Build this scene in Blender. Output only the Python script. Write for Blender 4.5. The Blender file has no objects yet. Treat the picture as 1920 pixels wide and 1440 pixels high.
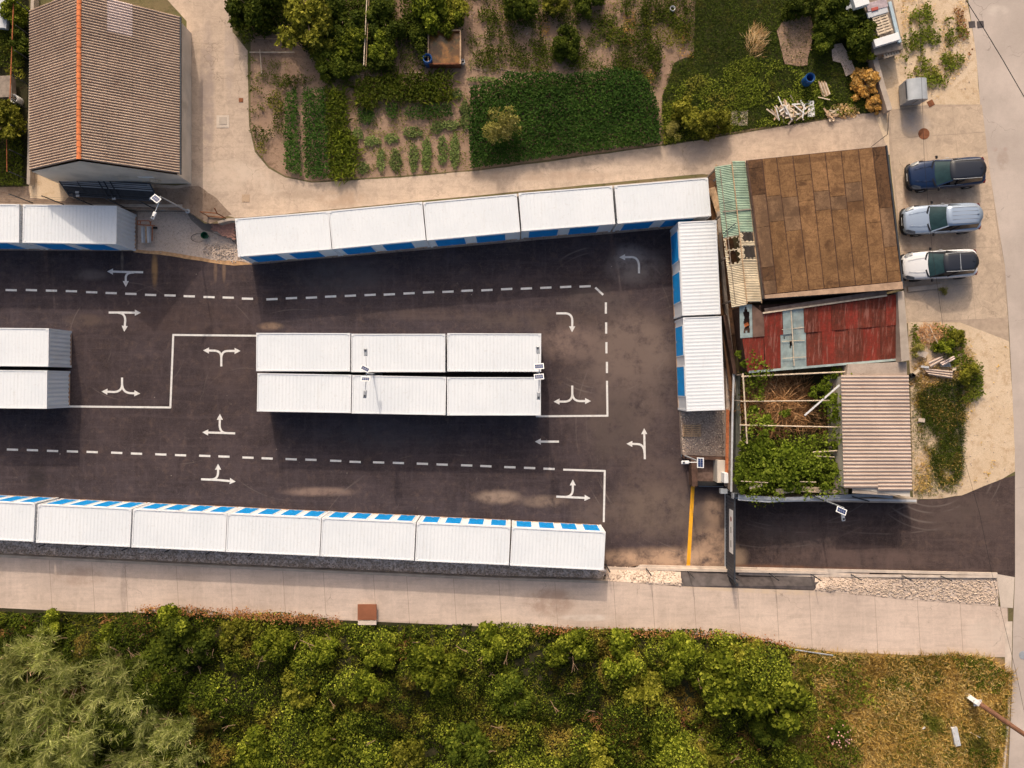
import bpy, bmesh, math, random
import numpy as np
from mathutils import Vector, Matrix, Euler
from mathutils.geometry import delaunay_2d_cdt

random.seed(7); RNG = np.random.default_rng(7)
scene = bpy.context.scene
COL = scene.collection

# ------------------------------------------------------------------ camera, sky, sun, exposure
H, F = 51.8, 1446.0                       # camera height in metres, focal length in photo pixels
cam_d = bpy.data.cameras.new('camera'); cam = bpy.data.objects.new('camera', cam_d); COL.objects.link(cam)
cam.location = (0, 0, H); cam.rotation_euler = (0, 0, 0)
cam_d.sensor_width = 36; cam_d.lens = F / 1920 * 36; cam_d.clip_end = 2000; cam_d.clip_start = 0.5
scene.camera = cam
world = bpy.data.worlds.new('World'); scene.world = world; world.use_nodes = True
SUN_DIR = Vector((0.64, -3.96, -2.59)).normalized()        # travel direction of sunlight
ELEV = math.asin(-SUN_DIR.z); AZ = math.atan2(-SUN_DIR.x, -SUN_DIR.y)
nt = world.node_tree
sky = nt.nodes.new('ShaderNodeTexSky'); sky.sky_type = 'NISHITA'; sky.sun_disc = False
sky.sun_elevation = ELEV; sky.sun_rotation = AZ; sky.air_density = 1.0; sky.dust_density = 10.0; sky.ozone_density = 1.0
bg = nt.nodes['Background']; bg.inputs['Strength'].default_value = 0.15
nt.links.new(sky.outputs[0], bg.inputs['Color'])
sun_d = bpy.data.lights.new('sun', 'SUN'); sun = bpy.data.objects.new('sun', sun_d); COL.objects.link(sun)
sun_d.energy = 2.1; sun_d.angle = math.radians(0.9); sun_d.color = (1.0, 0.87, 0.72)
sun.rotation_euler = SUN_DIR.to_track_quat('-Z', 'Y').to_euler(); sun.location = (0, 20, 40)
vs = scene.view_settings; vs.view_transform = 'Standard'; vs.look = 'None'; vs.gamma = 1; vs.exposure = 0.0; vs.use_curve_mapping = False
scene.cycles.max_bounces = 6; scene.cycles.diffuse_bounces = 3; scene.cycles.transparent_max_bounces = 8

# ------------------------------------------------------------------ helpers
G = 1.0                                   # level of the lanes round the sunken yard (yard = 0)
def W(px, py, z=0.0):
    k = (H - z) / F
    return Vector(((px - 960) * k, (720 - py) * k, z))
def fbm(x, y, s=1.0, seed=0, octv=4):
    r = np.random.default_rng(seed + 1000); out = np.zeros_like(np.asarray(x, float)); a = 1.0; tot = 0
    for o in range(octv):
        for k in range(3):
            th = r.uniform(0, 2 * math.pi); f = s * (2 ** o) * r.uniform(.7, 1.3); ph = r.uniform(0, 6.28)
            out = out + a * np.sin(f * (x * math.cos(th) + y * math.sin(th)) + ph + 1.7 * np.sin(f * .6 * (y * math.cos(th) - x * math.sin(th)) + ph * 2)) / 3
        tot += a; a *= .6
    return out / tot
def inside(poly, x, y):
    x = np.asarray(x, float); y = np.asarray(y, float); c = np.zeros(x.shape, bool); n = len(poly)
    for i in range(n):
        x1, y1 = poly[i][0], poly[i][1]; x2, y2 = poly[(i + 1) % n][0], poly[(i + 1) % n][1]
        if y1 == y2: continue
        t = ((y1 > y) != (y2 > y)) & (x < (x2 - x1) * (y - y1) / (y2 - y1) + x1)
        c ^= t
    return c
def tag(o, label=None, cat=None, group=None, kind=None):
    if label: o['label'] = label
    if cat: o['category'] = cat
    if group: o['group'] = group
    if kind: o['kind'] = kind
    return o
def link(name, me, m=None, parent=None, loc=None, smooth=False):
    if m is not None and not me.materials:
        for q in (m if isinstance(m, (list, tuple)) else [m]): me.materials.append(q)
    o = bpy.data.objects.new(name, me); COL.objects.link(o)
    if parent is not None: o.parent = parent
    if loc is not None: o.location = loc
    return o
def empty(name, loc=(0, 0, 0), rz=0.0):
    o = bpy.data.objects.new(name, None); COL.objects.link(o); o.location = loc; o.rotation_euler = (0, 0, rz); o.empty_display_size = .2
    return o
def copy_tree(o, parent=None):
    c = o.copy(); COL.objects.link(c); c.parent = parent
    for ch in list(o.children): copy_tree(ch, c)
    return c
class MB:
    def __init__(s): s.v = []; s.f = []; s.mi = []; s.cm = 0
    def add(s, vs_, fs):
        n = len(s.v); s.v += [tuple(p) for p in vs_]; s.f += [tuple(i + n for i in f) for f in fs]; s.mi += [s.cm] * len(fs); return s
    def box(s, c, d, rz=0.0, rot=None, taper=1.0):
        x, y, z = d[0] / 2, d[1] / 2, d[2] / 2
        P = [(-x, -y, -z), (x, -y, -z), (x, y, -z), (-x, y, -z), (-x * taper, -y * taper, z), (x * taper, -y * taper, z), (x * taper, y * taper, z), (-x * taper, y * taper, z)]
        M = (rot if rot is not None else Matrix.Rotation(rz, 3, 'Z'))
        P = [M @ Vector(p) + Vector(c) for p in P]
        return s.add(P, [(0, 3, 2, 1), (4, 5, 6, 7), (0, 1, 5, 4), (1, 2, 6, 5), (2, 3, 7, 6), (3, 0, 4, 7)])
    def bar(s, a, b, w, h=None, n=4, up=(0, 0, 1)):
        a = Vector(a); b = Vector(b); h = h or w; d = (b - a); L = d.length
        if L < 1e-6: return s
        d /= L; u = Vector(up); sd = d.cross(u)
        if sd.length < 1e-4: sd = d.cross(Vector((1, 0, 0)))
        sd.normalize(); u = sd.cross(d)
        if n == 4: ring = [(-.5, -.5), (.5, -.5), (.5, .5), (-.5, .5)]
        else: ring = [(.5 * math.cos(6.2832 * i / n), .5 * math.sin(6.2832 * i / n)) for i in range(n)]
        A = [a + sd * (q[0] * w) + u * (q[1] * h) for q in ring]; B = [b + sd * (q[0] * w) + u * (q[1] * h) for q in ring]
        fs = [(i, (i + 1) % n, n + (i + 1) % n, n + i) for i in range(n)] + [tuple(range(n))[::-1], tuple(range(n, 2 * n))]
        return s.add(A + B, fs)
    def tube(s, pts, r, n=6):
        for a, b in zip(pts[:-1], pts[1:]): s.bar(a, b, 2 * r, 2 * r, n)
        return s
    def lathe(s, prof, n=20, c=(0, 0, 0), cap=True):
        V = []; m = len(prof)
        for r, z in prof:
            for i in range(n): V.append((c[0] + r * math.cos(6.28318 * i / n), c[1] + r * math.sin(6.28318 * i / n), c[2] + z))
        Fs = [(j * n + i, j * n + (i + 1) % n, (j + 1) * n + (i + 1) % n, (j + 1) * n + i) for j in range(m - 1) for i in range(n)]
        if cap: Fs += [tuple(range(n))[::-1], tuple(range((m - 1) * n, m * n))]
        return s.add(V, Fs)
    def prism(s, poly, z0, z1):
        n = len(poly); V = [(p[0], p[1], z0) for p in poly] + [(p[0], p[1], z1) for p in poly]
        return s.add(V, [(i, (i + 1) % n, n + (i + 1) % n, n + i) for i in range(n)] + [tuple(range(n))[::-1], tuple(range(n, 2 * n))])
    def mesh(s, name='mesh', smooth=False):
        me = bpy.data.meshes.new(name); me.from_pydata(s.v, [], s.f); me.update()
        if smooth: me.polygons.foreach_set('use_smooth', [True] * len(me.polygons))
        if any(s.mi): me.polygons.foreach_set('material_index', s.mi)
        return me
    def build(s, name, m, parent=None, smooth=False, loc=None):
        return link(name, s.mesh(name, smooth), m, parent, loc)
def bevel(o, w=0.01, seg=1):
    md = o.modifiers.new('bevel', 'BEVEL'); md.width = w; md.segments = seg; md.limit_method = 'ANGLE'; return o

# ------------------------------------------------------------------ materials
def nd(t, typ, **kw):
    n = t.nodes.new(typ)
    for k, v in kw.items():
        if k in n.inputs.keys(): n.inputs[k].default_value = v
        else: setattr(n, k, v)
    return n
def c4(c): return (c[0], c[1], c[2], 1)
class NT:
    def __init__(s, name, rough=.9, spec=.3):
        s.m = bpy.data.materials.new(name); s.m.use_nodes = True; s.t = s.m.node_tree; s.b = s.t.nodes['Principled BSDF']
        s.b.inputs['Roughness'].default_value = rough; s.b.inputs['Specular IOR Level'].default_value = spec
        s.geo = s.t.nodes.new('ShaderNodeNewGeometry'); s.pos = s.geo.outputs['Position']
    def L(s, a, b): s.t.links.new(a, b)
    def noise(s, scale, detail=4, rough=.55, vec=None, stretch=None, dist=0.0):
        n = nd(s.t, 'ShaderNodeTexNoise'); n.inputs['Scale'].default_value = scale; n.inputs['Detail'].default_value = detail
        n.inputs['Roughness'].default_value = rough; n.inputs['Distortion'].default_value = dist
        v = vec or s.pos
        if stretch:
            mp = nd(s.t, 'ShaderNodeMapping'); mp.inputs['Scale'].default_value = stretch[:3]
            if len(stretch) > 3: mp.inputs['Rotation'].default_value = (0, 0, stretch[3])
            s.L(v, mp.inputs[0]); v = mp.outputs[0]
        s.L(v, n.inputs['Vector']); return n.outputs['Fac']
    def ramp(s, fac, a, b, lo=0.0, hi=1.0):
        n = nd(s.t, 'ShaderNodeMapRange'); n.inputs['From Min'].default_value = a; n.inputs['From Max'].default_value = b
        n.inputs['To Min'].default_value = lo; n.inputs['To Max'].default_value = hi; n.interpolation_type = 'SMOOTHSTEP'
        s.L(fac, n.inputs['Value']); return n.outputs[0]
    def math(s, op, a, b=None):
        n = nd(s.t, 'ShaderNodeMath'); n.operation = op
        for i, q in enumerate((a, b)):
            if q is None: continue
            if isinstance(q, (int, float)): n.inputs[i].default_value = q
            else: s.L(q, n.inputs[i])
        return n.outputs[0]
    def mix(s, fac, a, b, blend='MIX'):
        n = nd(s.t, 'ShaderNodeMix'); n.data_type = 'RGBA'; n.blend_type = blend
        if isinstance(fac, (int, float)): n.inputs[0].default_value = fac
        else: s.L(fac, n.inputs[0])
        for q, i in ((a, 6), (b, 7)):
            if isinstance(q, tuple): n.inputs[i].default_value = c4(q)
            else: s.L(q, n.inputs[i])
        return n.outputs[2]
    def blob(s, px, py, rx, ry, z=0.0, rot=0.0):
        c = W(px, py, z); k = (H - z) / F
        mp = nd(s.t, 'ShaderNodeMapping'); mp.vector_type = 'TEXTURE'
        mp.inputs['Location'].default_value = (c.x, c.y, z); mp.inputs['Rotation'].default_value = (0, 0, rot)
        mp.inputs['Scale'].default_value = (rx * k, ry * k, 3)
        s.L(s.pos, mp.inputs[0]); g = nd(s.t, 'ShaderNodeTexGradient'); g.gradient_type = 'SPHERICAL'; s.L(mp.outputs[0], g.inputs[0])
        return g.outputs['Fac']
    def arc(s, px, py, R, w, z=0.0, sx=1.0):
        c = W(px, py, z); k = (H - z) / F
        mp = nd(s.t, 'ShaderNodeMapping'); mp.vector_type = 'TEXTURE'; mp.inputs['Location'].default_value = (c.x, c.y, z)
        mp.inputs['Scale'].default_value = (sx, 1, 1e6)
        s.L(s.pos, mp.inputs[0]); ln = nd(s.t, 'ShaderNodeVectorMath'); ln.operation = 'LENGTH'; s.L(mp.outputs[0], ln.inputs[0])
        d = s.math('ABSOLUTE', s.math('SUBTRACT', ln.outputs['Value'], R * k))
        return s.ramp(d, w * k, 0.0)
    def color(s, c):
        if isinstance(c, tuple): s.b.inputs['Base Color'].default_value = c4(c)
        else: s.L(c, s.b.inputs['Base Color'])
    def bump(s, h, strength=.4, dist=.02):
        b = nd(s.t, 'ShaderNodeBump'); b.inputs['Strength'].default_value = strength; b.inputs['Distance'].default_value = dist
        s.L(h, b.inputs['Height']); s.L(b.outputs[0], s.b.inputs['Normal'])
def plain(name, c, rough=.7, var=.12, scale=3.0, spec=.3, metal=0.0, dirt=None, bump=0.0):
    n = NT(name, rough, spec); f = n.noise(scale, 5)
    a = tuple(q * (1 - var) for q in c); b = tuple(min(1, q * (1 + var)) for q in c)
    col = n.mix(n.ramp(f, .3, .7), a, b)
    if dirt: col = n.mix(n.ramp(n.noise(scale * .6, 6, .65), .5, .75, 0, dirt[1]), col, dirt[0])
    n.color(col); n.b.inputs['Metallic'].default_value = metal
    if bump: n.bump(n.noise(scale * 12, 3), bump)
    return n.m
def soil(name, cols, s1=.5, s2=4.0, fine=30.0, bump=.6, speck=None, rough=.95):
    n = NT(name, rough, .15); a = n.noise(s1, 5, .6); b = n.noise(s2, 6, .7); c = n.noise(fine, 3, .7)
    col = n.mix(n.ramp(a, .35, .65), cols[0], cols[1]); col = n.mix(n.ramp(b, .48, .68), col, cols[2])
    col = n.mix(n.ramp(c, .3, .75, 0, .5), col, tuple(q * .55 for q in cols[0]))
    if speck:
        v = nd(n.t, 'ShaderNodeTexVoronoi'); v.inputs['Scale'].default_value = speck[1]; n.L(n.pos, v.inputs['Vector'])
        col = n.mix(n.ramp(v.outputs['Distance'], .28, .12, 0, speck[2]), col, speck[0])
    n.color(col); n.bump(n.math('ADD', b, n.math('MULTIPLY', c, .5)), bump, .05); return n.m
def concrete(name, c, stain=(.30, .23, .18), amt=.5, z=G, blobs=(), streak=None, fine=.12):
    n = NT(name, .9, .2); a = n.noise(.22, 6, .62); b = n.noise(1.6, 6, .7, dist=.6); f = n.noise(26, 4, .7)
    col = n.mix(n.ramp(a, .34, .66), tuple(q * .86 for q in c), tuple(min(1, q * 1.08) for q in c))
    col = n.mix(n.ramp(b, .47, .68, 0, amt * .8), col, stain)
    if streak is not None:
        st = n.noise(1.0, 5, .7, stretch=(.35, 3.2, 1, streak)); col = n.mix(n.ramp(st, .46, .62, 0, .34), col, tuple(q * .66 for q in c))
        st2 = n.noise(1.0, 4, .7, stretch=(2.6, .18, 1, streak)); col = n.mix(n.ramp(st2, .50, .66, 0, .28), col, tuple(min(1, q * 1.18) for q in c))
    col = n.mix(n.ramp(n.noise(4.2, 7, .78, dist=1.0), .46, .62, 0, amt * .65), col, tuple(q * .62 for q in c))
    col = n.mix(n.ramp(n.noise(.9, 7, .75, dist=1.5), .50, .62, 0, amt * .6), col, tuple(min(1, q * 1.2) for q in c))
    col = n.mix(n.ramp(f, .30, .75, 0, fine * 3.2), col, tuple(q * .5 for q in c))
    for bl in blobs:
        msk = n.math('MULTIPLY', n.ramp(n.blob(*bl[:4], z=z, rot=bl[6] if len(bl) > 6 else 0.0), 0, .5), n.ramp(n.noise(1.1, 5, .7), .3, .6))
        col = n.mix(n.math('MULTIPLY', msk, bl[5]), col, bl[4])
    # hairline cracks
    v = nd(n.t, 'ShaderNodeTexVoronoi'); v.feature = 'DISTANCE_TO_EDGE'; v.inputs['Scale'].default_value = .28; v.inputs['Randomness'].default_value = 1
    mv = nd(n.t, 'ShaderNodeVectorMath'); mv.operation = 'ADD'; nn = nd(n.t, 'ShaderNodeTexNoise'); nn.inputs['Scale'].default_value = 1.5
    n.L(n.pos, nn.inputs['Vector']); n.L(n.pos, mv.inputs[0]); n.L(nn.outputs['Color'], mv.inputs[1]); n.L(mv.outputs[0], v.inputs['Vector'])
    crack = n.math('MULTIPLY', n.ramp(v.outputs['Distance'], .006, .001), n.ramp(n.noise(.3, 2), .5, .6))
    col = n.mix(n.math('MULTIPLY', crack, .6), col, tuple(q * .4 for q in c))
    n.color(col); n.bump(f, .25, .02); return n.m
DUST = (.40, .25, .17)
def asphalt(name, c, z, blobs=(), arcs=(), scr=True):
    n = NT(name, .85, .12); a = n.noise(.25, 6, .62); b = n.noise(1.7, 7, .72, dist=.5); f = n.noise(55, 3, .8)
    col = n.mix(n.ramp(a, .35, .66), tuple(q * .74 for q in c), tuple(q * 1.25 for q in c))
    col = n.mix(n.ramp(b, .48, .68, 0, .14), col, DUST)
    col = n.mix(n.ramp(n.noise(.7, 6, .7, dist=1.2), .48, .60, 0, .50), col, tuple(q * .50 for q in c))
    col = n.mix(n.ramp(n.noise(4.5, 6, .8), .48, .64, 0, .38), col, tuple(q * 1.8 for q in c))
    s1 = n.noise(1.0, 5, .75, stretch=(.22, 3.0, 1)); col = n.mix(n.ramp(s1, .47, .66, 0, .45), col, tuple(q * 1.75 for q in c))
    s2 = n.noise(1.0, 5, .75, stretch=(3.2, .30, 1)); col = n.mix(n.ramp(s2, .50, .68, 0, .40), col, tuple(q * 1.9 for q in c))
    if scr:   # chalky scuffs and pale stones
        s3 = n.noise(2.2, 8, .8, dist=2.2); col = n.mix(n.ramp(s3, .58, .68, 0, .45), col, (.26, .20, .17))
        v = nd(n.t, 'ShaderNodeTexVoronoi'); v.inputs['Scale'].default_value = 1.25; n.L(n.pos, v.inputs['Vector'])
        sp = n.math('MULTIPLY', n.ramp(v.outputs['Distance'], .055, .03), n.ramp(n.noise(.5, 3), .52, .6)); col = n.mix(sp, col, (.48, .40, .34))
    col = n.mix(n.ramp(n.noise(13, 5, .8), .46, .62, 0, .40), col, tuple(q * 1.9 for q in c)); col = n.mix(n.ramp(f, .35, .75, 0, .55), col, tuple(q * .5 for q in c))
    wig = n.noise(.9, 6, .72)
    for bl in blobs:
        msk = n.math('MULTIPLY', n.ramp(n.blob(*bl[:4], z=z, rot=bl[6] if len(bl) > 6 else 0.0), 0, .7), n.ramp(wig, .25, .62))
        col = n.mix(n.math('MULTIPLY', msk, bl[5]), col, bl[4])
    for ar in arcs:
        col = n.mix(n.math('MULTIPLY', n.math('MULTIPLY', n.arc(*ar[:4], z=z, sx=ar[5] if len(ar) > 5 else 1.0), ar[4]), n.ramp(n.noise(.35, 4), .47, .66)), col, (.17, .135, .12))
    n.color(col); n.bump(f, .3, .01); return n.m
def leafmat(name, c0, c1, c2, trans=.25, patch=None):
    n = NT(name, .75, .08); at = nd(n.t, 'ShaderNodeAttribute'); at.attribute_name = 'tint'
    oi = nd(n.t, 'ShaderNodeObjectInfo')
    r = nd(n.t, 'ShaderNodeValToRGB'); e = r.color_ramp.elements; e[0].color = c4(c0); e[0].position = 0.0; e[1].color = c4(c2); e[1].position = 1.0
    m_ = r.color_ramp.elements.new(.5); m_.color = c4(c1); n.L(at.outputs['Fac'], r.inputs[0]); col = r.outputs[0]
    col = n.mix(n.ramp(n.noise(.45, 4), .35, .65, 0, .35), col, tuple(q * .6 for q in c0))
    if patch: col = n.mix(n.ramp(n.noise(patch[1], 5, .6), .52, .68, 0, patch[2]), col, patch[0])
    hsv = nd(n.t, 'ShaderNodeHueSaturation'); n.L(col, hsv.inputs['Color']); n.L(n.ramp(oi.outputs['Random'], 0, 1, .78, 1.22), hsv.inputs['Value'])
    col = hsv.outputs[0]; n.color(col)
    tr = nd(n.t, 'ShaderNodeBsdfTranslucent'); n.L(col, tr.inputs['Color']); ms = nd(n.t, 'ShaderNodeMixShader'); ms.inputs[0].default_value = trans
    n.L(n.b.outputs[0], ms.inputs[1]); n.L(tr.outputs[0], ms.inputs[2]); n.L(ms.outputs[0], n.t.nodes['Material Output'].inputs['Surface']); return n.m
def glassy(name, c, rough=.08, spec=.6):
    n = NT(name, rough, spec); n.color(n.mix(n.ramp(n.noise(2.5, 3), .3, .7), tuple(q * .7 for q in c), c)); return n.m

M = {}
_w = NT('white_container_paint', .55, .3); _c = _w.mix(_w.ramp(_w.noise(.5, 4), .35, .65), (.70, .73, .765), (.74, .765, .795))
_c = _w.mix(_w.ramp(_w.noise(1, 6, .7, stretch=(3.5, .5, 1)), .54, .70, 0, .16), _c, (.50, .48, .45)); _c = _w.mix(_w.ramp(_w.noise(6, 5, .75), .56, .66, 0, .22), _c, (.46, .42, .38)); _w.color(_c)
M['white'] = _w.m
M['white_wall'] = plain('white_container_side', (.74, .75, .77), .55, .04, .6, dirt=((.48, .45, .42), .25))
M['blue_door'] = plain('blue_roller_door', (.008, .27, .66), .45, .06, 2)
M['rust_orange'] = plain('rusty_orange_steel', (.42, .13, .05), .8, .3, 6)
M['dark_steel'] = plain('dark_steel', (.05, .055, .065), .5, .2, 4, metal=.3)
M['dark_paint'] = plain('charcoal_paint', (.065, .07, .085), .5, .15, 3)
M['black'] = plain('black_rubber', (.015, .015, .017), .8, .2, 6)
M['gap'] = plain('brown_dirty_gap', (.10, .055, .04), .9, .3, 4)
M['grey_metal'] = plain('grey_metal', (.36, .38, .41), .45, .1, 3, metal=.2)
M['light_metal'] = plain('light_grey_metal', (.55, .56, .58), .4, .1, 3)
M['lamp_white'] = plain('lamp_white', (.78, .78, .78), .4, .03, 2)
M['solar'] = glassy('solar_cell_blue', (.022, .045, .15), .15)
M['paint_white'] = plain('worn_white_road_paint', (.70, .67, .64), .8, .08, 6, dirt=((.42, .36, .32), .45))
M['paint_yellow'] = plain('yellow_road_paint', (.85, .40, .02), .8, .08, 4, dirt=((.5, .3, .12), .5))
M['stucco'] = plain('grey_beige_stucco', (.62, .55, .47), .95, .10, .8, dirt=((.22, .18, .14), .5), bump=.3)
M['conc_wall'] = plain('concrete_wall', (.42, .35, .29), .95, .15, 1.2, dirt=((.24, .18, .14), .5), bump=.3)
M['wood'] = plain('weathered_wood', (.46, .31, .19), .85, .28, 5, bump=.3)
M['wood_pale'] = plain('pale_bleached_wood', (.62, .50, .37), .85, .2, 5)
M['wood_grey'] = plain('grey_old_boards', (.26, .21, .17), .9, .25, 3, bump=.3)
M['pole_wood'] = plain('dark_pole_wood', (.22, .11, .07), .85, .2, 3)
M['blue_plastic'] = plain('blue_plastic', (.01, .07, .24), .4, .1, 3)
M['white_plastic'] = plain('white_plastic', (.72, .70, .68), .5, .06, 4)
M['green_plastic'] = plain('green_plastic', (.005, .09, .045), .4, .1, 4)
M['rust'] = plain('brown_rust', (.20, .075, .035), .9, .3, 3)
M['plate_rust'] = plain('rusty_plate', (.27, .10, .05), .8, .12, 2)
M['brick'] = plain('pink_brick', (.52, .27, .20), .9, .22, 7)
M['ridge'] = plain('orange_ridge_tile', (.68, .20, .07), .8, .18, 5)
M['liner'] = plain('black_liner', (.075, .062, .062), .6, .3, 2)
M['straw'] = leafmat('dry_straw', (.50, .30, .12), (.68, .46, .22), (.80, .62, .36), .2)
M['twig'] = leafmat('dry_twigs', (.34, .16, .06), (.58, .30, .13), (.78, .48, .24), .05)
M['leaf'] = leafmat('fresh_green_leaves', (.030, .045, .004), (.155, .19, .012), (.50, .52, .06), .28)  # wide dark-to-bright range also paints in leaf shade and highlights
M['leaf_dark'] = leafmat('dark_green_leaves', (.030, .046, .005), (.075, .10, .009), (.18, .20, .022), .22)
M['leaf_bean'] = leafmat('bean_leaves', (0.022, 0.057, 0.009), (0.049, 0.111, 0.016), (0.108, 0.189, 0.027), .22)
M['leaf_olive'] = leafmat('olive_yellow_leaves', (.06, .06, .006), (.24, .24, .022), (.55, .50, .08), .28)
M['leaf_vine'] = leafmat('bright_vine_leaves', (.050, .080, .006), (.18, .24, .018), (.42, .48, .07), .3)
M['leaf_gold'] = leafmat('golden_dead_leaves', (.40, .20, .04), (.75, .42, .10), (.90, .62, .24), .25)
M['leaf_red'] = leafmat('reddish_brown_leaves', (0.208, 0.078, 0.039), (0.390, 0.169, 0.072), (0.468, 0.286, 0.091), .2)
M['grass'] = leafmat('rough_green_grass', (.045, .065, .006), (.15, .19, .018), (.34, .36, .05), .25, patch=((.30, .21, .05), .5, .4))
M['grass_dark'] = leafmat('dark_green_grass', (.026, .050, .008), (.07, .10, .012), (.17, .20, .025), .22, patch=((.20, .15, .03), .9, .35))
M['grass_dry'] = leafmat('dry_yellow_grass', (.24, .14, .025), (.72, .46, .12), (.95, .74, .34), .2, patch=((.14, .19, .02), .5, .8))
M['crop'] = leafmat('pale_crop_leaves', (.09, .14, .035), (.17, .22, .06), (.26, .28, .11), .2)
M['reed'] = leafmat('feathery_reed', (.09, .12, .018), (.32, .36, .08), (.74, .70, .30), .25)
M['leaf_pale'] = leafmat('pale_yellow_green_leaves', (.18, .17, .03), (.42, .38, .09), (.72, .62, .22), .25)
M['bank'] = leafmat('bank_undergrowth_leaves', (.014, .024, .003), (.115, .15, .011), (.47, .50, .055), .25, patch=((.32, .18, .045), .30, .5))
M['pink'] = plain('pink_blossom', (.85, .45, .38), .7, .1, 5)
M['flower_white'] = plain('white_blossom', (.85, .80, .62), .7, .05, 5)
M['bark'] = plain('grey_brown_bark', (.16, .11, .075), .95, .3, 6)
M['stone'] = plain('pale_stone', (.52, .41, .325), .9, .35, 9)
M['stone_grey'] = plain('grey_gravel_stone', (.42, .35, .31), .9, .35, 9)
# ground materials
M['ground'] = soil('ground_earth', ((.20, .15, .085), (.13, .125, .05), (.10, .09, .04)), .3, 2.5, 25)
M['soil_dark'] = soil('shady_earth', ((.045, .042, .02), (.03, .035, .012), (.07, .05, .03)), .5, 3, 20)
M['soil_garden'] = soil('garden_soil', ((.33, .215, .15), (.40, .27, .185), (.22, .14, .09)), .6, 3.5, 18, .8)
M['sand'] = soil('pale_sand', ((.66, .50, .34), (.72, .56, .40), (.54, .38, .24)), .4, 2.2, 22, .5)
M['gravel'] = soil('crushed_gravel', ((.66, .52, .42), (.72, .59, .50), (.52, .39, .31)), .6, 6, 26, .9, speck=((.28, .20, .15), 14, .5))
M['gravel_dark'] = soil('dirty_gravel', ((.36, .27, .22), (.46, .36, .30), (.22, .16, .13)), .8, 5, 24, .9, speck=((.5, .42, .36), 12, .5))
# ------------------------------------------------------------------ ground patches
def densify(P, step):
    out = []
    for i in range(len(P)):
        a, b = P[i], P[(i + 1) % len(P)]; L = math.hypot(b[0] - a[0], b[1] - a[1]); k = max(1, int(L / step))
        for j in range(k): t = j / k; out.append(tuple(a[q] + (b[q] - a[q]) * t for q in range(len(a))))
    return out
def jitter(P, amp, s, seed):
    x = np.array([p[0] for p in P]); y = np.array([p[1] for p in P])
    dx = fbm(x, y, s, seed, 4) * amp * 2; dy = fbm(x, y, s, seed + 50, 4) * amp * 2
    return [(x[i] + dx[i], y[i] + dy[i]) + tuple(P[i][2:]) for i in range(len(P))]
def tri_mesh(name, P, zf, holes=(), step=None, keep=None):
    """CDT of polygon P (world xy), minus holes, with optional inner points; zf(x, y) gives the height."""
    V = [Vector((p[0], p[1])) for p in P]; n = len(V); E = [(i, (i + 1) % n) for i in range(n)]
    for h in holes:
        b = len(V); V += [Vector((p[0], p[1])) for p in h]; m = len(h); E += [(b + i, b + (i + 1) % m) for i in range(m)]
    if step:
        xs = [p[0] for p in P]; ys = [p[1] for p in P]; gx, gy = np.meshgrid(np.arange(min(xs) + step / 2, max(xs), step), np.arange(min(ys) + step / 2, max(ys), step))
        gx = gx.ravel(); gy = gy.ravel(); k = inside(P, gx, gy)
        V += [Vector((a, b)) for a, b in zip(gx[k], gy[k])]
    vo, eo, fo, *_ = delaunay_2d_cdt(V, E, [], 0, 1e-5)
    cx = np.array([sum(vo[i].x for i in f) / len(f) for f in fo]); cy = np.array([sum(vo[i].y for i in f) / len(f) for f in fo])
    k = inside(P, cx, cy)
    for h in holes: k &= ~inside(h, cx, cy)
    fs = []
    for f, ok in zip(fo, k):
        if not ok: continue
        a, b, c = (vo[i] for i in f[:3])
        if (b - a).cross(c - a) < 0: f = f[::-1]
        fs.append(tuple(f))
    me = bpy.data.meshes.new(name); me.from_pydata([(v.x, v.y, zf(v.x, v.y)) for v in vo], [], fs); me.update(); return me
def PX(L, z=G): return [tuple(W(p[0], p[1], p[2] if len(p) > 2 else z)[:2]) for p in L]
def patch(name, px, m, z=G, dz=.004, rough=0.0, seed=1, step=None, kind='structure', parent=None, rs=1.2):
    P = PX(px, z)
    if rough: P = jitter(densify(P, .35), rough, rs, seed)
    me = tri_mesh(name, P, (lambda x, y: z + dz), step=step)
    o = link(name, me, m, parent)
    if kind: o['kind'] = kind
    return o
def zE(px): return max(0.0, min(1.0, (px - 1385) / 315.0)) * G      # the entrance drive climbs from the yard to the street

LOWP = [(-300, 393, 0), (354, 395, 0), (395, 425, 0), (420, 425, 0), (440, 420, 0), (462, 420, 0), (1318, 344, 0), (1322, 405, 0), (1334, 405, 0), (1350, 590, 0), (1372, 770, 0), (1374, 925, 0), (1378, 931, 0),
        (1450, 934, .2), (1560, 936, .55), (1700, 939, 1), (1765, 936, 1), (1803, 930, 1), (1845, 912, 1), (1880, 898, 1), (1904, 893, 1), (1904, 1082, 1),
        (1872, 1080, 1), (1872, 1137, 1), (1700, 1124, 1), (1530, 1107, 1), (1275, 1099, 1), (1140, 1089, 1), (900, 1082, 1), (450, 1062, 1), (0, 1040, 1), (-300, 1024, 1)]
LOW = PX(LOWP)
# one ground sheet reaching far past the frame, with the sunken yard cut out
big = [(-300, -300), (300, -300), (300, 300), (-300, 300)]
g = link('ground', tri_mesh('ground', big, lambda x, y: G, holes=[LOW]), M['ground']); g['kind'] = 'structure'
YARD = [p for p in LOWP[:13]] + [(1378, 1076, 0), (1275, 1076, 0), (1140, 1066, 0), (1128, 1084, 0), (900, 1078, 0), (450, 1058, 0), (0, 1037, 0), (-300, 1021, 0)]
patch('yard_ground', YARD, M['gravel_dark'], z=0, dz=-.006)

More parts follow.
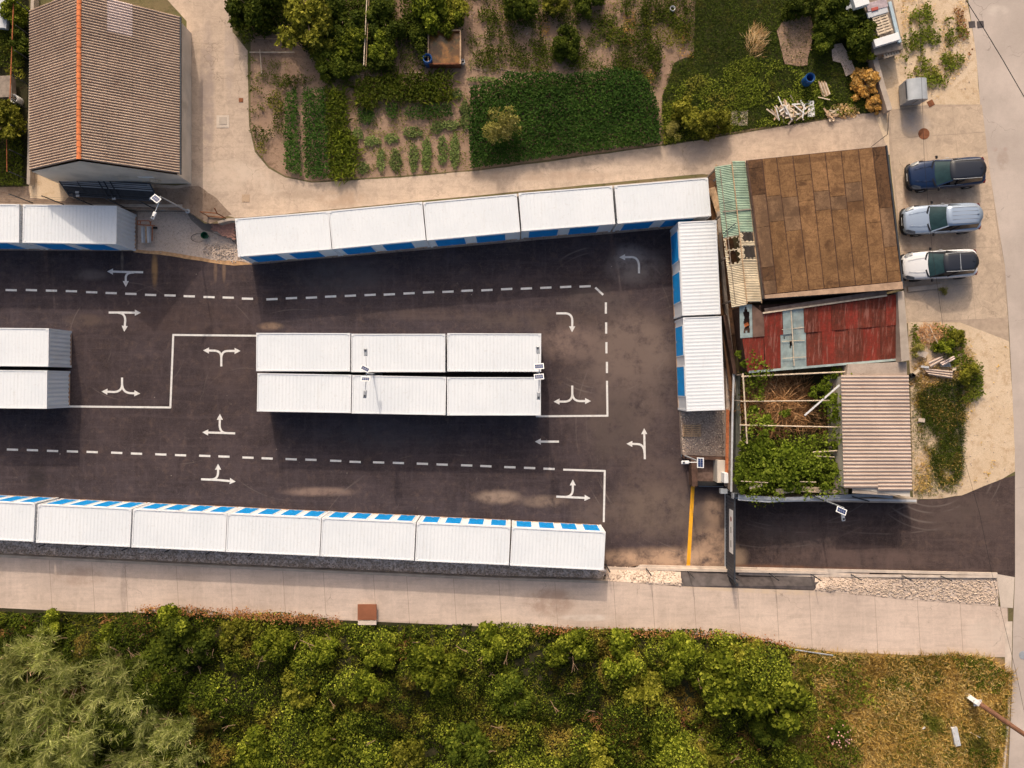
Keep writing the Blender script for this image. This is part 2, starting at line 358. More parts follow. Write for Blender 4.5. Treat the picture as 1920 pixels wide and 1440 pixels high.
ASPH = [(-300, 468), (258, 471), (300, 474), (345, 481), (400, 490), (440, 495), (475, 496), (640, 482), (1262, 428), (1266, 600), (1273, 769), (1277, 856), (1298, 862), (1299, 911), (1359, 911), (1375, 925), (1379, 931), (1379, 1074),
        (1140, 1062), (1128, 1058), (1128, 990), (900, 972), (450, 950), (0, 930), (-300, 916)]
SD = (.50, .33, .22)
M['asphalt'] = asphalt('yard_asphalt', (.058, .043, .045), 0, blobs=[
    (1185, 655, 110, 95, (.25, .18, .145), .9), (1070, 640, 85, 50, (.22, .155, .13), .85), (1170, 720, 140, 190, (.15, .11, .095), .8), (1120, 560, 90, 40, (.13, .10, .09), .6), (1230, 900, 90, 70, (.14, .10, .085), .7),
    (1250, 1046, 190, 26, SD, .95), (1330, 1025, 60, 60, SD, .7), (1340, 955, 30, 40, SD, .7), (1240, 960, 150, 70, (.17, .125, .10), .75),
    (935, 932, 60, 18, (.34, .24, .18), .85), (600, 922, 90, 12, (.28, .19, .15), .8, .0), (1020, 940, 60, 16, (.24, .17, .13), .8),
    (1190, 500, 70, 45, (.20, .17, .16), .8), (1180, 480, 40, 30, (.26, .22, .21), .7), (290, 505, 8, 42, (.34, .20, .09), .8), (404, 508, 5, 28, (.20, .13, .09), .8), (420, 508, 5, 28, (.20, .13, .09), .8), (229, 490, 4, 26, (.22, .17, .13), .8),
    (508, 612, 30, 10, (.34, .22, .14), .7), (350, 600, 200, 50, (.10, .065, .056), .4), (160, 600, 60, 16, (.12, .085, .07), .7), (170, 515, 45, 14, (.16, .13, .12), .7),
    (640, 520, 120, 40, (.10, .085, .085), .6), (720, 815, 200, 40, (.085, .072, .075), .55), (1110, 960, 60, 40, (.14, .10, .085), .6), (430, 690, 70, 60, (.10, .068, .060), .35),
    (70, 900, 25, 50, (.03, .024, .024), .7), (1150, 800, 70, 90, (.085, .065, .058), .6), (1000, 600, 180, 26, (.12, .085, .07), .6), (800, 590, 160, 16, (.13, .09, .075), .5)],
    arcs=[(1130, 600, 138, 2.2, .7, 1.0), (1130, 600, 128, 1.6, .5, 1.0), (1340, 800, 260, 1.8, .55), (1340, 800, 240, 1.5, .5), (1310, 850, 190, 1.4, .6), (240, 640, 110, 1.6, .5), (330, 700, 170, 1.5, .5),
          (1330, 560, 150, 2.0, .4), (560, 760, 180, 1.5, .4), (820, 1100, 250, 1.5, .4), (120, 640, 90, 1.4, .5), (460, 780, 90, 1.3, .4)])
patch('yard_asphalt_surface', ASPH, M['asphalt'], z=0, dz=.004)
M['asphalt_in'] = asphalt('entrance_asphalt', (.068, .048, .045), .7, blobs=[
    (1600, 1045, 220, 30, (.15, .10, .085), .7), (1480, 1000, 120, 40, (.10, .08, .075), .5), (1385, 1050, 30, 40, (.36, .25, .17), .8), (1400, 1068, 300, 9, (.20, .10, .06), .7), (1790, 960, 120, 60, (.11, .08, .07), .6)],
    arcs=[(1745, 860, 118, 3, .9), (1745, 860, 100, 2.6, .8), (1745, 860, 88, 2.4, .8), (1745, 860, 132, 2, .6), (1480, 760, 230, 2, .6), (1500, 700, 300, 2, .55), (1550, 640, 340, 1.8, .6), (1450, 690, 340, 1.8, .5), (1650, 500, 500, 2, .5)])
ENT = densify([(1379, 931), (1450, 934), (1560, 936), (1700, 938), (1765, 935), (1803, 929), (1845, 911), (1880, 897), (1905, 891), (1905, 1082), (1870, 1078), (1530, 1076), (1379, 1074)], 12)
def ent_patch(name, px, m, dz, zfun=None, step=1.0):
    P = [tuple(W(p[0], p[1], zE(p[0]))[:2]) for p in px]
    x0 = W(1385, 0, 0).x; x1 = W(1700, 0, 1).x
    def zz(x, y): return max(0, min(1, (x - x0) / (x1 - x0))) * G + dz
    me = tri_mesh(name, P, zfun or zz, step=step); o = link(name, me, m); o['kind'] = 'structure'; return o
ent_patch('entrance_road', ENT, M['asphalt_in'], .005)

# banks of stone and liner between the kerb and the south lane
xs0 = W(1385, 0, 0).x; xs1 = W(1700, 0, 1).x
def zslope(x, y):
    zk = max(0, min(1, (x - xs0) / (xs1 - xs0))) * G
    yk = W(0, 1066 if x < xs0 else 1078, zk).y - (0 if x < xs0 else 0); yl = W(0, 1089 + (x - 7) * .9, 1).y
    t = max(0, min(1, (yk - y) / max(.05, yk - yl))); return zk + (G - zk) * t - .002
def bank(name, px, m, rough=.05, seed=3):
    P = [tuple(W(p[0], p[1], p[2])[:2]) for p in px]; P = jitter(densify(P, .4), rough, 1.5, seed)
    o = link(name, tri_mesh(name, P, zslope, step=.5), m); o['kind'] = 'structure'; return o
bank('stone_bank', [(1136, 1064, 0), (1275, 1070, 0), (1278, 1100, 1), (1136, 1090, 1)], M['gravel'])
bank('black_liner_ditch', [(1275, 1069, 0), (1378, 1073, 0), (1536, 1076, .48), (1536, 1106, 1), (1275, 1100, 1)], M['liner'], .02)
bank('rubble_bank', [(1530, 1076, .45), (1600, 1077, .7), (1872, 1079, 1), (1872, 1138, 1), (1700, 1125, 1), (1525, 1108, 1)], M['gravel'])

# ---- concrete and earth surfaces level with the street
conc_s = concrete('south_lane_concrete', (.66, .52, .43), amt=.30, streak=0.05, blobs=[
    (1030, 1128, 60, 34, (.34, .22, .16), .6), (150, 1080, 60, 25, (.36, .25, .19), .5), (232, 1105, 8, 60, (.33, .26, .22), .6), (560, 1150, 90, 10, (.6, .5, .42), .6), (1100, 1158, 60, 8, (.66, .57, .5), .8),
    (690, 1090, 12, 60, (.42, .33, .28), .4), (960, 1090, 10, 60, (.42, .33, .28), .4), (1850, 1190, 50, 40, (.60, .50, .42), .5), (1400, 1105, 200, 8, (.60, .46, .33), .8, -.06), (800, 1175, 500, 10, (.33, .24, .18), .6, -.05)])
LANE_N = [(-300, 1024), (0, 1040), (450, 1062), (900, 1082), (1140, 1089), (1275, 1099), (1530, 1107), (1700, 1124), (1872, 1137), (1890, 1137)]
LANE_S = [(1890, 1232), (1850, 1232), (1700, 1228), (1560, 1222), (1480, 1212), (1400, 1196), (1200, 1182), (960, 1177), (640, 1163), (290, 1149), (160, 1148), (0, 1140), (-300, 1124)]
lane = patch('south_lane', LANE_N + LANE_S, plain('dark_joint', (.34, .26, .21), .95), dz=.003)
def interp(L, x):
    L = sorted(L); 
    for a, b in zip(L[:-1], L[1:]):
        if a[0] <= x <= b[0]: return a[1] + (b[1] - a[1]) * (x - a[0]) / max(1e-6, b[0] - a[0])
    return L[-1][1] if x > L[-1][0] else L[0][1]
cuts = [-300, -120, -8, 92, 172, 234, 330, 431, 530, 606, 700, 762, 850, 935, 1040, 1150, 1222, 1300, 1383, 1455, 1517, 1640, 1720, 1800, 1888]
for i, (a, b) in enumerate(zip(cuts[:-1], cuts[1:])):
    tl = 6; a_ = a + .4; b_ = b - .4
    pts = [(a_, interp(LANE_N, a_) + .6)] + [(p[0], p[1] + .6) for p in LANE_N if a_ < p[0] < b_] + [(b_, interp(LANE_N, b_) + .6)]
    pts += [(b_ + tl, interp(LANE_S, b_ + tl) - .3)] + [(p[0], p[1] - .3) for p in LANE_S if a_ + tl < p[0] < b_ + tl] + [(a_ + tl, interp(LANE_S, a_ + tl) - .3)]
    o = patch('slab', pts, conc_s, dz=.009, kind=None, parent=lane)

conc_n = concrete('north_lane_concrete', (.57, .44, .34), amt=.62, streak=.09, blobs=[
    (388, 180, 18, 170, (.33, .26, .23), .75), (1290, 285, 60, 30, (.33, .27, .24), .6), (1180, 300, 60, 14, (.36, .28, .23), .5), (640, 372, 60, 20, (.38, .26, .18), .6), (430, 90, 12, 120, (.40, .32, .28), .5),
    (1000, 330, 200, 12, (.42, .30, .22), .5), (1460, 250, 80, 14, (.40, .30, .24), .5), (480, 335, 70, 20, (.62, .50, .40), .5, -.6), (420, 330, 60, 40, (.60, .48, .38), .5), (560, 365, 60, 10, (.33, .25, .19), .5)])
LN = [(262, -160), (440, -160), (430, 0), (436, 60), (464, 95), (467, 238), (478, 285), (503, 315), (535, 333), (585, 343), (760, 332), (900, 320), (1240, 274), (1420, 245), (1662, 206), (1668, 290), (1395, 312),
      (1340, 328), (1316, 326), (462, 408), (440, 408), (350, 386), (60, 386), (55, 330), (90, 330), (330, 348), (352, 345), (350, 40), (262, -60)]
patch('north_lane', LN, conc_n, rough=.02, dz=.006)
dirt = soil('packed_dirt', ((.26, .185, .135), (.34, .25, .19), (.17, .115, .085)), .8, 3, 20, .5)
patch('shed_forecourt', [(-60, 352), (55, 352), (120, 366), (300, 352), (372, 350), (408, 372), (436, 404), (395, 421), (352, 394), (100, 391), (-60, 389)], dirt, dz=.010, rough=.10, seed=5)
patch('straw_patch', [(56, 325), (110, 335), (130, 366), (120, 378), (60, 370)], M['sand'], dz=.014, rough=.12, seed=6)
conc_p = concrete('parking_concrete', (.60, .46, .34), amt=.65, blobs=[
    (1715, 232, 34, 26, (.40, .34, .31), .7), (1765, 365, 70, 22, (.33, .24, .19), .7), (1760, 452, 70, 20, (.34, .25, .20), .7), (1765, 545, 60, 30, (.36, .30, .26), .7), (1720, 280, 40, 20, (.45, .35, .27), .5), (1700, 420, 12, 100, (.34, .23, .16), .7)])
PADR = [(1836, 180), (1851, 290), (1868, 400), (1884, 500), (1890, 600), (1895, 700)]
patch('parking_forecourt', [(1640, 214), (1664, 206), (1836, 180)] + PADR[1:] + [(1895, 720), (1800, 690), (1790, 612), (1700, 606), (1696, 545), (1668, 290)], M['sand'], dz=.008, rough=.02, seed=8)
pk = patch('parking_pad', [(1664, 207), (1745, 196), (1838, 196), (1852, 300), (1885, 510), (1892, 640), (1810, 640), (1800, 610), (1702, 605), (1697, 545), (1668, 285)], plain('pad_joint', (.42, .32, .24), .95), dz=.012)
def quadpatch(parent, m, q, dz, name='slab'): return patch(name, q, m, dz=dz, kind=None, parent=parent)
rows = [(208, 260), (260, 330), (330, 400), (400, 470), (470, 538), (538, 604)]
def xl(y): return 1667 + (y - 208) * .083
def xr(y): return 1841 + (y - 208) * .125
for (y0, y1) in rows:
    for k in range(3):
        f0, f1 = [0, .36, .68, 1][k], [0, .36, .68, 1][k + 1]
        q = [(xl(y) + (xr(y) - xl(y)) * f + e, y - 12 * f * (1 if y < 300 else .6) + d) for (y, f, e, d) in ((y0, f0, .5, .5), (y0, f1, -.5, .5), (y1, f1, -.5, -.5), (y1, f0, .5, -.5))]
        quadpatch(pk, conc_p, q, .018)
road_m = concrete('street_surface', (.53, .445, .39), amt=.12, fine=.06, blobs=[(1880, 300, 14, 24, (.36, .28, .23), .7), (1870, 20, 26, 14, (.62, .54, .47), .6), (1864, 280, 8, 6, (.40, .30, .26), .8), (1885, 280, 5, 5, (.40, .30, .26), .8)])
ROADL = [(1790, -260), (1812, -20), (1830, 100), (1838, 200), (1852, 300), (1868, 400), (1884, 500), (1892, 620), (1898, 740), (1903, 880), (1903, 1080), (1899, 1180), (1897, 1300), (1890, 1460), (1880, 1700)]
patch('street', ROADL + [(2300, 1700), (2300, -260)], road_m, dz=.014)
patch('sand_verge', [(1702, 604), (1800, 604), (1890, 640), (1898, 740), (1903, 884), (1880, 897), (1845, 911), (1803, 929), (1765, 935), (1712, 936), (1706, 700)], M['sand'], dz=.020, rough=.03, seed=9)
patch('north_verge', [(1692, -200), (1795, -200), (1813, 0), (1830, 100), (1837, 190), (1745, 205), (1668, 205), (1610, 0)], M['sand'], dz=.011, rough=.03, seed=10)
patch('garden_soil', [(467, -60), (1612, -60), (1660, 200), (1420, 242), (1240, 271), (900, 317), (760, 329), (585, 340), (535, 330), (505, 312), (482, 284), (470, 236), (470, 60)], M['soil_garden'], dz=.004)
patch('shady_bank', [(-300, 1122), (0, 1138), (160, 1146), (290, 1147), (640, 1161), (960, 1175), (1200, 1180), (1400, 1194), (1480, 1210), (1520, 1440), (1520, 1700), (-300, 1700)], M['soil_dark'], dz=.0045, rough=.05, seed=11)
patch('dry_verge', [(1470, 1208), (1560, 1220), (1700, 1226), (1850, 1230), (1890, 1236), (1896, 1300), (1889, 1460), (1880, 1700), (1500, 1700)], soil('dry_verge_earth', ((.36, .23, .12), (.28, .19, .08), (.16, .13, .04)), .6, 3, 18), dz=.0075, rough=.05, seed=12)
patch('grass_base', [(1245, 274), (1242, 180), (1262, 118), (1300, 104), (1305, -60), (1610, -60), (1660, 204), (1420, 240)], soil('grassy_earth', ((.05, .055, .018), (.035, .045, .012), (.09, .07, .03)), .6, 3, 20), dz=.008, rough=.12, seed=15)
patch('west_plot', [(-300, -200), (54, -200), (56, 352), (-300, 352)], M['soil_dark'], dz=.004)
patch('yard_gravel', [(258, 397), (352, 397), (374, 418), (392, 434), (432, 448), (452, 470), (470, 496), (440, 497), (400, 491), (345, 482), (300, 475), (258, 472)], M['gravel'], z=0, dz=.010, rough=.03, seed=13)
patch('sand_edge', [(250, 468), (300, 470), (345, 477), (400, 487), (452, 490), (474, 496), (440, 498), (400, 493), (345, 484), (300, 477), (250, 473)], plain('orange_sand', (.52, .31, .16), .95, .2, 4), z=0, dz=.014, rough=.03, seed=14)
patch('concrete_ramp', [(348, 394), (380, 392), (402, 414), (392, 434), (380, 432), (358, 412)], concrete('grey_ramp', (.33, .27, .23), amt=.3), z=0, dz=.018)

patch('rubble_strip', [(-300, 1003, 0), (0, 1003, 0), (450, 1024, 0), (900, 1047, 0), (1128, 1058, 0), (1136, 1066, 0), (1128, 1080, 0), (900, 1074, 0), (450, 1054, 0), (0, 1033, 0), (-300, 1017, 0)], plain('rubble_strip_grit', (.72, .60, .52), .95, .3, 9, dirt=((.36, .27, .22), .8)), z=0, dz=.60, rough=.02, seed=16)  # strip lifted above yard level so more sky light reaches it
# retaining walls along the sunken yard
def wall_run(name, P, z0, z1, th, m, side=1):
    mb = MB(); n = len(P); O = []
    for i in range(n):
        a = Vector(P[max(0, i - 1)]); b = Vector(P[min(n - 1, i + 1)]); d = (b - a).normalized(); O.append((P[i][0] - d.y * th * side, P[i][1] + d.x * th * side))
    z0l = z0 if isinstance(z0, list) else [z0] * n; z1l = z1 if isinstance(z1, list) else [z1] * n
    V = []
    for i in range(n): V += [(*P[i], z0l[i]), (*P[i], z1l[i]), (*O[i], z1l[i]), (*O[i], z0l[i])]
    fs = [(3, 2, 1, 0), (4 * n - 4, 4 * n - 3, 4 * n - 2, 4 * n - 1)]
    for i in range(n - 1):
        a = 4 * i; b = a + 4; fs += [(a, a + 1, b + 1, b), (a + 1, a + 2, b + 2, b + 1), (a + 2, a + 3, b + 3, b + 2)]
    o = mb.add(V, fs).build(name, m); bm = bmesh.new(); bm.from_mesh(o.data); bmesh.ops.recalc_face_normals(bm, faces=bm.faces); bm.to_mesh(o.data); bm.free(); return o
def lowseg(i0, i1): return [LOW[i] for i in range(i0, i1 + 1)]
wall_run('retaining_wall', lowseg(0, 1), -.1, G + .06, .18, M['conc_wall']); tag(bpy.data.objects['retaining_wall'], 'low concrete retaining wall behind the western container row and gravel', 'wall', 'retaining walls of the yard')
o = wall_run('retaining_wall', lowseg(3, 6), -.1, G + .05, .16, M['conc_wall']); tag(o, 'low concrete retaining wall between the northern lane and the long container row', 'wall', 'retaining walls of the yard')
o = wall_run('retaining_wall', lowseg(8, 11), -.1, G + .35, .20, M['conc_wall']); tag(o, 'pale concrete retaining wall behind the eastern container column', 'wall', 'retaining walls of the yard')
o = wall_run('retaining_wall', lowseg(27, 31), -.1, G + .03, .16, M['conc_wall']); tag(o, 'low concrete retaining wall along the south lane behind the containers', 'wall', 'retaining walls of the yard')
# kerbs beside the drive
def kerb(name, px, label):
    P = [tuple(W(p[0], p[1], zE(p[0]))[:2]) for p in densify(px + [px[-1]], 20)[:-1] + [px[-1]]]; zz = [zE(p[0]) for p in densify(px + [px[-1]], 20)[:-1] + [px[-1]]]
    o = wall_run(name, P, [z - .1 for z in zz], [z + .13 for z in zz], .17, M['kerb'], side=-1); o['kind'] = 'structure'; return o
M['kerb'] = plain('pale_kerb', (.58, .48, .40), .9, .12, 2, dirt=((.36, .26, .2), .5))
kerb('kerb', [(1139, 1062), (1275, 1069), (1400, 1073), (1530, 1076), (1700, 1077), (1868, 1078)], '')
patch('corner_slab', [(1868, 1076), (1902, 1082), (1899, 1140), (1876, 1138)], concrete('pale_corner_concrete', (.62, .52, .44), amt=.2), dz=.022)
patch('street_gutter', [(1884, 1165), (1898, 1165), (1896, 1262), (1884, 1262)], M['kerb'], dz=.018)
kerb2 = MB()
for (x0, y0, x1, y1) in ((1885, 1262, 1882, 1345), (1882, 1345, 1874, 1440), (1874, 1440, 1866, 1530)):
    a = W(x0 + 7, y0, G); b = W(x1 + 7, y1, G); kerb2.bar((a.x, a.y, G + .04), (b.x, b.y, G + .04), .14, .12)
o = kerb2.build('street_kerb', M['kerb']); o['kind'] = 'structure'

# ------------------------------------------------------------------ painted markings (4 mm sheets on the asphalt)
def flat(name, polys, m, z=.010, parent=None):
    mb = MB()
    for p in polys:
        P = [W(q[0], q[1], 0) for q in p]
        a = sum(P[i].x * P[(i + 1) % len(P)].y - P[(i + 1) % len(P)].x * P[i].y for i in range(len(P)))
        if a < 0: P = P[::-1]
        mb.add([(q.x, q.y, z) for q in P], [tuple(range(len(P)))])
    return mb.build(name, m, parent)
def stroke_polys(pts, w):
    out = []; n = len(pts); Ls = []; Rs = []
    for i in range(n):
        a = pts[max(0, i - 1)]; b = pts[min(n - 1, i + 1)]; dx, dy = b[0] - a[0], b[1] - a[1]; l = math.hypot(dx, dy) or 1
        nx, ny = -dy / l * w / 2, dx / l * w / 2; Ls.append((pts[i][0] + nx, pts[i][1] + ny)); Rs.append((pts[i][0] - nx, pts[i][1] - ny))
    for i in range(n - 1): out.append([Ls[i], Ls[i + 1], Rs[i + 1], Rs[i]])
    return out
def bez(a, b, c, n=7): return [((1 - t) ** 2 * a[0] + 2 * t * (1 - t) * b[0] + t * t * c[0], (1 - t) ** 2 * a[1] + 2 * t * (1 - t) * b[1] + t * t * c[1]) for t in [i / n for i in range(n + 1)]]
def head(tip, frm, L=11, wd=11.5):
    dx, dy = tip[0] - frm[0], tip[1] - frm[1]; l = math.hypot(dx, dy); dx /= l; dy /= l
    b = (tip[0] - dx * L, tip[1] - dy * L); return [[tip, (b[0] - dy * wd / 2, b[1] + dx * wd / 2), (b[0] + dy * wd / 2, b[1] - dx * wd / 2)]], b
def arrow(label, branches, grp='painted lane arrows in the yard'):
    polys = []
    for k, br in enumerate(branches):          # br = list of points, last = tip; 3-point groups are curves
        hp, b = head(br[-1], br[-2]); polys.append(('h', hp))
        pts = br[:-1] + [b]; polys.append(('s', stroke_polys(pts, 3.9)))
    o = None; mb_polys = []
    # each branch on its own millimetre so no two sheets share a plane
    mb = MB(); z = .0088
    for kind_, pl in polys:
        z += .0012
        for p in pl:
            P = [W(q[0], q[1], 0) for q in p]; a = sum(P[i].x * P[(i + 1) % len(P)].y - P[(i + 1) % len(P)].x * P[i].y for i in range(len(P)))
            if a < 0: P = P[::-1]
            mb.add([(q.x, q.y, z) for q in P], [tuple(range(len(P)))])
    o = mb.build('lane_arrow', M['paint_white']); tag(o, label, 'road marking', grp); return o
arrow('white arrow straight left with a branch down, northwest lane', [[(268.5, 510.5), (240, 510), (201, 509)], [(252, 511)] + bez((250, 511), (236, 511), (236, 521))[0:] + [(236, 538)]])
arrow('white arrow straight right with a branch down, below the northwest dashed line', [[(204, 586), (230, 586), (264, 586.5)], bez((222, 586.5), (235, 587), (235, 601)) + [(233, 622)]])
arrow('white forked arrow pointing left and right with stem down, inside the stepped line', [[(415, 687), (415, 674)] + bez((415, 670), (415, 658), (402, 657.5)) + [(381, 657)], bez((415, 672), (415, 658), (428, 658)) + [(451, 658)]])
arrow('white forked arrow with stem up, beside the western container pair', [[(229, 708), (229, 720)] + bez((229, 722), (228, 734.5), (214, 735)) + [(190.5, 734)], bez((229, 720), (230, 736), (244, 737)) + [(263, 738)]])
arrow('white arrow straight left with a branch up, above the southern dashed line', [[(441, 812.5), (410, 811.5), (379.5, 810.5)], bez((424, 812), (412, 811), (412, 797)) + [(412.5, 776)]])
arrow('white arrow straight right with a branch up, below the southern dashed line', [[(377, 898.5), (410, 900), (442, 903)], bez((394, 899), (409, 900), (409, 885)) + [(409, 869.5)]])
arrow('white forked arrow with stem up, right of the central containers', [[(1073, 723), (1073, 738)] + bez((1073, 740), (1072, 753), (1058, 753)) + [(1038, 753)], bez((1073, 738), (1074, 752), (1088, 752)) + [(1108, 752)]])
arrow('plain white arrow pointing left, below the central containers', [[(1048, 828), (1030, 828), (1003, 828)]])
arrow('white arrow straight up with a branch left, near the gravel pad', [[(1209, 861), (1208.5, 840), (1207.7, 803)], bez((1208.5, 850), (1208, 833), (1195, 832.5)) + [(1174.6, 832)]])
arrow('white arrow straight right with a branch up, inside the southeast corner line', [[(1043, 931), (1075, 932.5), (1107, 934)], bez((1058, 931.8), (1074, 932), (1074, 917)) + [(1074, 899)]])
arrow('white curved arrow turning right and down, inside the dashed corner', [[(1043, 587.5), (1058, 587.5)] + bez((1060, 587.5), (1073, 588), (1073, 602)) + [(1072.5, 623)]])
arrow('white curved arrow turning up and left, in the northeast corner', [[(1198, 512.5), (1198, 500)] + bez((1198, 498), (1197, 482.5), (1184, 482)) + [(1161, 482.5)]])
def dashes(label, segs):
    t = empty('dashed_line', W(*segs[0][0], 0)); tag(t, label, 'road marking', 'dashed lane lines')
    for (c, ang, L) in segs:
        a = math.radians(ang); dx, dy = math.cos(a) * L / 2, math.sin(a) * L / 2
        o = flat('dash', stroke_polys([(c[0] - dx, c[1] - dy), (c[0] + dx, c[1] + dy)], 3.9), M['paint_white'], .009, None); o.parent = t; o.location = -t.location
d1 = [(21, 544), (59, 544), (96.5, 545), (134, 546), (172, 548), (208.5, 549.5), (245.5, 551), (282.5, 553), (319, 554), (355, 555.5), (392, 557), (428, 558), (464, 560)]
dashes('white dashed line running across the northwest of the yard', [(c, 1.5, 21) for c in [(-17, 544)] + d1])
d2 = [(510, 561), (546.5, 559), (584, 558), (620, 556), (657, 554.5), (694, 553), (730, 552), (767, 550), (803.5, 548), (840, 547), (876, 545), (913, 544), (950, 542), (987, 541), (1023.5, 539.5), (1060.5, 538), (1097, 537)]
dashes('white dashed line below the long container row, turning down at its east end', [(c, -2.6, 21) for c in d2] + [((1123.5, 546), 43, 20)] + [(c, 90, 21) for c in [(1136, 577.5), (1136.5, 615), (1137, 652), (1138, 689)]])
d3 = [(-14, 842), (23.5, 843), (61, 844), (98.7, 845.5), (136, 846.5), (173, 847.5), (219, 849), (256, 850.5), (301.6, 852), (338.6, 853.5), (384, 854.7), (420, 856), (465, 858), (501, 859.5), (546, 861), (583, 862), (629.5, 864), (666, 866), (710, 867), (747, 868), (792, 869.5), (829, 871), (875, 872.6), (911, 874), (956, 876), (993, 877.4), (1029.5, 879)]
dashes('white dashed line with uneven gaps along the south side of the yard', [(c, 2, 21) for c in d3])
def solid(label, runs, m='paint_white', w=3.6, name='solid_line'):
    mb = MB(); z = .0095
    for r in runs:
        z += .0012
        for p in stroke_polys(r, w):
            P = [W(q[0], q[1], 0) for q in p][::-1]; a = sum(P[i].x * P[(i + 1) % 4].y - P[(i + 1) % 4].x * P[i].y for i in range(4))
            if a < 0: P = P[::-1]
            mb.add([(q.x, q.y, z) for q in P], [(0, 1, 2, 3)])
    return tag(mb.build(name, M[m]), label, 'road marking')
solid('white stepped solid line joining the western and central container blocks', [[(483, 629.5), (323.5, 628)], [(325, 628), (319.5, 765)], [(320.5, 764), (130, 762)]])
solid('white solid line closing the corner right of the central containers', [[(1138, 714), (1139, 781)], [(1139.5, 779.5), (1005, 780.5)]])
solid('white solid line forming a square corner beside the southern container row', [[(1056, 880.5), (1135, 883)], [(1134, 882), (1132, 979)]])
mb = MB(); P = [W(*q, 0) for q in ((1296, 906), (1302.5, 911), (1294, 1062), (1287, 1062))][::-1]
tag(mb.add([(q.x, q.y, .011) for q in P], [(0, 1, 2, 3)]).build('yellow_line', M['paint_yellow']), 'thick yellow line painted across the yard entrance', 'road marking')
# ------------------------------------------------------------------ storage containers
CL, CW, CH = 5.985, 2.44, 2.59
def corr_sheet(x0, x1, y0, y1, z, pitch, amp, along='y', trap=False, seg=8, thick=0.0):
    """corrugated sheet: ribs run along `along`, waves across it"""
    mb = MB(); L = (x1 - x0) if along == 'y' else (y1 - y0); n = max(1, round(L / pitch)); V = []; prof = []
    if trap:
        for i in range(n):
            b = i * L / n; p = L / n
            prof += [(b, 0), (b + p * .30, 0), (b + p * .42, amp), (b + p * .78, amp), (b + p * .90, 0)]
        prof.append((L, 0))
    else:
        for i in range(n * seg + 1): prof.append((i * L / (n * seg), amp * (.5 - .5 * math.cos(6.28318 * i / seg))))
    for (s, h) in prof:
        if along == 'y': V += [(x0 + s, y0, z + h), (x0 + s, y1, z + h)]
        else: V += [(x0, y0 + s, z + h), (x1, y0 + s, z + h)]
    m = len(prof)
    fs = [(2 * i, 2 * i + 2, 2 * i + 3, 2 * i + 1) if along == 'y' else (2 * i, 2 * i + 1, 2 * i + 3, 2 * i + 2) for i in range(m - 1)]
    return mb.add(V, fs)
roof_me = corr_sheet(-CL / 2 + .06, CL / 2 - .06, -CW / 2 + .05, CW / 2 - .05, CH - .035, .2225, .009, 'y', trap=True).mesh('container_roof')
fr = MB()
for s in (-1, 1):
    fr.box((0, s * (CW / 2 - .035), CH - .045), (CL - .3, .07, .09)); pass
    fr.box((s * (CL / 2 - .035), 0, CH - .045), (.07, CW - .3, .09)); pass
    for t in (-1, 1): fr.box((s * (CL / 2 - .055), t * (CW / 2 - .055), CH / 2), (.11, .11, CH - .24))
frame_me = fr.mesh('container_frame')
bm_ = MB()
for s in (-1, 1): bm_.box((0, s * (CW / 2 - .05), .09), (CL - .3, .10, .14)); bm_.box((s * (CL / 2 - .05), 0, .09), (.10, CW - .3, .14))
base_me = bm_.mesh('base_rail'); base_me.materials.append(plain('rust_streaked_base_rail', (.52, .36, .26), .8, .3, 2.5, dirt=((.42, .16, .06), .9)))
cor_me = MB().box((0, 0, 0), (.17, .15, .118)).mesh('corner_fitting')
def wall_corr(L, x0=0.0):
    mb = MB(); n = max(2, round(L / .28)); prof = []
    for i in range(n):
        b = i * L / n; p = L / n; prof += [(b, 0), (b + p * .3, 0), (b + p * .45, -.035), (b + p * .8, -.035), (b + p * .95, 0)]
    prof.append((L, 0)); V = []
    for s, h in prof: V += [(s - L / 2, h, .15), (s - L / 2, h, CH - .08)]
    mb.add(V, [(2 * i, 2 * i + 2, 2 * i + 3, 2 * i + 1) for i in range(len(prof) - 1)]); return mb.mesh('side_wall')
side_me = wall_corr(CL - .2); end_me = wall_corr(CW - .2)
flat_me = MB().box((0, 0, CH / 2 + .03), (CL - .2, .05, CH - .22)).mesh('front_wall')
def door_mesh(w):
    mb = MB(); n = 14; h0, h1 = .16, 2.28; st = (h1 - h0) / n
    for i in range(n):
        z = h0 + i * st; mb.box((0, .005, z + st / 2), (w, .03, st - .018)); mb.box((0, -.006, z + st - .009), (w, .022, .018))
    return mb.mesh('roller_door')
doorA = door_mesh(1.88); doorB = door_mesh(.96)
def dframe(w): 
    mb = MB(); mb.box((-w / 2 - .03, .02, 1.24), (.06, .07, 2.22)); mb.box((w / 2 + .03, .02, 1.24), (.06, .07, 2.22)); mb.box((0, .02, 2.335), (w, .09, .09)); return mb.mesh('door_frame')
dfA = dframe(1.88); dfB = dframe(.96); hand_me = MB().box((0, .04, .42), (.16, .03, .03)).mesh('handle')
for me, mm in ((roof_me, 'white'), (frame_me, 'white_wall'), (cor_me, 'white_wall'), (side_me, 'white_wall'), (end_me, 'white_wall'), (flat_me, 'white_wall'), (doorA, 'blue_door'), (doorB, 'blue_door'), (dfA, 'white_wall'), (dfB, 'white_wall'), (hand_me, 'light_metal')): me.materials.append(M[mm])
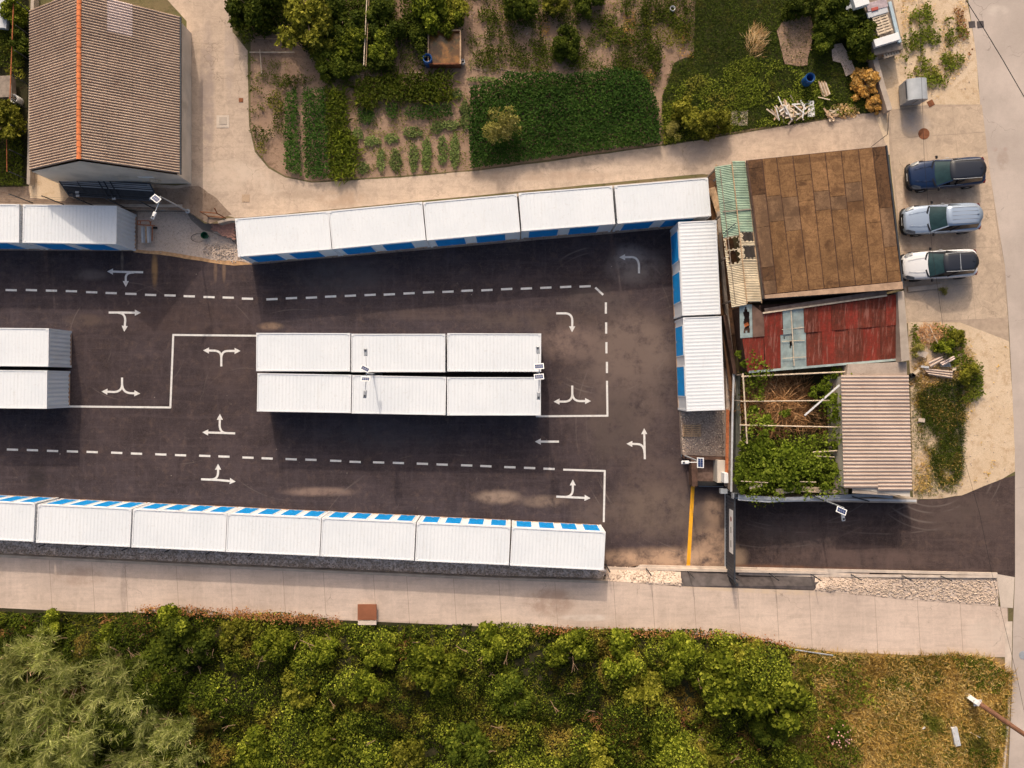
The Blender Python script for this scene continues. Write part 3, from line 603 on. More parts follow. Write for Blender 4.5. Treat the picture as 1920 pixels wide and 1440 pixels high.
def container(corners, doors, label, group, doorside=-1):
    """corners: roof corners TL, TR, BR, BL in photo pixels; doorside -1 = local -Y, +1 = local +Y"""
    P = [W(*c, CH) for c in corners]; c = sum(P, Vector()) / 4; d = (P[1] + P[2] - P[0] - P[3]); a = math.atan2(d.y, d.x)
    t = empty('storage_container', (c.x, c.y, .012), a); tag(t, label, 'container', group)
    link('roof', roof_me, None, t); link('frame', frame_me, None, t); link('base_rail', base_me, None, t)
    for s in (-1, 1):
        for q in (-1, 1):
            for zz in (.06, CH - .052): link('corner_fitting', cor_me, None, t, (s * (CL / 2 - .083), q * (CW / 2 - .073), zz))
        o = link('end_wall', end_me, None, t, (s * (CL / 2 - .03), 0, 0)); o.rotation_euler.z = s * math.pi / 2
    if doorside == 0:
        for s in (-1, 1): o = link('side_wall', side_me, None, t, (0, s * (CW / 2 - .03), 0)); o.rotation_euler.z = 0 if s < 0 else math.pi
        return t
    rot = 0 if doorside < 0 else math.pi
    o = link('side_wall', side_me, None, t, (0, -doorside * (CW / 2 - .03), 0)); o.rotation_euler.z = math.pi - rot
    o = link('front_wall', flat_me, None, t, (0, doorside * (CW / 2 - .055), 0)); o.rotation_euler.z = rot
    xs = [-1.55, 1.08] if doors == 2 else [-2.205, -.735, .735, 2.205]
    for x in xs:
        dr = link('roller_door', doorA if doors == 2 else doorB, None, t, (x, doorside * (CW / 2 - .012), 0)); dr.rotation_euler.z = rot
        link('door_frame', dfA if doors == 2 else dfB, None, dr); link('handle', hand_me, None, dr, (0, -.055, 0))
    return t
ordn = ['first', 'second', 'third', 'fourth', 'fifth', 'sixth', 'seventh', 'eighth']
T = [[(441, 409), (615.5, 395.5), (621, 468), (447.5, 482.5)], [(617, 395), (792, 377.5), (797.5, 451), (623, 468)], [(794, 378), (969.5, 362), (975.5, 436), (799, 452.5)],
     [(971, 361), (1150, 347), (1154.5, 421), (976, 435)], [(1150.5, 347), (1330, 331), (1335, 406.5), (1155, 421)]]
for i, c in enumerate(T): container(c, 2, 'white container with blue roller doors, %s from the west end of the long north row' % ordn[i], 'containers of the long north row')
container([(-143, 380.5), (38, 382), (39, 456), (-142, 455)], 2, 'white container with blue doors cut by the west frame edge, beside the corrugated shed', 'containers below the corrugated shed')
container([(41, 382), (220, 385.5), (221, 458), (41, 456.5)], 2, 'white container with blue doors and a diagonal roof shadow, beside the orange cart', 'containers below the corrugated shed')
container([(1269.5, 415), (1345.5, 411), (1352.5, 590), (1278, 594)][1:] + [(1269.5, 415)], 2, 'white container of the east column, touching the long north row', 'containers of the east column')
container([(1354, 591), (1361, 769), (1285.4, 773), (1279, 595)], 2, 'white container of the east column, above the gravel pad', 'containers of the east column')
Cn = [[(480, 623.5), (657, 624), (657, 697), (480, 696.5)], [(659, 625), (834.5, 625), (834.5, 698.5), (659, 698.5)], [(838.5, 624), (1014.5, 625), (1015, 697.5), (838.5, 697)],
      [(482, 698.5), (659, 701), (658.5, 776), (481.5, 772.5)], [(660, 702), (836, 705.5), (836, 779.5), (659.6, 776.5)], [(838, 706), (1014, 706.5), (1014.5, 779.7), (838, 780)]]
nm = ['west end of the north side of the central block', 'middle of the north side of the central block, under two lamp heads', 'east end of the north side of the central block',
      'west end of the south side of the central block', 'middle of the south side of the central block', 'east end of the south side of the central block']
for i, c in enumerate(Cn): container(c, 4, 'white corrugated container, ' + nm[i], 'containers of the central block', 1 if i < 3 else -1)
container([(-86, 612.5), (93, 614), (92.5, 689), (-86, 687)], 4, 'northern white container of the pair with grey end walls, cut by the west edge', 'container pair at the west edge', 1)
container([(-88, 693), (91, 694.5), (88.5, 766.5), (-90, 765)], 4, 'southern white container of the pair with grey end walls, cut by the west edge', 'container pair at the west edge', -1)
Bt = [[(-112, 935), (69, 943.3), (65, 1016.5), (-116, 1008.5)], [(70, 945), (248.5, 953.7), (245, 1026), (66, 1018)], [(250, 954), (425, 962.4), (422.5, 1034.6), (247, 1026.4)], [(427, 962.6), (601.5, 970.8), (598.5, 1042.5), (424.5, 1035)],
      [(604, 971), (779.5, 979), (776, 1051), (600.5, 1043)], [(782, 979.5), (957, 986.5), (954, 1061), (778, 1052)], [(959, 987), (1136, 996), (1133, 1071), (955.5, 1062)]]
for i, c in enumerate(Bt): container(c, 4, 'white container with four small blue doors, %s from the west in the southern row' % ordn[i], 'containers of the southern row', 1)

# ------------------------------------------------------------------ corrugated shed (north-west)
XR, ZR = -25.58, 6.24; XE, ZE_ = -20.98, 3.14; XWl, ZWl = -29.95, 3.93; YS, YN = 13.27, 23.2
shed = empty('corrugated_shed', (-25.5, 18.2, G)); tag(shed, 'grey rendered shed with brown corrugated gable roof and orange ridge tiles', 'building')
def sub(o, p): o.parent = p; o.location = Vector(o.location) - p.location; return o
mb = MB(); xw, xe = -29.85, -21.12; ys, yn = YS - .07, YN - .1
zr = ZR - .12; zw, ze = ZWl - .13, ZE_ - .06 + .0
def zat(x): return (ZR + (x - XR) / (XE - XR) * (ZE_ - ZR) if x > XR else ZR + (x - XR) / (XWl - XR) * (ZWl - ZR)) - .10
V = []
for y in (ys, yn): V += [(xw, y, G - .1), (xe, y, G - .1), (xe, y, zat(xe)), (XR, y, zat(XR)), (xw, y, zat(xw))]
mb.add(V, [(0, 1, 2, 3, 4), (9, 8, 7, 6, 5), (1, 6, 7, 2), (5, 0, 4, 9)])
sub(mb.build('wall', M['stucco']), shed)
M['asb'] = None
def asb(name, lit, groove, rust, amt):
    n = NT(name, .92, .15); col = n.mix(n.ramp(n.noise(.5, 5), .35, .65), lit, tuple(q * .82 for q in lit)); col = n.mix(n.ramp(n.noise(2.2, 6, .7), .5, .75, 0, amt), col, rust)
    tc = nd(n.t, 'ShaderNodeAttribute'); tc.attribute_name = 'groove'; col = n.mix(n.ramp(tc.outputs['Fac'], .55, .1, 0, .8), col, groove)  # trough colour paints in dirt and the shade between the ribs
    n.color(col); return n.m
M['asb'] = asb('weathered_corrugated_sheet', (.53, .395, .30), (.15, .085, .065), (.30, .17, .12), .55)
M['asb_pale'] = asb('pale_corrugated_sheet', (.72, .58, .52), (.40, .28, .24), (.5, .38, .32), .3)
M['asb_low'] = asb('pinkish_corrugated_sheet', (.56, .455, .385), (.30, .19, .15), (.36, .25, .19), .5)
def sheet_on_slope(a, b, y0, y1, pitch, amp, lift=0.0, ov=.06, seg=8):
    """a,b: (x,z) ends of the slope; ribs run from a to b; waves along y. adds groove attribute"""
    d = Vector((b[0] - a[0], 0, b[1] - a[1])); d.normalize(); nrm = Vector((-d.z, 0, d.x)); nrm = nrm if nrm.z > 0 else -nrm
    n = round((y1 - y0) / pitch); V = []; gr = []
    for i in range(n * seg + 1):
        y = y0 + (y1 - y0) * i / (n * seg); w = .5 - .5 * math.cos(6.28318 * i / seg)
        for (q, e) in ((a, 0), (b, ov)):
            p = Vector((q[0], y, q[1])) + d * e + nrm * (amp * w + lift + (.012 if q is a and False else 0)); V.append(p); gr.append(w)
    me = bpy.data.meshes.new('sheet'); fs = [(2 * i, 2 * i + 1, 2 * i + 3, 2 * i + 2) for i in range(n * seg)]
    me.from_pydata([tuple(v) for v in V], [], fs); at = me.attributes.new('groove', 'FLOAT', 'POINT'); at.data.foreach_set('value', gr); me.update(); return me
ny = 10; dy = (YN - YS) / ny
for side, (a, b, ncol) in enumerate((((XR, ZR), (XE, ZE_), 4), ((XR, ZR), (XWl, ZWl), 4))):
    for c in range(ncol):
        f0, f1 = c / ncol, (c + 1) / ncol
        pa = (a[0] + (b[0] - a[0]) * f0, a[1] + (b[1] - a[1]) * f0); pb = (a[0] + (b[0] - a[0]) * f1, a[1] + (b[1] - a[1]) * f1)
        for r in range(ny):
            y0 = YS + r * dy; pale = side == 0 and ((c == 1 and r == ny - 1) or (c == 1 and r == ny - 2) or (c == 2 and r == ny - 1 and False) or (c == 0 and r == ny - 1 and False))
            me = sheet_on_slope(pa, pb, y0, y0 + dy + .01, dy / 6, .055, lift=.03 - .014 * c + .004 * (r % 2), ov=.08 if c < ncol - 1 else .0)
            m = M['asb_pale'] if pale else M['asb']
            o = sub(link('roof_sheet', me, m), shed)
            if pale: o['label'] = 'pale translucent replacement sheet'
rt = MB(); nseg = 8
for i in range(nseg):
    a0, a1 = math.pi * i / nseg, math.pi * (i + 1) / nseg
    rt.add([(.15 * math.cos(a0), 0, .12 * math.sin(a0)), (.15 * math.cos(a1), 0, .12 * math.sin(a1)), (.125 * math.cos(a1), .40, .10 * math.sin(a1)), (.125 * math.cos(a0), .40, .10 * math.sin(a0)),
            (.12 * math.cos(a0), 0, .09 * math.sin(a0)), (.12 * math.cos(a1), 0, .09 * math.sin(a1))], [(0, 3, 2, 1), (0, 1, 5, 4)])
rme = rt.mesh('ridge_tile'); rme.materials.append(M['ridge'])
k = 27
for i in range(k):
    o = link('ridge_tile', rme, None); o.location = (XR + random.uniform(-.012, .012), YS + i * (YN - YS) / k, ZR - .01 + random.uniform(0, .012)); sub(o, shed)
sub(MB().box((-20.93, 18.2, 3.08), (.09, 9.95, .09)).build('gutter', M['dark_steel']), shed)
for x, y0, y1 in ((-25.5, 0, 0),): pass
# wall box and little shelf over the gate
t = MB(); a = W(243, 329, 2.6); b = W(288, 331, 2.6); t.bar(a, b, .16, .3); o = t.build('wall_box', M['lamp_white']); tag(o, 'long white sign box on the south gable of the corrugated shed', 'sign box')
t = MB(); a = W(281, 338, 2.3); b = W(302, 340, 2.3); t.bar(a, b, .20, .05); o = t.build('wall_shelf', M['wood_pale']); tag(o, 'short cream ledge below the white sign box on the shed', 'ledge')
# pile of dark steel gate panels in front of the shed
gt = empty('steel_gate_stack', W(200, 355, G)); tag(gt, 'dark grey steel gate frames lying stacked in front of the corrugated shed', 'gate panels')
c00, c10, c11, c01 = [W(*q, G + .55) for q in ((107, 333), (281, 344), (297, 377), (130, 367))]
def bil(u, v, dz=0): 
    p = c00.lerp(c10, u).lerp(c01.lerp(c11, u), v); return p + Vector((0, 0, dz))
mb = MB(); mb.add([bil(0, 0, -.08), bil(0, 1, -.08), bil(1, 1, -.08), bil(1, 0, -.08), bil(0, 0, -.11), bil(0, 1, -.11), bil(1, 1, -.11), bil(1, 0, -.11)], [(0, 1, 2, 3), (7, 6, 5, 4), (0, 4, 5, 1), (1, 5, 6, 2), (2, 6, 7, 3), (3, 7, 4, 0)]); sub(mb.build('panel', M['dark_steel']), gt)
for v, wd in ((0, .06), (.09, .05), (.2, .08), (.3, .05), (.42, .07), (.78, .03), (.9, .03), (1, .08)):
    sub(MB().bar(bil(0, v), bil(1, v), wd, .06).build('rail', M['grey_metal' if .05 < v < .5 else 'dark_paint']), gt)
for u in (0, .2, .44, .50, .57, 1):
    sub(MB().bar(bil(u, 0, .035), bil(u, 1 if u != .2 else .75, .035), .07 if u != .2 else .03, .05).build('post', M['dark_paint' if u in (0, 1) else 'dark_steel']), gt)
for (u, v) in ((.02, .05), (.98, .05), (.98, .95), (.02, .95)):
    p = bil(u, v); sub(MB().box((p.x, p.y, G + .25), (.2, .2, .5)).build('support_block', M['conc_wall']), gt)
for (u, v) in ((.12, .78), (.10, .98), (.50, 1.02), (.93, .9)):
    p = bil(u, v, .03); sub(MB().box(p, (.22, .14, .05)).build('hinge_plate', M['light_metal']), gt)

# ------------------------------------------------------------------ brown flat-roofed store with tin lean-tos (east)
ZB = 4.1
bs = empty('felt_roof_building', W(1545, 420, G)); tag(bs, 'single storey store with patched brown felt flat roof beside the parked cars', 'building')
q = [W(*p, ZB) for p in ((1399.5, 300.5), (1660, 273.5), (1692, 543), (1434, 560))]
mb = MB(); ctr = sum(q, Vector()) / 4; qi = [p + (ctr - p) * .012 for p in q]
mb.prism([(p.x, p.y) for p in qi[::-1]], G - .1, ZB - .12); sub(mb.build('wall', M['conc_wall']), bs)
sub(MB().prism([(p.x, p.y) for p in q[::-1]], ZB - .12, ZB - .02).build('roof_slab', M['gap']), bs)
def felt(name, c, dk, seed, wear=.5, blobs=(), tin=False):
    n = NT(name, .95, .1); oi = nd(n.t, 'ShaderNodeObjectInfo')
    col = n.mix(n.ramp(n.noise(.45, 6, .65), .35, .65), c, tuple(p * .72 for p in c)); col = n.mix(n.ramp(n.noise(1.3, 7, .75, dist=1.0), .47, .62, 0, wear), col, dk)
    col = n.mix(n.ramp(n.noise(2.4, 7, .8, dist=2), .46, .60, 0, .5), col, tuple(p * .55 for p in c)); col = n.mix(n.ramp(n.noise(9, 5, .8), .45, .62, 0, .45), col, dk)
    col = n.mix(n.ramp(n.noise(1, 5, .7, stretch=(.8, 6, 1, .1)), .55, .75, 0, .4), col, tuple(min(1, p * 1.35) for p in c))
    ring = n.noise(.9, 4, .5, dist=.4); col = n.mix(n.ramp(n.math('ABSOLUTE', n.math('SUBTRACT', ring, .5)), .02, .0, 0, .45), col, dk)
    for bl in blobs:
        msk = n.math('MULTIPLY', n.ramp(n.blob(*bl[:4], z=4.1, rot=bl[5] if len(bl) > 5 else 0.0), 0, .45), n.ramp(n.noise(1.6, 5, .7), .36, .56)); col = n.mix(n.math('MULTIPLY', msk, bl[4]), col, dk)
    if tin:
        col = n.mix(n.ramp(n.noise(1, 6, .7, stretch=(5, .6, 1, -.05)), .46, .62, 0, .6), col, dk); col = n.mix(n.ramp(n.noise(1, 5, .7, stretch=(7, .8, 1, -.05)), .52, .66, 0, .4), col, (.50, .24, .19))
    hs = nd(n.t, 'ShaderNodeHueSaturation'); n.L(col, hs.inputs['Color']); n.L(n.ramp(oi.outputs['Random'], 0, 1, .92, 1.06), hs.inputs['Value']); n.color(hs.outputs[0])
    n.bump(n.noise(8, 5), .4, .02); return n.m
FB = [(1418, 330, 18, 40, .9), (1436, 440, 16, 90, .7), (1450, 520, 20, 50, .8), (1462, 385, 26, 26, .7), (1505, 395, 60, 12, .7, .12), (1495, 470, 18, 20, .8), (1565, 368, 26, 22, .7), (1600, 380, 30, 24, .7), (1555, 460, 12, 14, .9), (1590, 500, 50, 18, .5), (1560, 530, 14, 6, .9), (1650, 300, 14, 50, .9), (1668, 380, 14, 50, .9), (1676, 450, 12, 60, .7), (1640, 420, 12, 12, .6), (1500, 345, 16, 5, .9), (1520, 300, 110, 6, .5, .1), (1570, 535, 130, 8, .5, .1)]
M['felt'] = felt('tan_roof_felt', (.31, .17, .08), (.10, .052, .028), 1, .55, blobs=FB); M['felt_dark'] = felt('blackened_roof_felt', (.16, .085, .045), (.05, .03, .02), 2, .9); M['felt_grey'] = felt('greyish_damp_felt', (.27, .16, .09), (.11, .065, .04), 3, .7, blobs=FB)
tops = [1401, 1428, 1455, 1485.5, 1516.5, 1546, 1576, 1608.5, 1635, 1659]; bots = [1433, 1456, 1486.5, 1516, 1544.5, 1573.5, 1603.5, 1633.5, 1664, 1690]
def bq(i, t):    # point on strip edge i, t from north to south, in pixels
    yT = 300.5 + (tops[i] - 1399.5) / (1660 - 1399.5) * (273.5 - 300.5) + 1; yB = 552 + (bots[i] - 1433) / (1691 - 1433) * (527 - 552)
    return (tops[i] + (bots[i] - tops[i]) * t, yT + (yB - yT) * t)
seams = [[0, .06, .26, .50, .80, .90, 1], [0, .28, .47, 1], [0, .30, .55, 1], [0, .15, .19, .34, 1], [0, .28, .42, 1], [0, .33, .43, 1], [0, .24, .38, 1], [0, .55, 1], [0, .06, .45, .74, .92, 1]]
rr = random.Random(4)
for i, sm in enumerate(seams):
    for j, (t0, t1) in enumerate(zip(sm[:-1], sm[1:])):
        Q = [bq(i, t0), bq(i + 1, t0), bq(i + 1, t1), bq(i, t1)]; g_ = 1.5
        Q = [(Q[0][0] + g_, Q[0][1] + .3), (Q[1][0] - g_ * .2, Q[1][1] + .3), (Q[2][0] - g_ * .2, Q[2][1] - .35), (Q[3][0] + g_, Q[3][1] - .35)]
        P = [W(*p, ZB) for p in Q][::-1]; z0 = ZB - .018; z1 = ZB + .012 + .010 * rr.random() + .012 * (i % 2)
        key = 'felt'
        if i == 0: key = 'felt_dark' if j in (0, 1, 4) else 'felt_grey'
        if i == 8: key = 'felt_dark' if j in (0, 1) else ('felt_grey' if j == 2 else 'felt')
        if (i, j) in ((1, 1), (2, 1), (4, 1), (5, 1), (6, 1)): key = 'felt_grey'
        sub(MB().prism([(p.x, p.y) for p in P], z0, z1).build('felt_strip', M[key]), bs)
# south parapet ledge and east verge
P = [W(*p, ZB) for p in ((1433, 553.5), (1691, 528), (1692.5, 542), (1434, 560))][::-1]
sub(MB().prism([(p.x, p.y) for p in P], ZB - .02, ZB + .06).build('parapet', plain('parapet_render', (.42, .28, .19), .95, .2, 2, dirt=((.2, .12, .08), .6))), bs)
P = [W(*p, ZB) for p in ((1660.5, 273), (1663, 273), (1694.5, 540), (1692, 543))][::-1]
sub(MB().prism([(p.x, p.y) for p in P], ZB - .1, ZB + .05).build('verge_trim', M['dark_steel']), bs)

# green and beige corrugated canopy along its west side
M['green_sheet'] = plain('green_fibreglass_sheet', (.27, .37, .27), .6, .22, 1.4, dirt=((.50, .50, .36), .7)); M['beige_sheet'] = plain('beige_fibreglass_sheet', (.56, .47, .33), .7, .18, 1.4, dirt=((.34, .24, .14), .5))
cn = empty('corrugated_canopy', W(1385, 430, G)); tag(cn, 'narrow green and beige corrugated canopy with holes, beside the felt roof', 'canopy')
ZC = 3.75
Lx = lambda y: 1344 + (y - 312) * (1375.5 - 1344) / (570 - 312); Mx = lambda y: 1371.5 + (y - 305) * (1400.5 - 1371.5) / (570 - 305); Rx = lambda y: 1396.5 + (y - 300) * (1428 - 1396.5) / (568 - 300)
def sheet_quad(qpx, z, pitch, amp, holes=None, edge='ew', nz=None, seg=6, seed=0):
    """corrugated sheet over a pixel quad TL,TR,BR,BL at height z (list per corner allowed). edge 'ew': ribs run west-east; 'ns': ribs run north-south"""
    zs = z if isinstance(z, (list, tuple)) else [z] * 4; P = [W(*p, zz) for p, zz in zip(qpx, zs)]
    if edge == 'ew': A, B, C_, D = P[0], P[1], P[2], P[3]; L = ((A - D).length + (B - C_).length) / 2
    else: A, B, C_, D = P[0], P[3], P[2], P[1]; L = ((A - D).length + (B - C_).length) / 2
    n = max(1, round(L / pitch)); nu = n * seg; nv = 14 if holes else 1; V = []; gr = []; r = random.Random(seed)
    for i in range(nu + 1):
        t = i / nu; w = .5 - .5 * math.cos(6.28318 * t * n)
        for j in range(nv + 1):
            p = A.lerp(D, t).lerp(B.lerp(C_, t), j / nv); V.append((p.x, p.y, p.z + amp * w)); gr.append(w)
    fs = []
    for i in range(nu):
        for j in range(nv):
            if holes:
                u, v = (j + .5) / nv, (i + .5) / nu; cut = False
                for (hx, hy, hr, hs) in holes:
                    dd = max(abs(u - hx) / hr, abs(v - hy) / hs) + .25 * math.sin(u * 23 + hy * 9) * math.sin(v * 17 + hx * 5)
                    if dd < 1: cut = True
                if cut: continue
            a = i * (nv + 1) + j; f = (a, a + nv + 1, a + nv + 2, a + 1); fs.append(f)
    me = bpy.data.meshes.new('sheet'); me.from_pydata(V, [], fs); at = me.attributes.new('groove', 'FLOAT', 'POINT'); at.data.foreach_set('value', gr)
    me.update()
    if me.polygons and me.polygons[0].normal.z < 0: me.flip_normals()
    return me
ys_ = [[(300, 318), (345), 0]]
segs = [(306, 340), (340, 374), (374, 408), (408, 438), (438, 464), (464, 492), (492, 530), (530, 569)]
for i, (y0, y1) in enumerate(segs):
    key = 'green_sheet' if i < 4 else 'beige_sheet'
    for c, (fa, fb) in enumerate(((lambda y: Lx(y) - 4, Mx), (Mx, Rx))):
        sk = -4 if c else 2
        qp = [(fa(y0) + .4, y0 + sk + 5 * (1 - c)), (fb(y0) - .4, y0 + sk), (fb(y1) - .4, y1 + sk + 1), (fa(y1) + .4, y1 + sk + 5 * (1 - c) + 1)]
        holes = {(4, 0): [(.5, .52, .42, .42)], (4, 1): [(.62, .35, .42, .32)], (5, 0): [(.52, .45, .36, .42)], (5, 1): [(.62, .42, .46, .44)]}.get((i, c))
        m = M[key] if not (i == 0 and c == 1) else M['green_sheet']
        sub(link('roof_sheet', sheet_quad(qp, ZC + .02 * (i % 2) + .03 * c, .105, .028, holes), m), cn)
for f_ in (Lx, Mx, Rx):
    sub(MB().bar(W(f_(306) - .5, 308, ZC - .06), W(f_(569) - .5, 568, ZC - .06), .07, .1).build('rail', M['wood']), cn)
sub(MB().bar(W(1372, 303, ZC + .10), W(1401, 569, ZC + .10), .06, .03).build('batten', M['wood']), cn)
sub(MB().bar(W(1350, 316, ZC + .07), W(1379, 569, ZC + .07), .04, .03).build('batten', M['wood_grey']), cn)
sub(MB().bar(W(1355, 397, ZC + .09), W(1411, 392, ZC + .10), .07, .03).build('batten', M['wood_grey']), cn)
for y in (312, 400, 480, 562): p = W(Lx(y) + 2, y, ZC - .1); sub(MB().box((p.x, p.y, (G + ZC) / 2 - .05), (.1, .1, ZC - G - .1)).build('post', M['wood_grey']), cn)
tag(MB().bar(W(1356, 438, ZC + .18), W(1380, 418, ZC + .16), .05, .05).build('broken_stick', M['dark_steel']), 'thin dark stick lying across the green canopy sheets', 'stick')
# dirt, boards and rust in the slot between canopy and container column
sl = patch('slot_ground', [(1318, 344), (1345, 316), (1400, 570), (1385, 600), (1376, 690), (1372, 770), (1350, 590), (1334, 405)], soil('brown_slot_earth', ((.20, .10, .05), (.12, .07, .045), (.07, .045, .035)), 1, 4, 20), z=1, dz=.02)
for i, (a, b, w_, m_) in enumerate((((1334, 352), (1352, 408), .45, 'wood'), ((1345, 420), (1352, 470), .25, 'wood'), ((1346, 330), (1338, 340), .1, 'dark_steel'))):
    tag(MB().bar(W(*a, G + .25), W(*b, G + .3), w_, .05).build('plank', M[m_]), ('brown board wedged between the green canopy and the north row', 'second brown board in the slot behind the east container column', 'short dark bar at the top of the slot by the canopy')[i], 'board')

# red tin lean-to south of the felt roof
red = felt('red_painted_tin', (.34, .052, .036), (.14, .045, .03), 5, .4, tin=True); rustred = felt('rusted_dark_tin', (.24, .055, .036), (.11, .040, .028), 6, .5, tin=True); tinblue = plain('blue_grey_tin', (.33, .40, .39), .7, .2, 2, dirt=((.45, .36, .28), .5)); tinbrown = plain('brown_tin', (.20, .12, .09), .8, .2, 2)
lt = empty('tin_lean_to', W(1540, 625, G)); tag(lt, 'lean-to with rusty red and blue-grey corrugated tin roof below the felt roof', 'shed')
zN, zS = 3.55, 3.05
mb = MB(); P = [W(*p, 3.0) for p in ((1389, 575), (1683, 551), (1687, 668), (1404, 694))][::-1]
mb.prism([(p.x, p.y) for p in P], G - .1, 2.92); sub(mb.build('wall', M['gap']), lt)
topy = lambda x: (571 if x < 1431 else 588 - (x - 1431) * (588 - 554) / (1663 - 1431)); midy = lambda x: 633 - (x - 1389) * (633 - 608) / (1684 - 1389); boty = lambda x: 697 - (x - 1401) * (697 - 673) / (1685 - 1401)
xsT = [(1386, 1410, tinblue), (1410, 1432, tinbrown), (1432, 1467, red), (1467, 1486, tinblue), (1486, 1506.5, tinblue), (1506.5, 1533, rustred), (1533, 1558, red), (1558, 1583, rustred), (1583, 1608, red), (1608, 1634, rustred), (1634, 1660, rustred), (1660, 1680, red)]
xsB = [(1391, 1432, red), (1432, 1463, red), (1463, 1486, tinblue), (1486, 1511, tinblue), (1511, 1541, rustred), (1541, 1566, red), (1566, 1590, rustred), (1590, 1618, rustred), (1618, 1650, red), (1650, 1685, rustred)]
for k, (a, b, m) in enumerate(xsT):
    zt = zN + .03 * (k % 2); holes = [(.5, .55, .34, .22)] if k == 0 else None
    xx = 6 * (1 if k == 0 else 0)
    sub(link('roof_sheet', sheet_quad([(a + .3, topy(a)), (b - .1, topy(b - .01)), (b + 1.5, midy(b) + 1), (a + 1.9, midy(a) + 1)], [zt, zt, zt - .25, zt - .25], .085, .022, holes, 'ns', seed=k), m), lt)
for k, (a, b, m) in enumerate(xsB):
    zt = zN - .28 + .03 * (k % 2)
    holes = [(.3, .82, .09, .09), (.1, .3, .05, .05)] if k == 2 else None
    sub(link('roof_sheet', sheet_quad([(a + .3, midy(a)), (b - .1, midy(b)), (b + 1.2, boty(b)), (a + 9 * max(0, 1 - (a - 1391) / 60) + 1.2, boty(a))], [zt, zt, zt - .25, zt - .25], .085, .022, holes, 'ns', seed=20 + k), m), lt)
sub(MB().bar(W(1430, 587, zN + .08), W(1663, 554, zN + .08), .10, .08).build('trim_board', M['wood_pale']), lt)
sub(MB().bar(W(1434, 583, zN + .02), W(1662, 548, zN + .02), .32, .04).build('flashing', plain('grey_brown_flashing', (.22, .16, .13), .9, .2, 3)), lt)
sub(MB().bar(W(1404, 697.5, zS), W(1685, 674, zS), .14, .05).build('gutter', tinblue), lt)
sub(MB().bar(W(1483, 578, zN + .07), W(1489, 686, zN - .42), .06, .03).build('batten', M['wood_pale']), lt)
for (a, b) in (((1466, 618), (1508, 614)), ((1466, 640), (1509, 638)), ((1467, 672), (1511, 669))): sub(MB().bar(W(*a, zN - .12 - (a[1] - 600) * .003), W(*b, zN - .12 - (b[1] - 600) * .003), .035, .02).build('batten', M['wood_pale']), lt)
p = W(1399, 609, 3.0); o = MB().box((p.x, p.y, 2.98), (.35, .2, .06), .5).build('orange_board', M['ridge']); sub(o, lt)
P = [W(*p, 3.7) for p in ((1664, 551), (1684, 546), (1692, 670), (1690, 678), (1684, 678), (1681, 560))]
P2 = [W(*p, 3.75) for p in ((1683, 547), (1695, 545), (1706, 675), (1690, 678))][::-1]
o = MB().prism([(p.x, p.y) for p in P2], G - .1, 3.75).build('parapet_wall', M['conc_wall']); tag(o, 'thin concrete parapet wall at the east end of the red tin roof', 'wall')

# small concrete slab and ribbed roof store further south
P = [W(*p, 3.3) for p in ((1590, 683), (1700, 678), (1701, 706), (1587, 708))][::-1]
o = MB().prism([(p.x, p.y) for p in P], G - .1, 3.3).build('concrete_tank', concrete('tank_top_concrete', (.50, .40, .33), amt=.5)); tag(o, 'small concrete-topped room between red tin roof and ribbed roof', 'building')
rs_ = empty('ribbed_roof_store', W(1642, 818, G)); tag(rs_, 'long store with pinkish ribbed fibre-cement roof beside the overgrown pen', 'building')
ZS = 3.5
P = [W(*p, ZS) for p in ((1580, 706), (1701, 706), (1708, 932), (1585, 914))][::-1]
sub(MB().prism([(p.x, p.y) for p in P], G - .1, ZS - .1).build('wall', M['stucco']), rs_)
ex = lambda y: 1576.5 + (y - 703) * (1582 - 1576.5) / 215; fx = lambda y: 1703.5 + (y - 703) * (1710.5 - 1703.5) / 232
yv = [703 + i * 27.1 for i in range(9)]
for i in range(8):
    for c in range(2):
        def X(y, f): return ex(y) + (fx(y) - ex(y)) * f
        f0, f1 = (0, .502) if c == 0 else (.498, 1)
        y0, y1 = yv[i], yv[i + 1]
        if c == 0 and i == 7: y1 -= 5
        sub(link('roof_sheet', sheet_quad([(X(y0, f0), y0), (X(y0, f1), y0), (X(y1, f1), y1 + .2), (X(y1, f0), y1 + .2)], ZS + .015 * (i % 2) + .02 * c, .247, .045, None, 'ew', seg=8), M['asb_low']), rs_)
# ------------------------------------------------------------------ overgrown pen, boundary boards and gate
pen = empty('wooden_pen', W(1480, 800, G)); tag(pen, 'collapsing pole frame over the brambles between tin roof and gate', 'pen')
ZP = 2.9
for a, b, w_ in (((1393, 700), (1401, 832), .10), ((1390, 706), (1592, 697), .10), ((1389, 752.5), (1562, 751), .07), ((1387, 797), (1578, 801), .08), ((1524, 848), (1570, 845), .08), ((1386, 902), (1440, 905), .06), ((1500, 903), (1530, 904), .05), ((1527, 855), (1565, 857), .05)):
    sub(MB().bar(W(*a, ZP + .1 * random.random()), W(*b, ZP + .1 * random.random()), w_, w_, 6).build('pole', M['wood_pale']), pen)
for x, y in ((1393, 703), (1401, 830), (1389, 752), (1580, 700), (1576, 800)):
    p = W(x, y, ZP); sub(MB().bar((p.x, p.y, G), (p.x, p.y, ZP), .09, .09, 6).build('post', M['wood_grey']), pen)
tag(MB().bar(W(1508.5, 779, 3.2), W(1574, 722, 3.45), .10, .05).build('white_pole', M['white_plastic']), 'thin white pole lying diagonally over the bramble pen', 'pole')
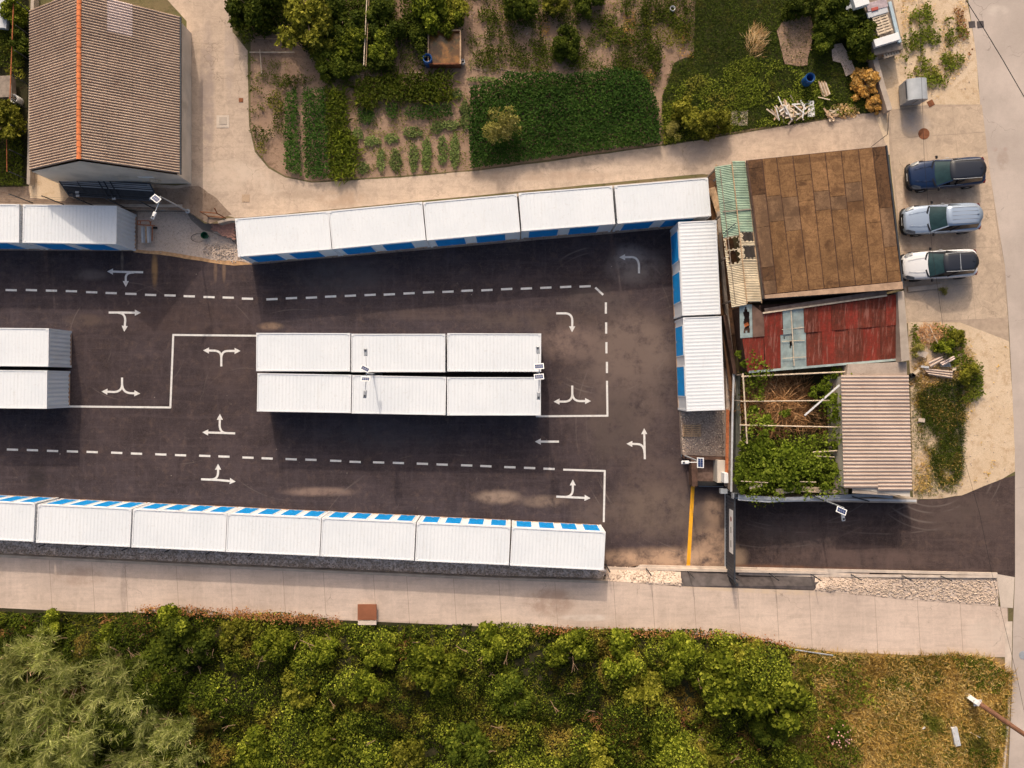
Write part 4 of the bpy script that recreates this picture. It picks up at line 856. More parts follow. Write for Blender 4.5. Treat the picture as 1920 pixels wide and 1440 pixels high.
for i, (y0, y1, x0) in enumerate(((700, 748, 1562), (752, 800, 1558), (815, 850, 1561), (870, 916, 1562))):
    P = [W(*p, 2.4) for p in ((x0, y0), (1579, y0), (1580, y1), (x0 + 1, y1))][::-1]
    tag(MB().prism([(p.x, p.y) for p in P], 2.34, 2.4).build('board', M['wood_grey']), ('grey board beside the north part of the ribbed roof', 'second grey board down along the ribbed roof', 'grey board halfway down beside the ribbed roof', 'grey board at the south end beside the ribbed roof')[i], 'board', 'grey boards beside the ribbed roof')
tag(MB().bar(W(1405, 915, 2.7), W(1429, 909, 2.75), .16, .04).build('plank', M['wood_pale']), 'pale plank caught in the brambles near the gate', 'board')
# south boundary wall with metal sheets
wl = [(1380, 931, .05), (1450, 932, .2), (1560, 934, .55), (1700, 938, 1)]
P = [tuple(W(*p)[:2]) for p in wl]
o = wall_run('boundary_wall', P, [0, .1, .4, .9], [2.15, 2.2, 2.25, 2.3], .30, M['conc_wall'], side=1); tag(o, 'crumbling concrete wall between the bramble pen and the entrance road', 'wall')
def strip(name, pts, z, w, m, lab, cat):
    mb = MB(); 
    for a, b in zip(pts[:-1], pts[1:]): mb.bar(W(*a, z), W(*b, z + .01), w, .05)
    return tag(mb.build(name, m), lab, cat)
strip('metal_coping', [(1384, 931), (1470, 936), (1550, 932), (1640, 928), (1674, 932)], 2.36, .22, M['grey_metal'], 'long grey metal coping above the boundary wall, north of the entrance road', 'coping')
strip('bent_sheet', [(1384, 936), (1440, 940), (1500, 938), (1560, 936), (1626, 937), (1718, 939)], 2.30, .13, M['light_metal'], 'bent pale metal strip hanging along the boundary wall top', 'metal strip')
strip('beam_rubble', [(1455, 922), (1500, 917), (1560, 920), (1590, 922)], 2.3, .35, M['sand'], 'dusty mortar ledge along the foot of the bramble pen', 'ledge')
strip('beam_rubble', [(1598, 920), (1682, 925)], 3.35, .30, M['conc_wall'], 'broken concrete ledge at the south end of the ribbed roof', 'ledge')
for k, (a, b) in enumerate((((1522, 929), (1545, 939)), ((1598, 931), (1630, 940)))):
    tag(MB().bar(W(*a, 2.5), W(*b, 2.5), .08, .05).build('bracket', M['dark_steel']), ('west dark bracket on the boundary wall above the entrance road', 'east dark bracket on the boundary wall above the entrance road')[k], 'bracket', 'brackets on the boundary wall')
# long dark drain and white wall between gravel pad and the brambles
P = [W(*p, 1.5) for p in ((1381, 700), (1388, 702), (1386, 925), (1379, 925))][::-1]
o = MB().prism([(p.x, p.y) for p in P], G - .05, 1.5).build('drain_wall', plain('dark_channel_concrete', (.085, .085, .07), .95, .3, 2)); tag(o, 'dark concrete wall along the west side of the bramble pen', 'wall')  # plain dark grey concrete along the channel
P = [W(*p, 2.0) for p in ((1358, 590), (1366, 590), (1384, 700), (1378, 702))][::-1]
o = MB().prism([(p.x, p.y) for p in P], G - .05, 1.7).build('drain_wall', M['gap']); tag(o, 'dark brown wall stub in the slot east of the container column', 'wall')
# gravel pad behind the container column
def zone(name, px, z0, z1, m, lab, cat, kind=None):
    P = [W(*p, z1) for p in px][::-1]; o = MB().prism([(p.x, p.y) for p in P], z0, z1).build(name, m); tag(o, lab, cat, kind=kind); return o
zone('gravel_pad', [(1276, 771), (1362, 767), (1364, 856), (1280, 853)], 0, .55, M['gravel_dark'], 'raised gravel pad between the container column and the gate', 'gravel pad')
zone('gravel_strip', [(1362, 770), (1369, 770), (1368, 690), (1361, 690)], 0, .55, M['gravel'], 'thin strip of pale gravel behind the container column', 'gravel')
zone('lintel', [(1281, 854), (1366, 857), (1368, 864), (1282, 860)], .2, .62, M['gap'], 'dark brown sill edging the south side of the gravel pad', 'sill')
zone('pit_wall', [(1296, 861), (1308, 862), (1308, 912), (1298, 912)], 0, .9, M['gap'], 'dark low wall on the west side of the small pit', 'wall')  # pit edges coloured near black, painting in the gravel pad's shadow
zone('pit_wall', [(1308, 904), (1358, 906), (1358, 911), (1308, 910)], 0, .75, M['black'], 'dark low wall on the south side of the small pit', 'wall')  # black here stands in for shade around the pit
patch('pit_floor', [(1308, 862), (1345, 863), (1345, 905), (1308, 905)], plain('pit_floor', (.17, .11, .09), .9, .35, 3), z=0, dz=.03)
zone('pillar', [(1345, 863), (1361, 864), (1361, 905), (1345, 905)], 0, 1.1, M['stucco'], 'beige rendered pillar between the pit and the electric box', 'pillar')
o = zone('electric_box', [(1358, 887), (1365.5, 887), (1366, 906), (1358, 906)], 1.1, 1.9, M['lamp_white'], 'pale grey electric cabinet near the sliding gate', 'electric box'); bevel(o, .02)
strip('rusty_pipe', [(1364.5, 768), (1363, 858), (1362.5, 888)], 1.35, .20, M['rust_orange'], 'rusty orange pipe running along the pale wall beside the gravel pad', 'pipe')
strip('conduit', [(1376, 690), (1373.5, 770), (1371, 922)], 1.55, .12, M['light_metal'], 'pale conduit along the wall behind the gravel pad', 'conduit')
strip('sill_strip', [(1310, 911.5), (1356, 912.5)], .2, .04, M['grey_metal'], 'thin grey metal threshold below the pit', 'threshold')
# gate
gt = empty('sliding_gate', W(1362, 1005, 0)); tag(gt, 'charcoal sliding gate with a long white sign, closing the yard entrance', 'gate')
gx = W(1361.5, 0, 0).x; y0 = W(0, 925, 0).y; y1 = W(0, 1078, 0).y
sub(MB().box((gx + .02, (y0 + y1) / 2, 1.02), (.05, y0 - y1 - .1, 1.85)).build('panel', M['dark_paint']), gt)
for zz in (.10, 1.98): sub(MB().box((gx, (y0 + y1) / 2, zz), (.10, y0 - y1, .08)).build('rail', M['dark_steel']), gt)
n = 26
slat = MB().box((0, 0, 1.04), (.03, .12, 1.8)).mesh('slat'); slat.materials.append(M['dark_paint'])
for i in range(n): sub(link('slat', slat, None, None, (gx - .025, y1 + .15 + i * (y0 - y1 - .3) / (n - 1), 0)), gt)
sy0, sy1 = W(0, 955, 1.3).y, W(0, 1036, 1.3).y
sgn = sub(MB().box((gx - .07, (sy0 + sy1) / 2, 1.42), (.02, sy0 - sy1, .82)).build('sign', M['lamp_white']), gt)
lg = MB(); c = Vector((gx - .083, W(0, 973, 1.4).y, 1.42))
lg.add([(c.x, c.y + .17 * math.cos(a), c.z + .17 * math.sin(a)) for a in [i * 6.28318 / 16 for i in range(16)]], [tuple(range(16))]); o = lg.build('sign_logo', plain('faded_red_print', (.40, .15, .13), .6)); o.parent = sgn; o.location = -sgn.location - gt.location
for (ya, yb) in ((988, 999), (1013, 1026)):
    o = MB().box((gx - .083, W(0, (ya + yb) / 2, 1.4).y, 1.42), (.006, W(0, ya, 1.4).y - W(0, yb, 1.4).y, .13)).build('sign_print', M['dark_paint']); o.parent = sgn; o.location = Vector(o.location) - sgn.location - gt.location
tr = MB().box((gx, (y0 + y1) / 2, .015), (.22, y0 - y1 + .2, .03)).build('gate_track', M['grey_metal']); sub(tr, gt)
for yy, nm_ in ((y0 + .15, 'north'), (y1 - .1, 'south')):
    sub(MB().box((gx + .1, yy, 1.1), (.18, .18, 2.2)).build('post', M['dark_steel']), gt)
o = MB().box((*W(1357, 921, 1.6)[:2], 1.5), (.45, .30, .35)).build('gate_motor', M['grey_metal']); sub(o, gt)
o = MB().box((*W(1379, 930, 1.8)[:2], 1.7), (.4, .35, .4)).build('control_box', M['grey_metal']); sub(o, gt)

# ------------------------------------------------------------------ fence posts
def fpost(x, y, zb, h, lab, grp):
    p = W(x, y, zb); t = MB(); t.bar((p.x, p.y, zb - .1), (p.x, p.y, zb + h), .055, .055)
    o = t.build('fence_post', M['dark_steel']); tag(o, lab, 'fence post', grp); return o
for i, (x, y) in enumerate(((-13, 377), (60, 380), (119, 383.5), (176, 386), (233, 388.5), (290, 391.5))):
    fpost(x, y, G + .05, 2.35, 'thin dark fence post behind the western row, %s from the west' % ordn[i], 'fence posts on the shed side')
for i, (x, y) in enumerate(((110, 1012), (186, 1016), (259, 1019), (336, 1022), (410, 1026), (486, 1029))):
    fpost(x, y, .0, 2.2, 'thin dark fence post on the rubble strip, %s from the west' % ordn[i], 'fence posts behind the southern row')
for i, (x, y, z) in enumerate(((1136, 1058, 0), (1211, 1065, 0), (1288, 1069, 0), (1368, 1073, 0), (1441, 1074, .15), (1518, 1075, .35), (1594, 1076, .6), (1689, 1078, .95), (1762, 1079, 1))):
    fpost(x, y, z, 2.1 - (.7 * z), 'thin dark fence post on the kerb, %s from the container row' % (ordn + ['ninth'])[i], 'fence posts on the entrance kerb')
def wires(name, pts, lab):
    mb = MB()
    for dz in (.05, .75, 1.45, 2.0):
        for a, b in zip(pts[:-1], pts[1:]): mb.bar((a.x, a.y, a.z + dz), (b.x, b.y, b.z + dz), .010, .010)
    return tag(mb.build(name, M['dark_steel']), lab, 'wire')
wires('fence_wire', [W(-13, 377, G), W(290, 391.5, G)], 'thin fence wires strung behind the western container row')
wires('fence_wire', [W(110, 1012, 0), W(486, 1029, 0)], 'thin fence wires strung over the southern rubble strip')
for i, (x, y) in enumerate(((62, 28), (60, 70), (58, 115), (54, 160), (52, 205), (50, 250), (48, 295), (48, 335))):
    fpost(x + 1, y, G, 1.7, 'thin post of the shed side fence, %s from the north' % ordn[i], 'fence posts west of the shed')
zone('plot_wall', [(58, -20), (64, -20), (56, 345), (50, 345)], G - .1, G + .55, M['conc_wall'], 'low crumbling wall between the west garden plot and the shed', 'wall')
tag(MB().bar(W(26, -10, 2.2), W(18, 200, 2.2), .07, .07, 6).build('rusty_pole', M['rust_orange']), 'long rusty orange pole lying above the west garden plot', 'pole')
tag(MB().bar(W(12, 235, 2.0), W(13, 322, 2.0), .05, .05, 6).build('rusty_pole', M['rust_orange']), 'short rusty pole below the small tree west of the shed', 'pole')

# ------------------------------------------------------------------ solar lamps
def slab_between(name, c, dx, dy, dz, th, m):
    pass
def solar_lamp(label, base, heads, h=5.0, zb=0.0):
    """heads: list of (panel centre px, panel angle deg, panel size m, lamp centre px)"""
    p = W(*base, zb); t = empty('solar_street_lamp', p); tag(t, label, 'street lamp', 'solar street lamps')
    t_ = lambda o: sub(o, t)
    mb = MB(); mb.lathe([(.16, 0), (.16, .02), (.06, .03), (.05, h * .5), (.035, h)], 10, (p.x, p.y, zb)); t_(mb.build('pole', M['grey_metal']))
    for (pc, ang, sz, lc) in heads:
        q = W(*pc, zb + h); a = math.radians(ang); R = Matrix.Rotation(a, 3, 'Z') @ Matrix.Rotation(math.radians(-18), 3, 'X')
        pn = t_(MB().box((q.x, q.y, zb + h + .05), (sz[0], sz[1], .035), rot=R).build('solar_panel', M['lamp_white']))
        cells = MB()
        for i in range(4):
            for j in range(2):
                v = R @ Vector(((i - 1.5) * (sz[0] - .10) / 4, (j - .5) * (sz[1] - .10) / 2, .020)); cells.box((q.x + v.x, q.y + v.y, zb + h + .05 + v.z), ((sz[0] - .11) / 4 - .006, (sz[1] - .11) / 2 - .006, .006), rot=R)
        o = cells.build('solar_cell', M['solar']); o.parent = pn; o.location = -(t.location)
        o.location = Vector(o.location) - pn.location
        l = W(*lc, zb + h - .25); s = (Vector((l.x, l.y, 0)) - Vector((p.x, p.y, 0)));  s.normalize()
        t_(MB().bar((p.x, p.y, zb + h - .12), (l.x - s.x * .2, l.y - s.y * .2, zb + h - .25), .05, .05, 6).build('arm', M['lamp_white' if len(heads) == 1 else 'light_metal']))
        an = math.atan2(s.y, s.x); hd = MB().box((l.x, l.y, zb + h - .25), (.50, .22, .09), an, taper=.8).build('lamp_head', M['lamp_white' if len(heads) == 1 else 'grey_metal']); bevel(hd, .02); hd = t_(hd)
        k = MB().box((l.x + s.x * .1, l.y + s.y * .1, zb + h - .195), (.12, .12, .03), an).build('sensor', M['dark_paint']); k.parent = hd; k.location = Vector(k.location) - hd.location - t.location
    return t
solar_lamp('double solar lamp with tilted panels over the middle of the central container block', (713, 702), [((685, 691.5), -27, (.56, .32), (685.5, 660)), ((685.8, 710.5), -2, (.56, .30), (684.3, 739))], 5.0)
solar_lamp('double solar lamp with white framed panels at the east end of the central block', (1006.5, 699), [((1010.5, 687), 4, (.60, .36), (1008.5, 656)), ((1010.5, 706.5), 5, (.60, .36), (1009.8, 742))], 5.0)
solar_lamp('single solar lamp with white arm beside the small pit near the gate', (1281, 853), [((1313, 867.5), 90, (.62, .40), (1285, 867))], 5.0)
solar_lamp('single solar lamp with tilted panel above the orange cart and gravel', (352, 396), [((293, 373), -38, (.52, .40), (288, 404))], 4.0, G)
solar_lamp('single solar lamp leaning over the entrance road beside the boundary wall', (1531, 933), [((1577, 957.5), -24, (.64, .38), (1581, 970))], 4.2, .6)

# ------------------------------------------------------------------ parked cars
def loft(st, prof, close_ends=True):
    mb = MB(); V = []; m = None
    for s in st:
        ring = prof(*s); m = len(ring); V += [(s[0], y, z) for (y, z) in ring]
    n = len(st); fs = [(i * m + j, (i + 1) * m + j, (i + 1) * m + j + 1, i * m + j + 1) for i in range(n - 1) for j in range(m - 1)]
    if close_ends: fs += [tuple(range(m))[::-1], tuple(range((n - 1) * m, n * m))]
    return mb.add(V, fs)
def car(label, px, ang, L, Wd, body, roofm, hgt, sunroof=False, rails=False, rear_x=0.0, ribs=False, hoodscale=1.0):
    c = W(px[0], px[1], G + .8); t = empty('parked_car', (c.x, c.y, G + .02), math.radians(ang)); tag(t, label, 'car', 'cars parked beside the felt-roofed store')
    k = L / 4.6; w = Wd / 2; bz = .96
    # x forward
    st = [(2.30, .52, .50, .66), (2.27, .66, .42, .74), (2.16, .80, .34, .82), (1.95, .90, .30, .88), (1.6, .95, .28, .95), (1.2, .965, .27, .99), (.85, .975, .27, 1.02), (.2, .98, .27, 1.03), (-.6, .985, .27, 1.05), (-1.4, .985, .28, 1.07), (-1.8, .97, .30, 1.07), (-2.08, .92, .36, 1.05), (-2.24, .84, .42, 1.0), (-2.30, .74, .5, .9)]
    st = [(a * k, b * w, cc, d) for (a, b, cc, d) in st]
    def prof(x, hw, zb, zt):
        h = [(-.86, zb), (-.97, zb + .10), (-1, zb + (zt - zb) * .5), (-.98, zt - .16), (-.915, zt - .07), (-.79, zt - .01), (-.45, zt + .035), (0, zt + .045)]
        h = [(y * hw, z) for y, z in h]; return h + [(-y, z) for y, z in h[-2::-1]]
    b = loft(st, prof).build('body', body, t, smooth=True); md = b.modifiers.new('subsurf', 'SUBSURF'); md.levels = 1; md.render_levels = 2
    # greenhouse
    def ring(x0, x1, hw, z, bow0, bow1, n=6):
        pts = []
        for i in range(n + 1): s = -1 + 2 * i / n; pts.append((x0 - bow0 * s * s, s * hw, z - .02 * s * s))
        back = []
        for i in range(n + 1): s = 1 - 2 * i / n; back.append((x1 + bow1 * 1.5 * s * s, s * hw * .92, z - .02 * s * s))
        return pts, back
    xb0, xb1, xt0, xt1 = .98 * k * hoodscale, (-2.24) * k, .14 * k, (-1.98) * k
    f0, r0 = ring(xb0, xb1, .86 * w, 1.0, .20, .18); f1, r1 = ring(xt0, xt1, .66 * w, hgt, .10, .12)
    def strip_(a, b_, name, m, par=t, off=0.0):
        n = len(a); V = [Vector(p) for p in a] + [Vector(p) for p in b_]
        return MB().add([tuple(v) for v in V], [(i, i + 1, n + i + 1, n + i) for i in range(n - 1)]).build(name, m, par, smooth=True)
    strip_(f0, f1, 'windscreen', M['windscreen']); strip_(r0, r1, 'rear_window', M['car_glass'])
    for s in (1, -1):
        a = [f0[-1] if s > 0 else f0[0], r0[0] if s > 0 else r0[-1]]; bb = [f1[-1] if s > 0 else f1[0], r1[0] if s > 0 else r1[-1]]
        N = 5; A = [Vector(a[0]).lerp(Vector(a[1]), i / N) + Vector((0, s * .03 * math.sin(3.14 * i / N), 0)) for i in range(N + 1)]; B = [Vector(bb[0]).lerp(Vector(bb[1]), i / N) + Vector((0, s * .02 * math.sin(3.14 * i / N), 0)) for i in range(N + 1)]
        strip_(A, B, 'side_window', M['car_glass'])
        # pillars and chrome
        MB().bar(Vector(f0[-1] if s > 0 else f0[0]) + Vector((0, 0, .01)), Vector(f1[-1] if s > 0 else f1[0]) + Vector((0, 0, .01)), .07, .03).build('door_pillar', body if not sunroof else M['car_black'], t)
        md_ = A[2].lerp(B[2], .5); MB().bar(A[2] + Vector((0, s * .012, 0)), B[2] + Vector((0, s * .012, 0)), .07, .02).build('door_pillar', M['car_black'], t)
        for i in range(1): 
            mb = MB(); 
            for j in range(N): mb.bar(A[j] + Vector((0, s * .012, .005)), A[j + 1] + Vector((0, s * .012, .005)), .022, .02)
            mb.build('window_trim', M['light_metal'], t)
        if rails: MB().tube([(xt0 - .1, s * .60 * w, hgt + .05), (xt0 - .7, s * .63 * w, hgt + .075), (xt1 + .3, s * .62 * w, hgt + .055)], .013, 6).build('roof_rail', M['light_metal'], t)
        m_ = MB().box((xb0 - .30, s * (w + .07), 1.07), (.13, .22, .15), .0 if s > 0 else 0, taper=.75).build('wing_mirror', M['car_black'], t, smooth=False); bevel(m_, .03, 2)
        hl = MB(); y = s * w * .72
        hl.add([(2.10 * k, s * .86 * w, .74), (1.72 * k, s * .95 * w, .90), (1.75 * k, s * .78 * w, .965), (2.14 * k, s * .62 * w, .855), (2.22 * k, s * .68 * w, .76)], [(0, 1, 2, 3, 4) if s > 0 else (4, 3, 2, 1, 0)])
        hl.build('headlight', M['headlight'], t)
        MB().box((-2.17 * k, s * .74 * w, .90), (.14, .24, .14), -s * .35).build('tail_light', M['tail_red'], t)
        for xw_ in (1.42 * k, -1.42 * k):
            wh = empty('wheel', (xw_, s * (w - .11), .34)); wh.parent = t
            q = MB(); q.lathe([(.20, -.11), (.31, -.115), (.345, -.08), (.345, .08), (.31, .115), (.20, .11)], 24, cap=False); o = q.build('tyre', M['black'], wh, smooth=True); o.rotation_euler.x = math.pi / 2
            q = MB(); q.lathe([(.05, .09), (.21, .075), (.21, -.10), (.05, -.10)], 10); o = q.build('rim', M['light_metal'], wh); o.rotation_euler.x = -s * math.pi / 2
            ar = MB(); m2 = 12; V = []
            for i in range(m2 + 1):
                an = math.pi * i / m2; V += [(xw_ + .41 * math.cos(an), s * (w * .985), .34 + .41 * math.sin(an)), (xw_ + .36 * math.cos(an), s * (w + .015), .34 + .36 * math.sin(an))]
            ar.add(V, [(2 * i, 2 * i + 1, 2 * i + 3, 2 * i + 2) for i in range(m2)]).build('wheel_arch', M['car_black'], t)
    # roof
    N, Mx_ = 7, 7; V = []
    for i in range(N):
        u = i / (N - 1)
        for j in range(Mx_):
            v = -1 + 2 * j / (Mx_ - 1); xf = xt0 - .10 * v * v + .04; xr_ = xt1 + .24 * v * v - .06
            V.append((xf + (xr_ - xf) * u, v * .675 * w * (1 - .10 * u ** 3), hgt + .045 * math.sin(3.1416 * min(1, max(0, u * .92 + .04))) + .02 - .045 * v * v))
    fs = [(i * Mx_ + j, i * Mx_ + j + 1, (i + 1) * Mx_ + j + 1, (i + 1) * Mx_ + j) for i in range(N - 1) for j in range(Mx_ - 1)]
    rf = MB().add(V, fs).build('roof', roofm, t, smooth=True); so = rf.modifiers.new('solid', 'SOLIDIFY'); so.thickness = .03
    if sunroof: MB().box((xt0 - 1.02, 0, hgt + .062), (.04, 1.12 * w, .016)).build('roof_crossbar', M['grey_metal'], t)
    if ribs:
        for yy in (-.42, -.21, 0, .21, .42): MB().box(((xt0 + xt1) / 2 - .05, yy * w * 1.25, hgt + .058 - abs(yy) * .03), (1.55 * k, .02, .018)).build('roof_groove', M['grey_metal'], t)
    an = MB().box((xt1 + .28, .0, hgt + .075), (.16, .04, .05), taper=.3).build('antenna', M['car_black'], t)
    MB().add([(xb0 + .02 - .2 * s * s, s * .84 * w, 1.045 - .01 * s * s) for s in [i / 4 - 1 for i in range(9)]] + [(xb0 + .13 - .2 * s * s, s * .84 * w, 1.035 - .01 * s * s) for s in [i / 4 - 1 for i in range(9)]], [(i, i + 1, 10 + i, 9 + i) for i in range(8)]).build('cowl', M['car_black'], t)
    g_ = MB().box((2.29 * k, 0, .60), (.07, 1.0 * w, .20)).build('grille', M['car_black'], t); bevel(g_, .02)
    MB().box((2.335 * k, 0, .50), (.012, .52, .11)).build('number_plate', M['lamp_white'], t)
    fb = loft([(2.36 * k, .50 * w, .30, .46), (2.33 * k, .70 * w, .27, .48), (2.20 * k, .88 * w, .26, .50), (2.0 * k, .95 * w, .26, .48)], prof).build('bumper', M['car_black'], t)
    MB().bar((1.05 * k, -.02, 1.045), (2.02 * k, -.02, .95), .012, .006).build('bonnet_crease', M['grey_metal'], t) if False else None
    for s in (1, -1): MB().tube([(1.02 * k, s * .50 * w, 1.05), (1.6 * k, s * .46 * w, 1.005), (2.05 * k, s * .38 * w, .925)], .012, 5).build('bonnet_crease', body, t, smooth=True)
    MB().bar((.1, -w * 1.0, .98), (-.1, -w * 1.0, .98), .03, .03).build('door_handle', M['light_metal'], t)
    return t
def paint(name, c, metal=.35, rough=.28): 
    n = NT(name, rough, .6); n.color(c); n.b.inputs['Metallic'].default_value = metal; n.b.inputs['Coat Weight'].default_value = .7; n.b.inputs['Coat Roughness'].default_value = .08; return n.m
M['navy'] = paint('navy_car_paint', (.002, .018, .068), .3); M['silver'] = paint('silver_car_paint', (.38, .46, .58), .35, .35); M['carwhite'] = paint('white_car_paint', (.74, .74, .75), .0, .35)
M['navy_roof'] = paint('dark_navy_roof', (.007, .009, .018), .0, .5)
M['car_black'] = glassy('car_black_trim', (.012, .012, .016), .35, .4); M['car_glass'] = glassy('dark_car_glass', (.010, .010, .014), .06); M['windscreen'] = glassy('teal_windscreen', (.022, .055, .058), .08); M['headlight'] = glassy('headlight_lens', (.13, .14, .16), .2, .3); M['tail_red'] = glassy('tail_light_red', (.18, .01, .01), .2)
car('navy blue estate car with black roof, northernmost of the three parked cars', (1775, 325), 180 + 4.5, 4.85, 1.92, M['navy'], M['navy_roof'], 1.50, rails=True)
car('silver blue SUV with ribbed silver roof, middle of the three parked cars', (1766, 410), 180 + 3.2, 4.90, 1.92, M['silver'], M['silver'], 1.62, ribs=True)
car('white car with black glass sunroof, southernmost of the three parked cars', (1762, 496), 180 + 3.4, 4.70, 1.88, M['carwhite'], M['navy_roof'], 1.55, sunroof=True, rails=True)

# ------------------------------------------------------------------ street pole, cables, covers
up = empty('utility_pole', W(1822, 1310, G)); tag(up, 'brown wooden utility pole on a pale concrete stub in the southeast grass', 'utility pole')
b0 = W(1812, 1303, G); 
sub(MB().bar((b0.x + .0, b0.y, G - .1), (b0.x + .12, b0.y - .1, G + 1.15), .30, .22).build('concrete_stub', M['lamp_white']), up)
sub(MB().lathe([(.17, 0), (.15, 4), (.11, 8.6)], 10, (b0.x + .34, b0.y - .22, G + .15)).build('pole', M['pole_wood']), up)
sub(MB().box((b0.x + .2, b0.y - .15, G + .9), (.5, .4, .07)).build('strap', M['light_metal']), up)
def cable(pts, r, lab):
    V = [W(*p) for p in pts]; return tag(MB().tube(V, r, 5).build('overhead_cable', M['black']), lab, 'cable')
cable([(1796, -24, 7.2), (1840, 46, 7.0), (1880, 112, 6.9), (1925, 190, 6.9), (1960, 250, 7.0)], .022, 'thick dark overhead cable crossing the street at the northeast corner')
cable([(1722, -20, 6.0), (1728, 150, 5.8), (1733, 300, 5.6), (1748, 470, 5.5), (1775, 660, 5.5), (1805, 850, 5.5), (1836, 960, 5.6), (1862, 1085, 5.8), (1905, 1260, 6.2), (1930, 1380, 6.6)], .009, 'thin overhead wire running over the dumpster, the sand and the street edge')
cable([(1667, 208, 3.2), (1664, 252, 3.1), (1634, 275, 3.9)], .02, 'dark cable running from the garden wall to the felt roof corner')
def cover(px, size, m, lab, z=G, rnd=False, rz=0, dz=.03, name='manhole_cover'):
    p = W(*px, z); mb = MB()
    if rnd: mb.lathe([(size / 2, 0), (size / 2, dz), (size / 2 - .04, dz + .006), (.02, dz + .012)], 28, (p.x, p.y, z))
    else: mb.box((p.x, p.y, z + dz / 2), (size, size, dz), rz); mb.box((p.x, p.y, z + dz / 2 + .004), (size * .86, size * .86, dz), rz)
    return tag(mb.build(name, m), lab, 'manhole')
cover((1732, 251), .74, M['rust'], 'round brown manhole cover on the forecourt below the dumpster', rnd=True)
cover((1822, 46), .42, M['liner'], 'western of two square drain grates at the street edge', rz=.1, name='drain_grate'); cover((1838, 46), .44, M['liner'], 'eastern of two square drain grates, under the thick cable', rz=.1, name='drain_grate')
cover((1745, 194), .40, M['rust'], 'square brown drain cover beside the dumpster', rz=.5, name='drain_grate')
o = cover((418, 228), .82, concrete('pale_cover', (.62, .52, .43), amt=.3), 'pale square concrete cover on the lane east of the shed')
cover((418.5, 227), .50, M['conc_wall'], 'greyish inner lid of the concrete cover east of the shed', dz=.05)
cover((452, 188), .28, M['rust'], 'small dark square drain at the garden edge of the lane', name='drain_grate')
cover((461, 372), .50, concrete('tan_cover', (.50, .36, .25), amt=.3), 'faint square cover near the bend of the north lane')
cover((1858, 1217), .05, M['rust'], 'tiny dark mark') if False else None
cover((1918, 1228), .55, M['grey_metal'], 'grey round manhole cover in the street at the east edge', rnd=True)
p = W(690, 1145, G); o = MB().box((p.x, p.y, G + .30), (1.24, 1.02, .06)).build('rusty_plate', M['plate_rust']); tag(o, 'square rust-brown steel lid on the south lane edge', 'hatch')
o = MB().box((p.x, p.y, G + .14), (1.1, .9, .26)).build('hatch_box', M['conc_wall']); tag(o, 'concrete box under the rusty lid beside the south lane', 'hatch box')
p = W(690, 1165, G); o = MB().box((p.x, p.y, G + .16), (1.2, .28, .3)).build('concrete_sill', M['kerb']); tag(o, 'pale concrete sill below the rusty steel lid', 'sill')
# parking bar
o = MB().bar(W(1702, 543, G + .08), W(1766, 536, G + .08), .30, .14).build('wheel_stop', M['conc_wall']); tag(o, 'low broken concrete bar beside the white car', 'wheel stop')

# ------------------------------------------------------------------ cart, bucket, brick steps by the gravel
ct = empty('hand_cart', W(275, 440, 0)); tag(ct, 'orange framed trolley with grey striped boards beside the western container', 'trolley')
for i, x in enumerate((267, 270.6, 274.2, 277.8, 281.4)):
    a = W(x - 1, 425, .45); b = W(x + .2, 455, .45); sub(MB().bar(a, b, .115, .04).build('slat', (M['light_metal'], M['grey_metal'], M['wood'], M['light_metal'], M['grey_metal'])[i]), ct)
r_ = lambda *q: sub(MB().tube([W(x, y, z) for x, y, z in q], .03, 6).build('frame_bar', M['rust_orange']), ct)
r_((258, 414, .9), (280, 414, .9), (283, 422, .9)); r_((258, 421, .55), (290, 423, .55)); r_((286, 424, .5), (285, 452, .5)); r_((262, 422, .5), (264, 414, .9)); r_((282, 422, .5), (283, 415, .85)); r_((258, 414, .9), (258, 421, .9))
o = MB().lathe([(.16, -.05), (.16, .05)], 16).build('wheel', M['black']); o.rotation_euler.x = math.pi / 2; p = W(290, 427, .16); o.location = p; sub(o, ct)
bk = MB(); p = W(387, 443, .0); bk.lathe([(.16, 0), (.23, .38), (.24, .38), (.21, .36), (.15, .04)], 20, p, cap=True); tag(bk.build('bucket', M['green_plastic']), 'dark green bucket on the gravel beside the brick steps', 'bucket')
hs = MB().tube([W(386 + 14 * math.cos(a) - 14, 446 + 8 * math.sin(a), .03) for a in [i * .5 for i in range(2, 12)]], .012, 5).build('hose', M['dark_steel']); tag(hs, 'thin looped hose lying beside the green bucket', 'hose')
st = empty('brick_steps', W(418, 430, 0)); tag(st, 'pink brick landing with crumbled edge between gravel and north row', 'steps')
rb = random.Random(9); bme = MB().box((0, 0, 0), (.225, .105, .07)).mesh('brick'); bme.materials.append(M['brick'])
for j in range(11):
    for i in range(7):
        x = 399 + i * 6.6 + (3.3 if j % 2 else 0); y = 417 + j * 3.05
        lim = 397 + (0 if y < 432 else (y - 432) * 2.2)
        if x < lim + rb.uniform(-2, 3) or x > 440: continue
        p = W(x, y, .35 - .02 * (j > 7)); o = link('brick', bme, None, None, (p.x, p.y, .34 + rb.uniform(-.008, .008))); o.rotation_euler.z = rb.uniform(-.05, .05); sub(o, st)
P = [W(*q, .3) for q in ((397, 415), (440, 415), (440, 452), (430, 446), (400, 436))][::-1]; sub(MB().prism([(q.x, q.y) for q in P], 0, .30).build('base_slab', M['conc_wall']), st)
rl = empty('steel_handrail', W(405, 410, G)); tag(rl, 'dark brown steel railing frame above the brick steps', 'railing')
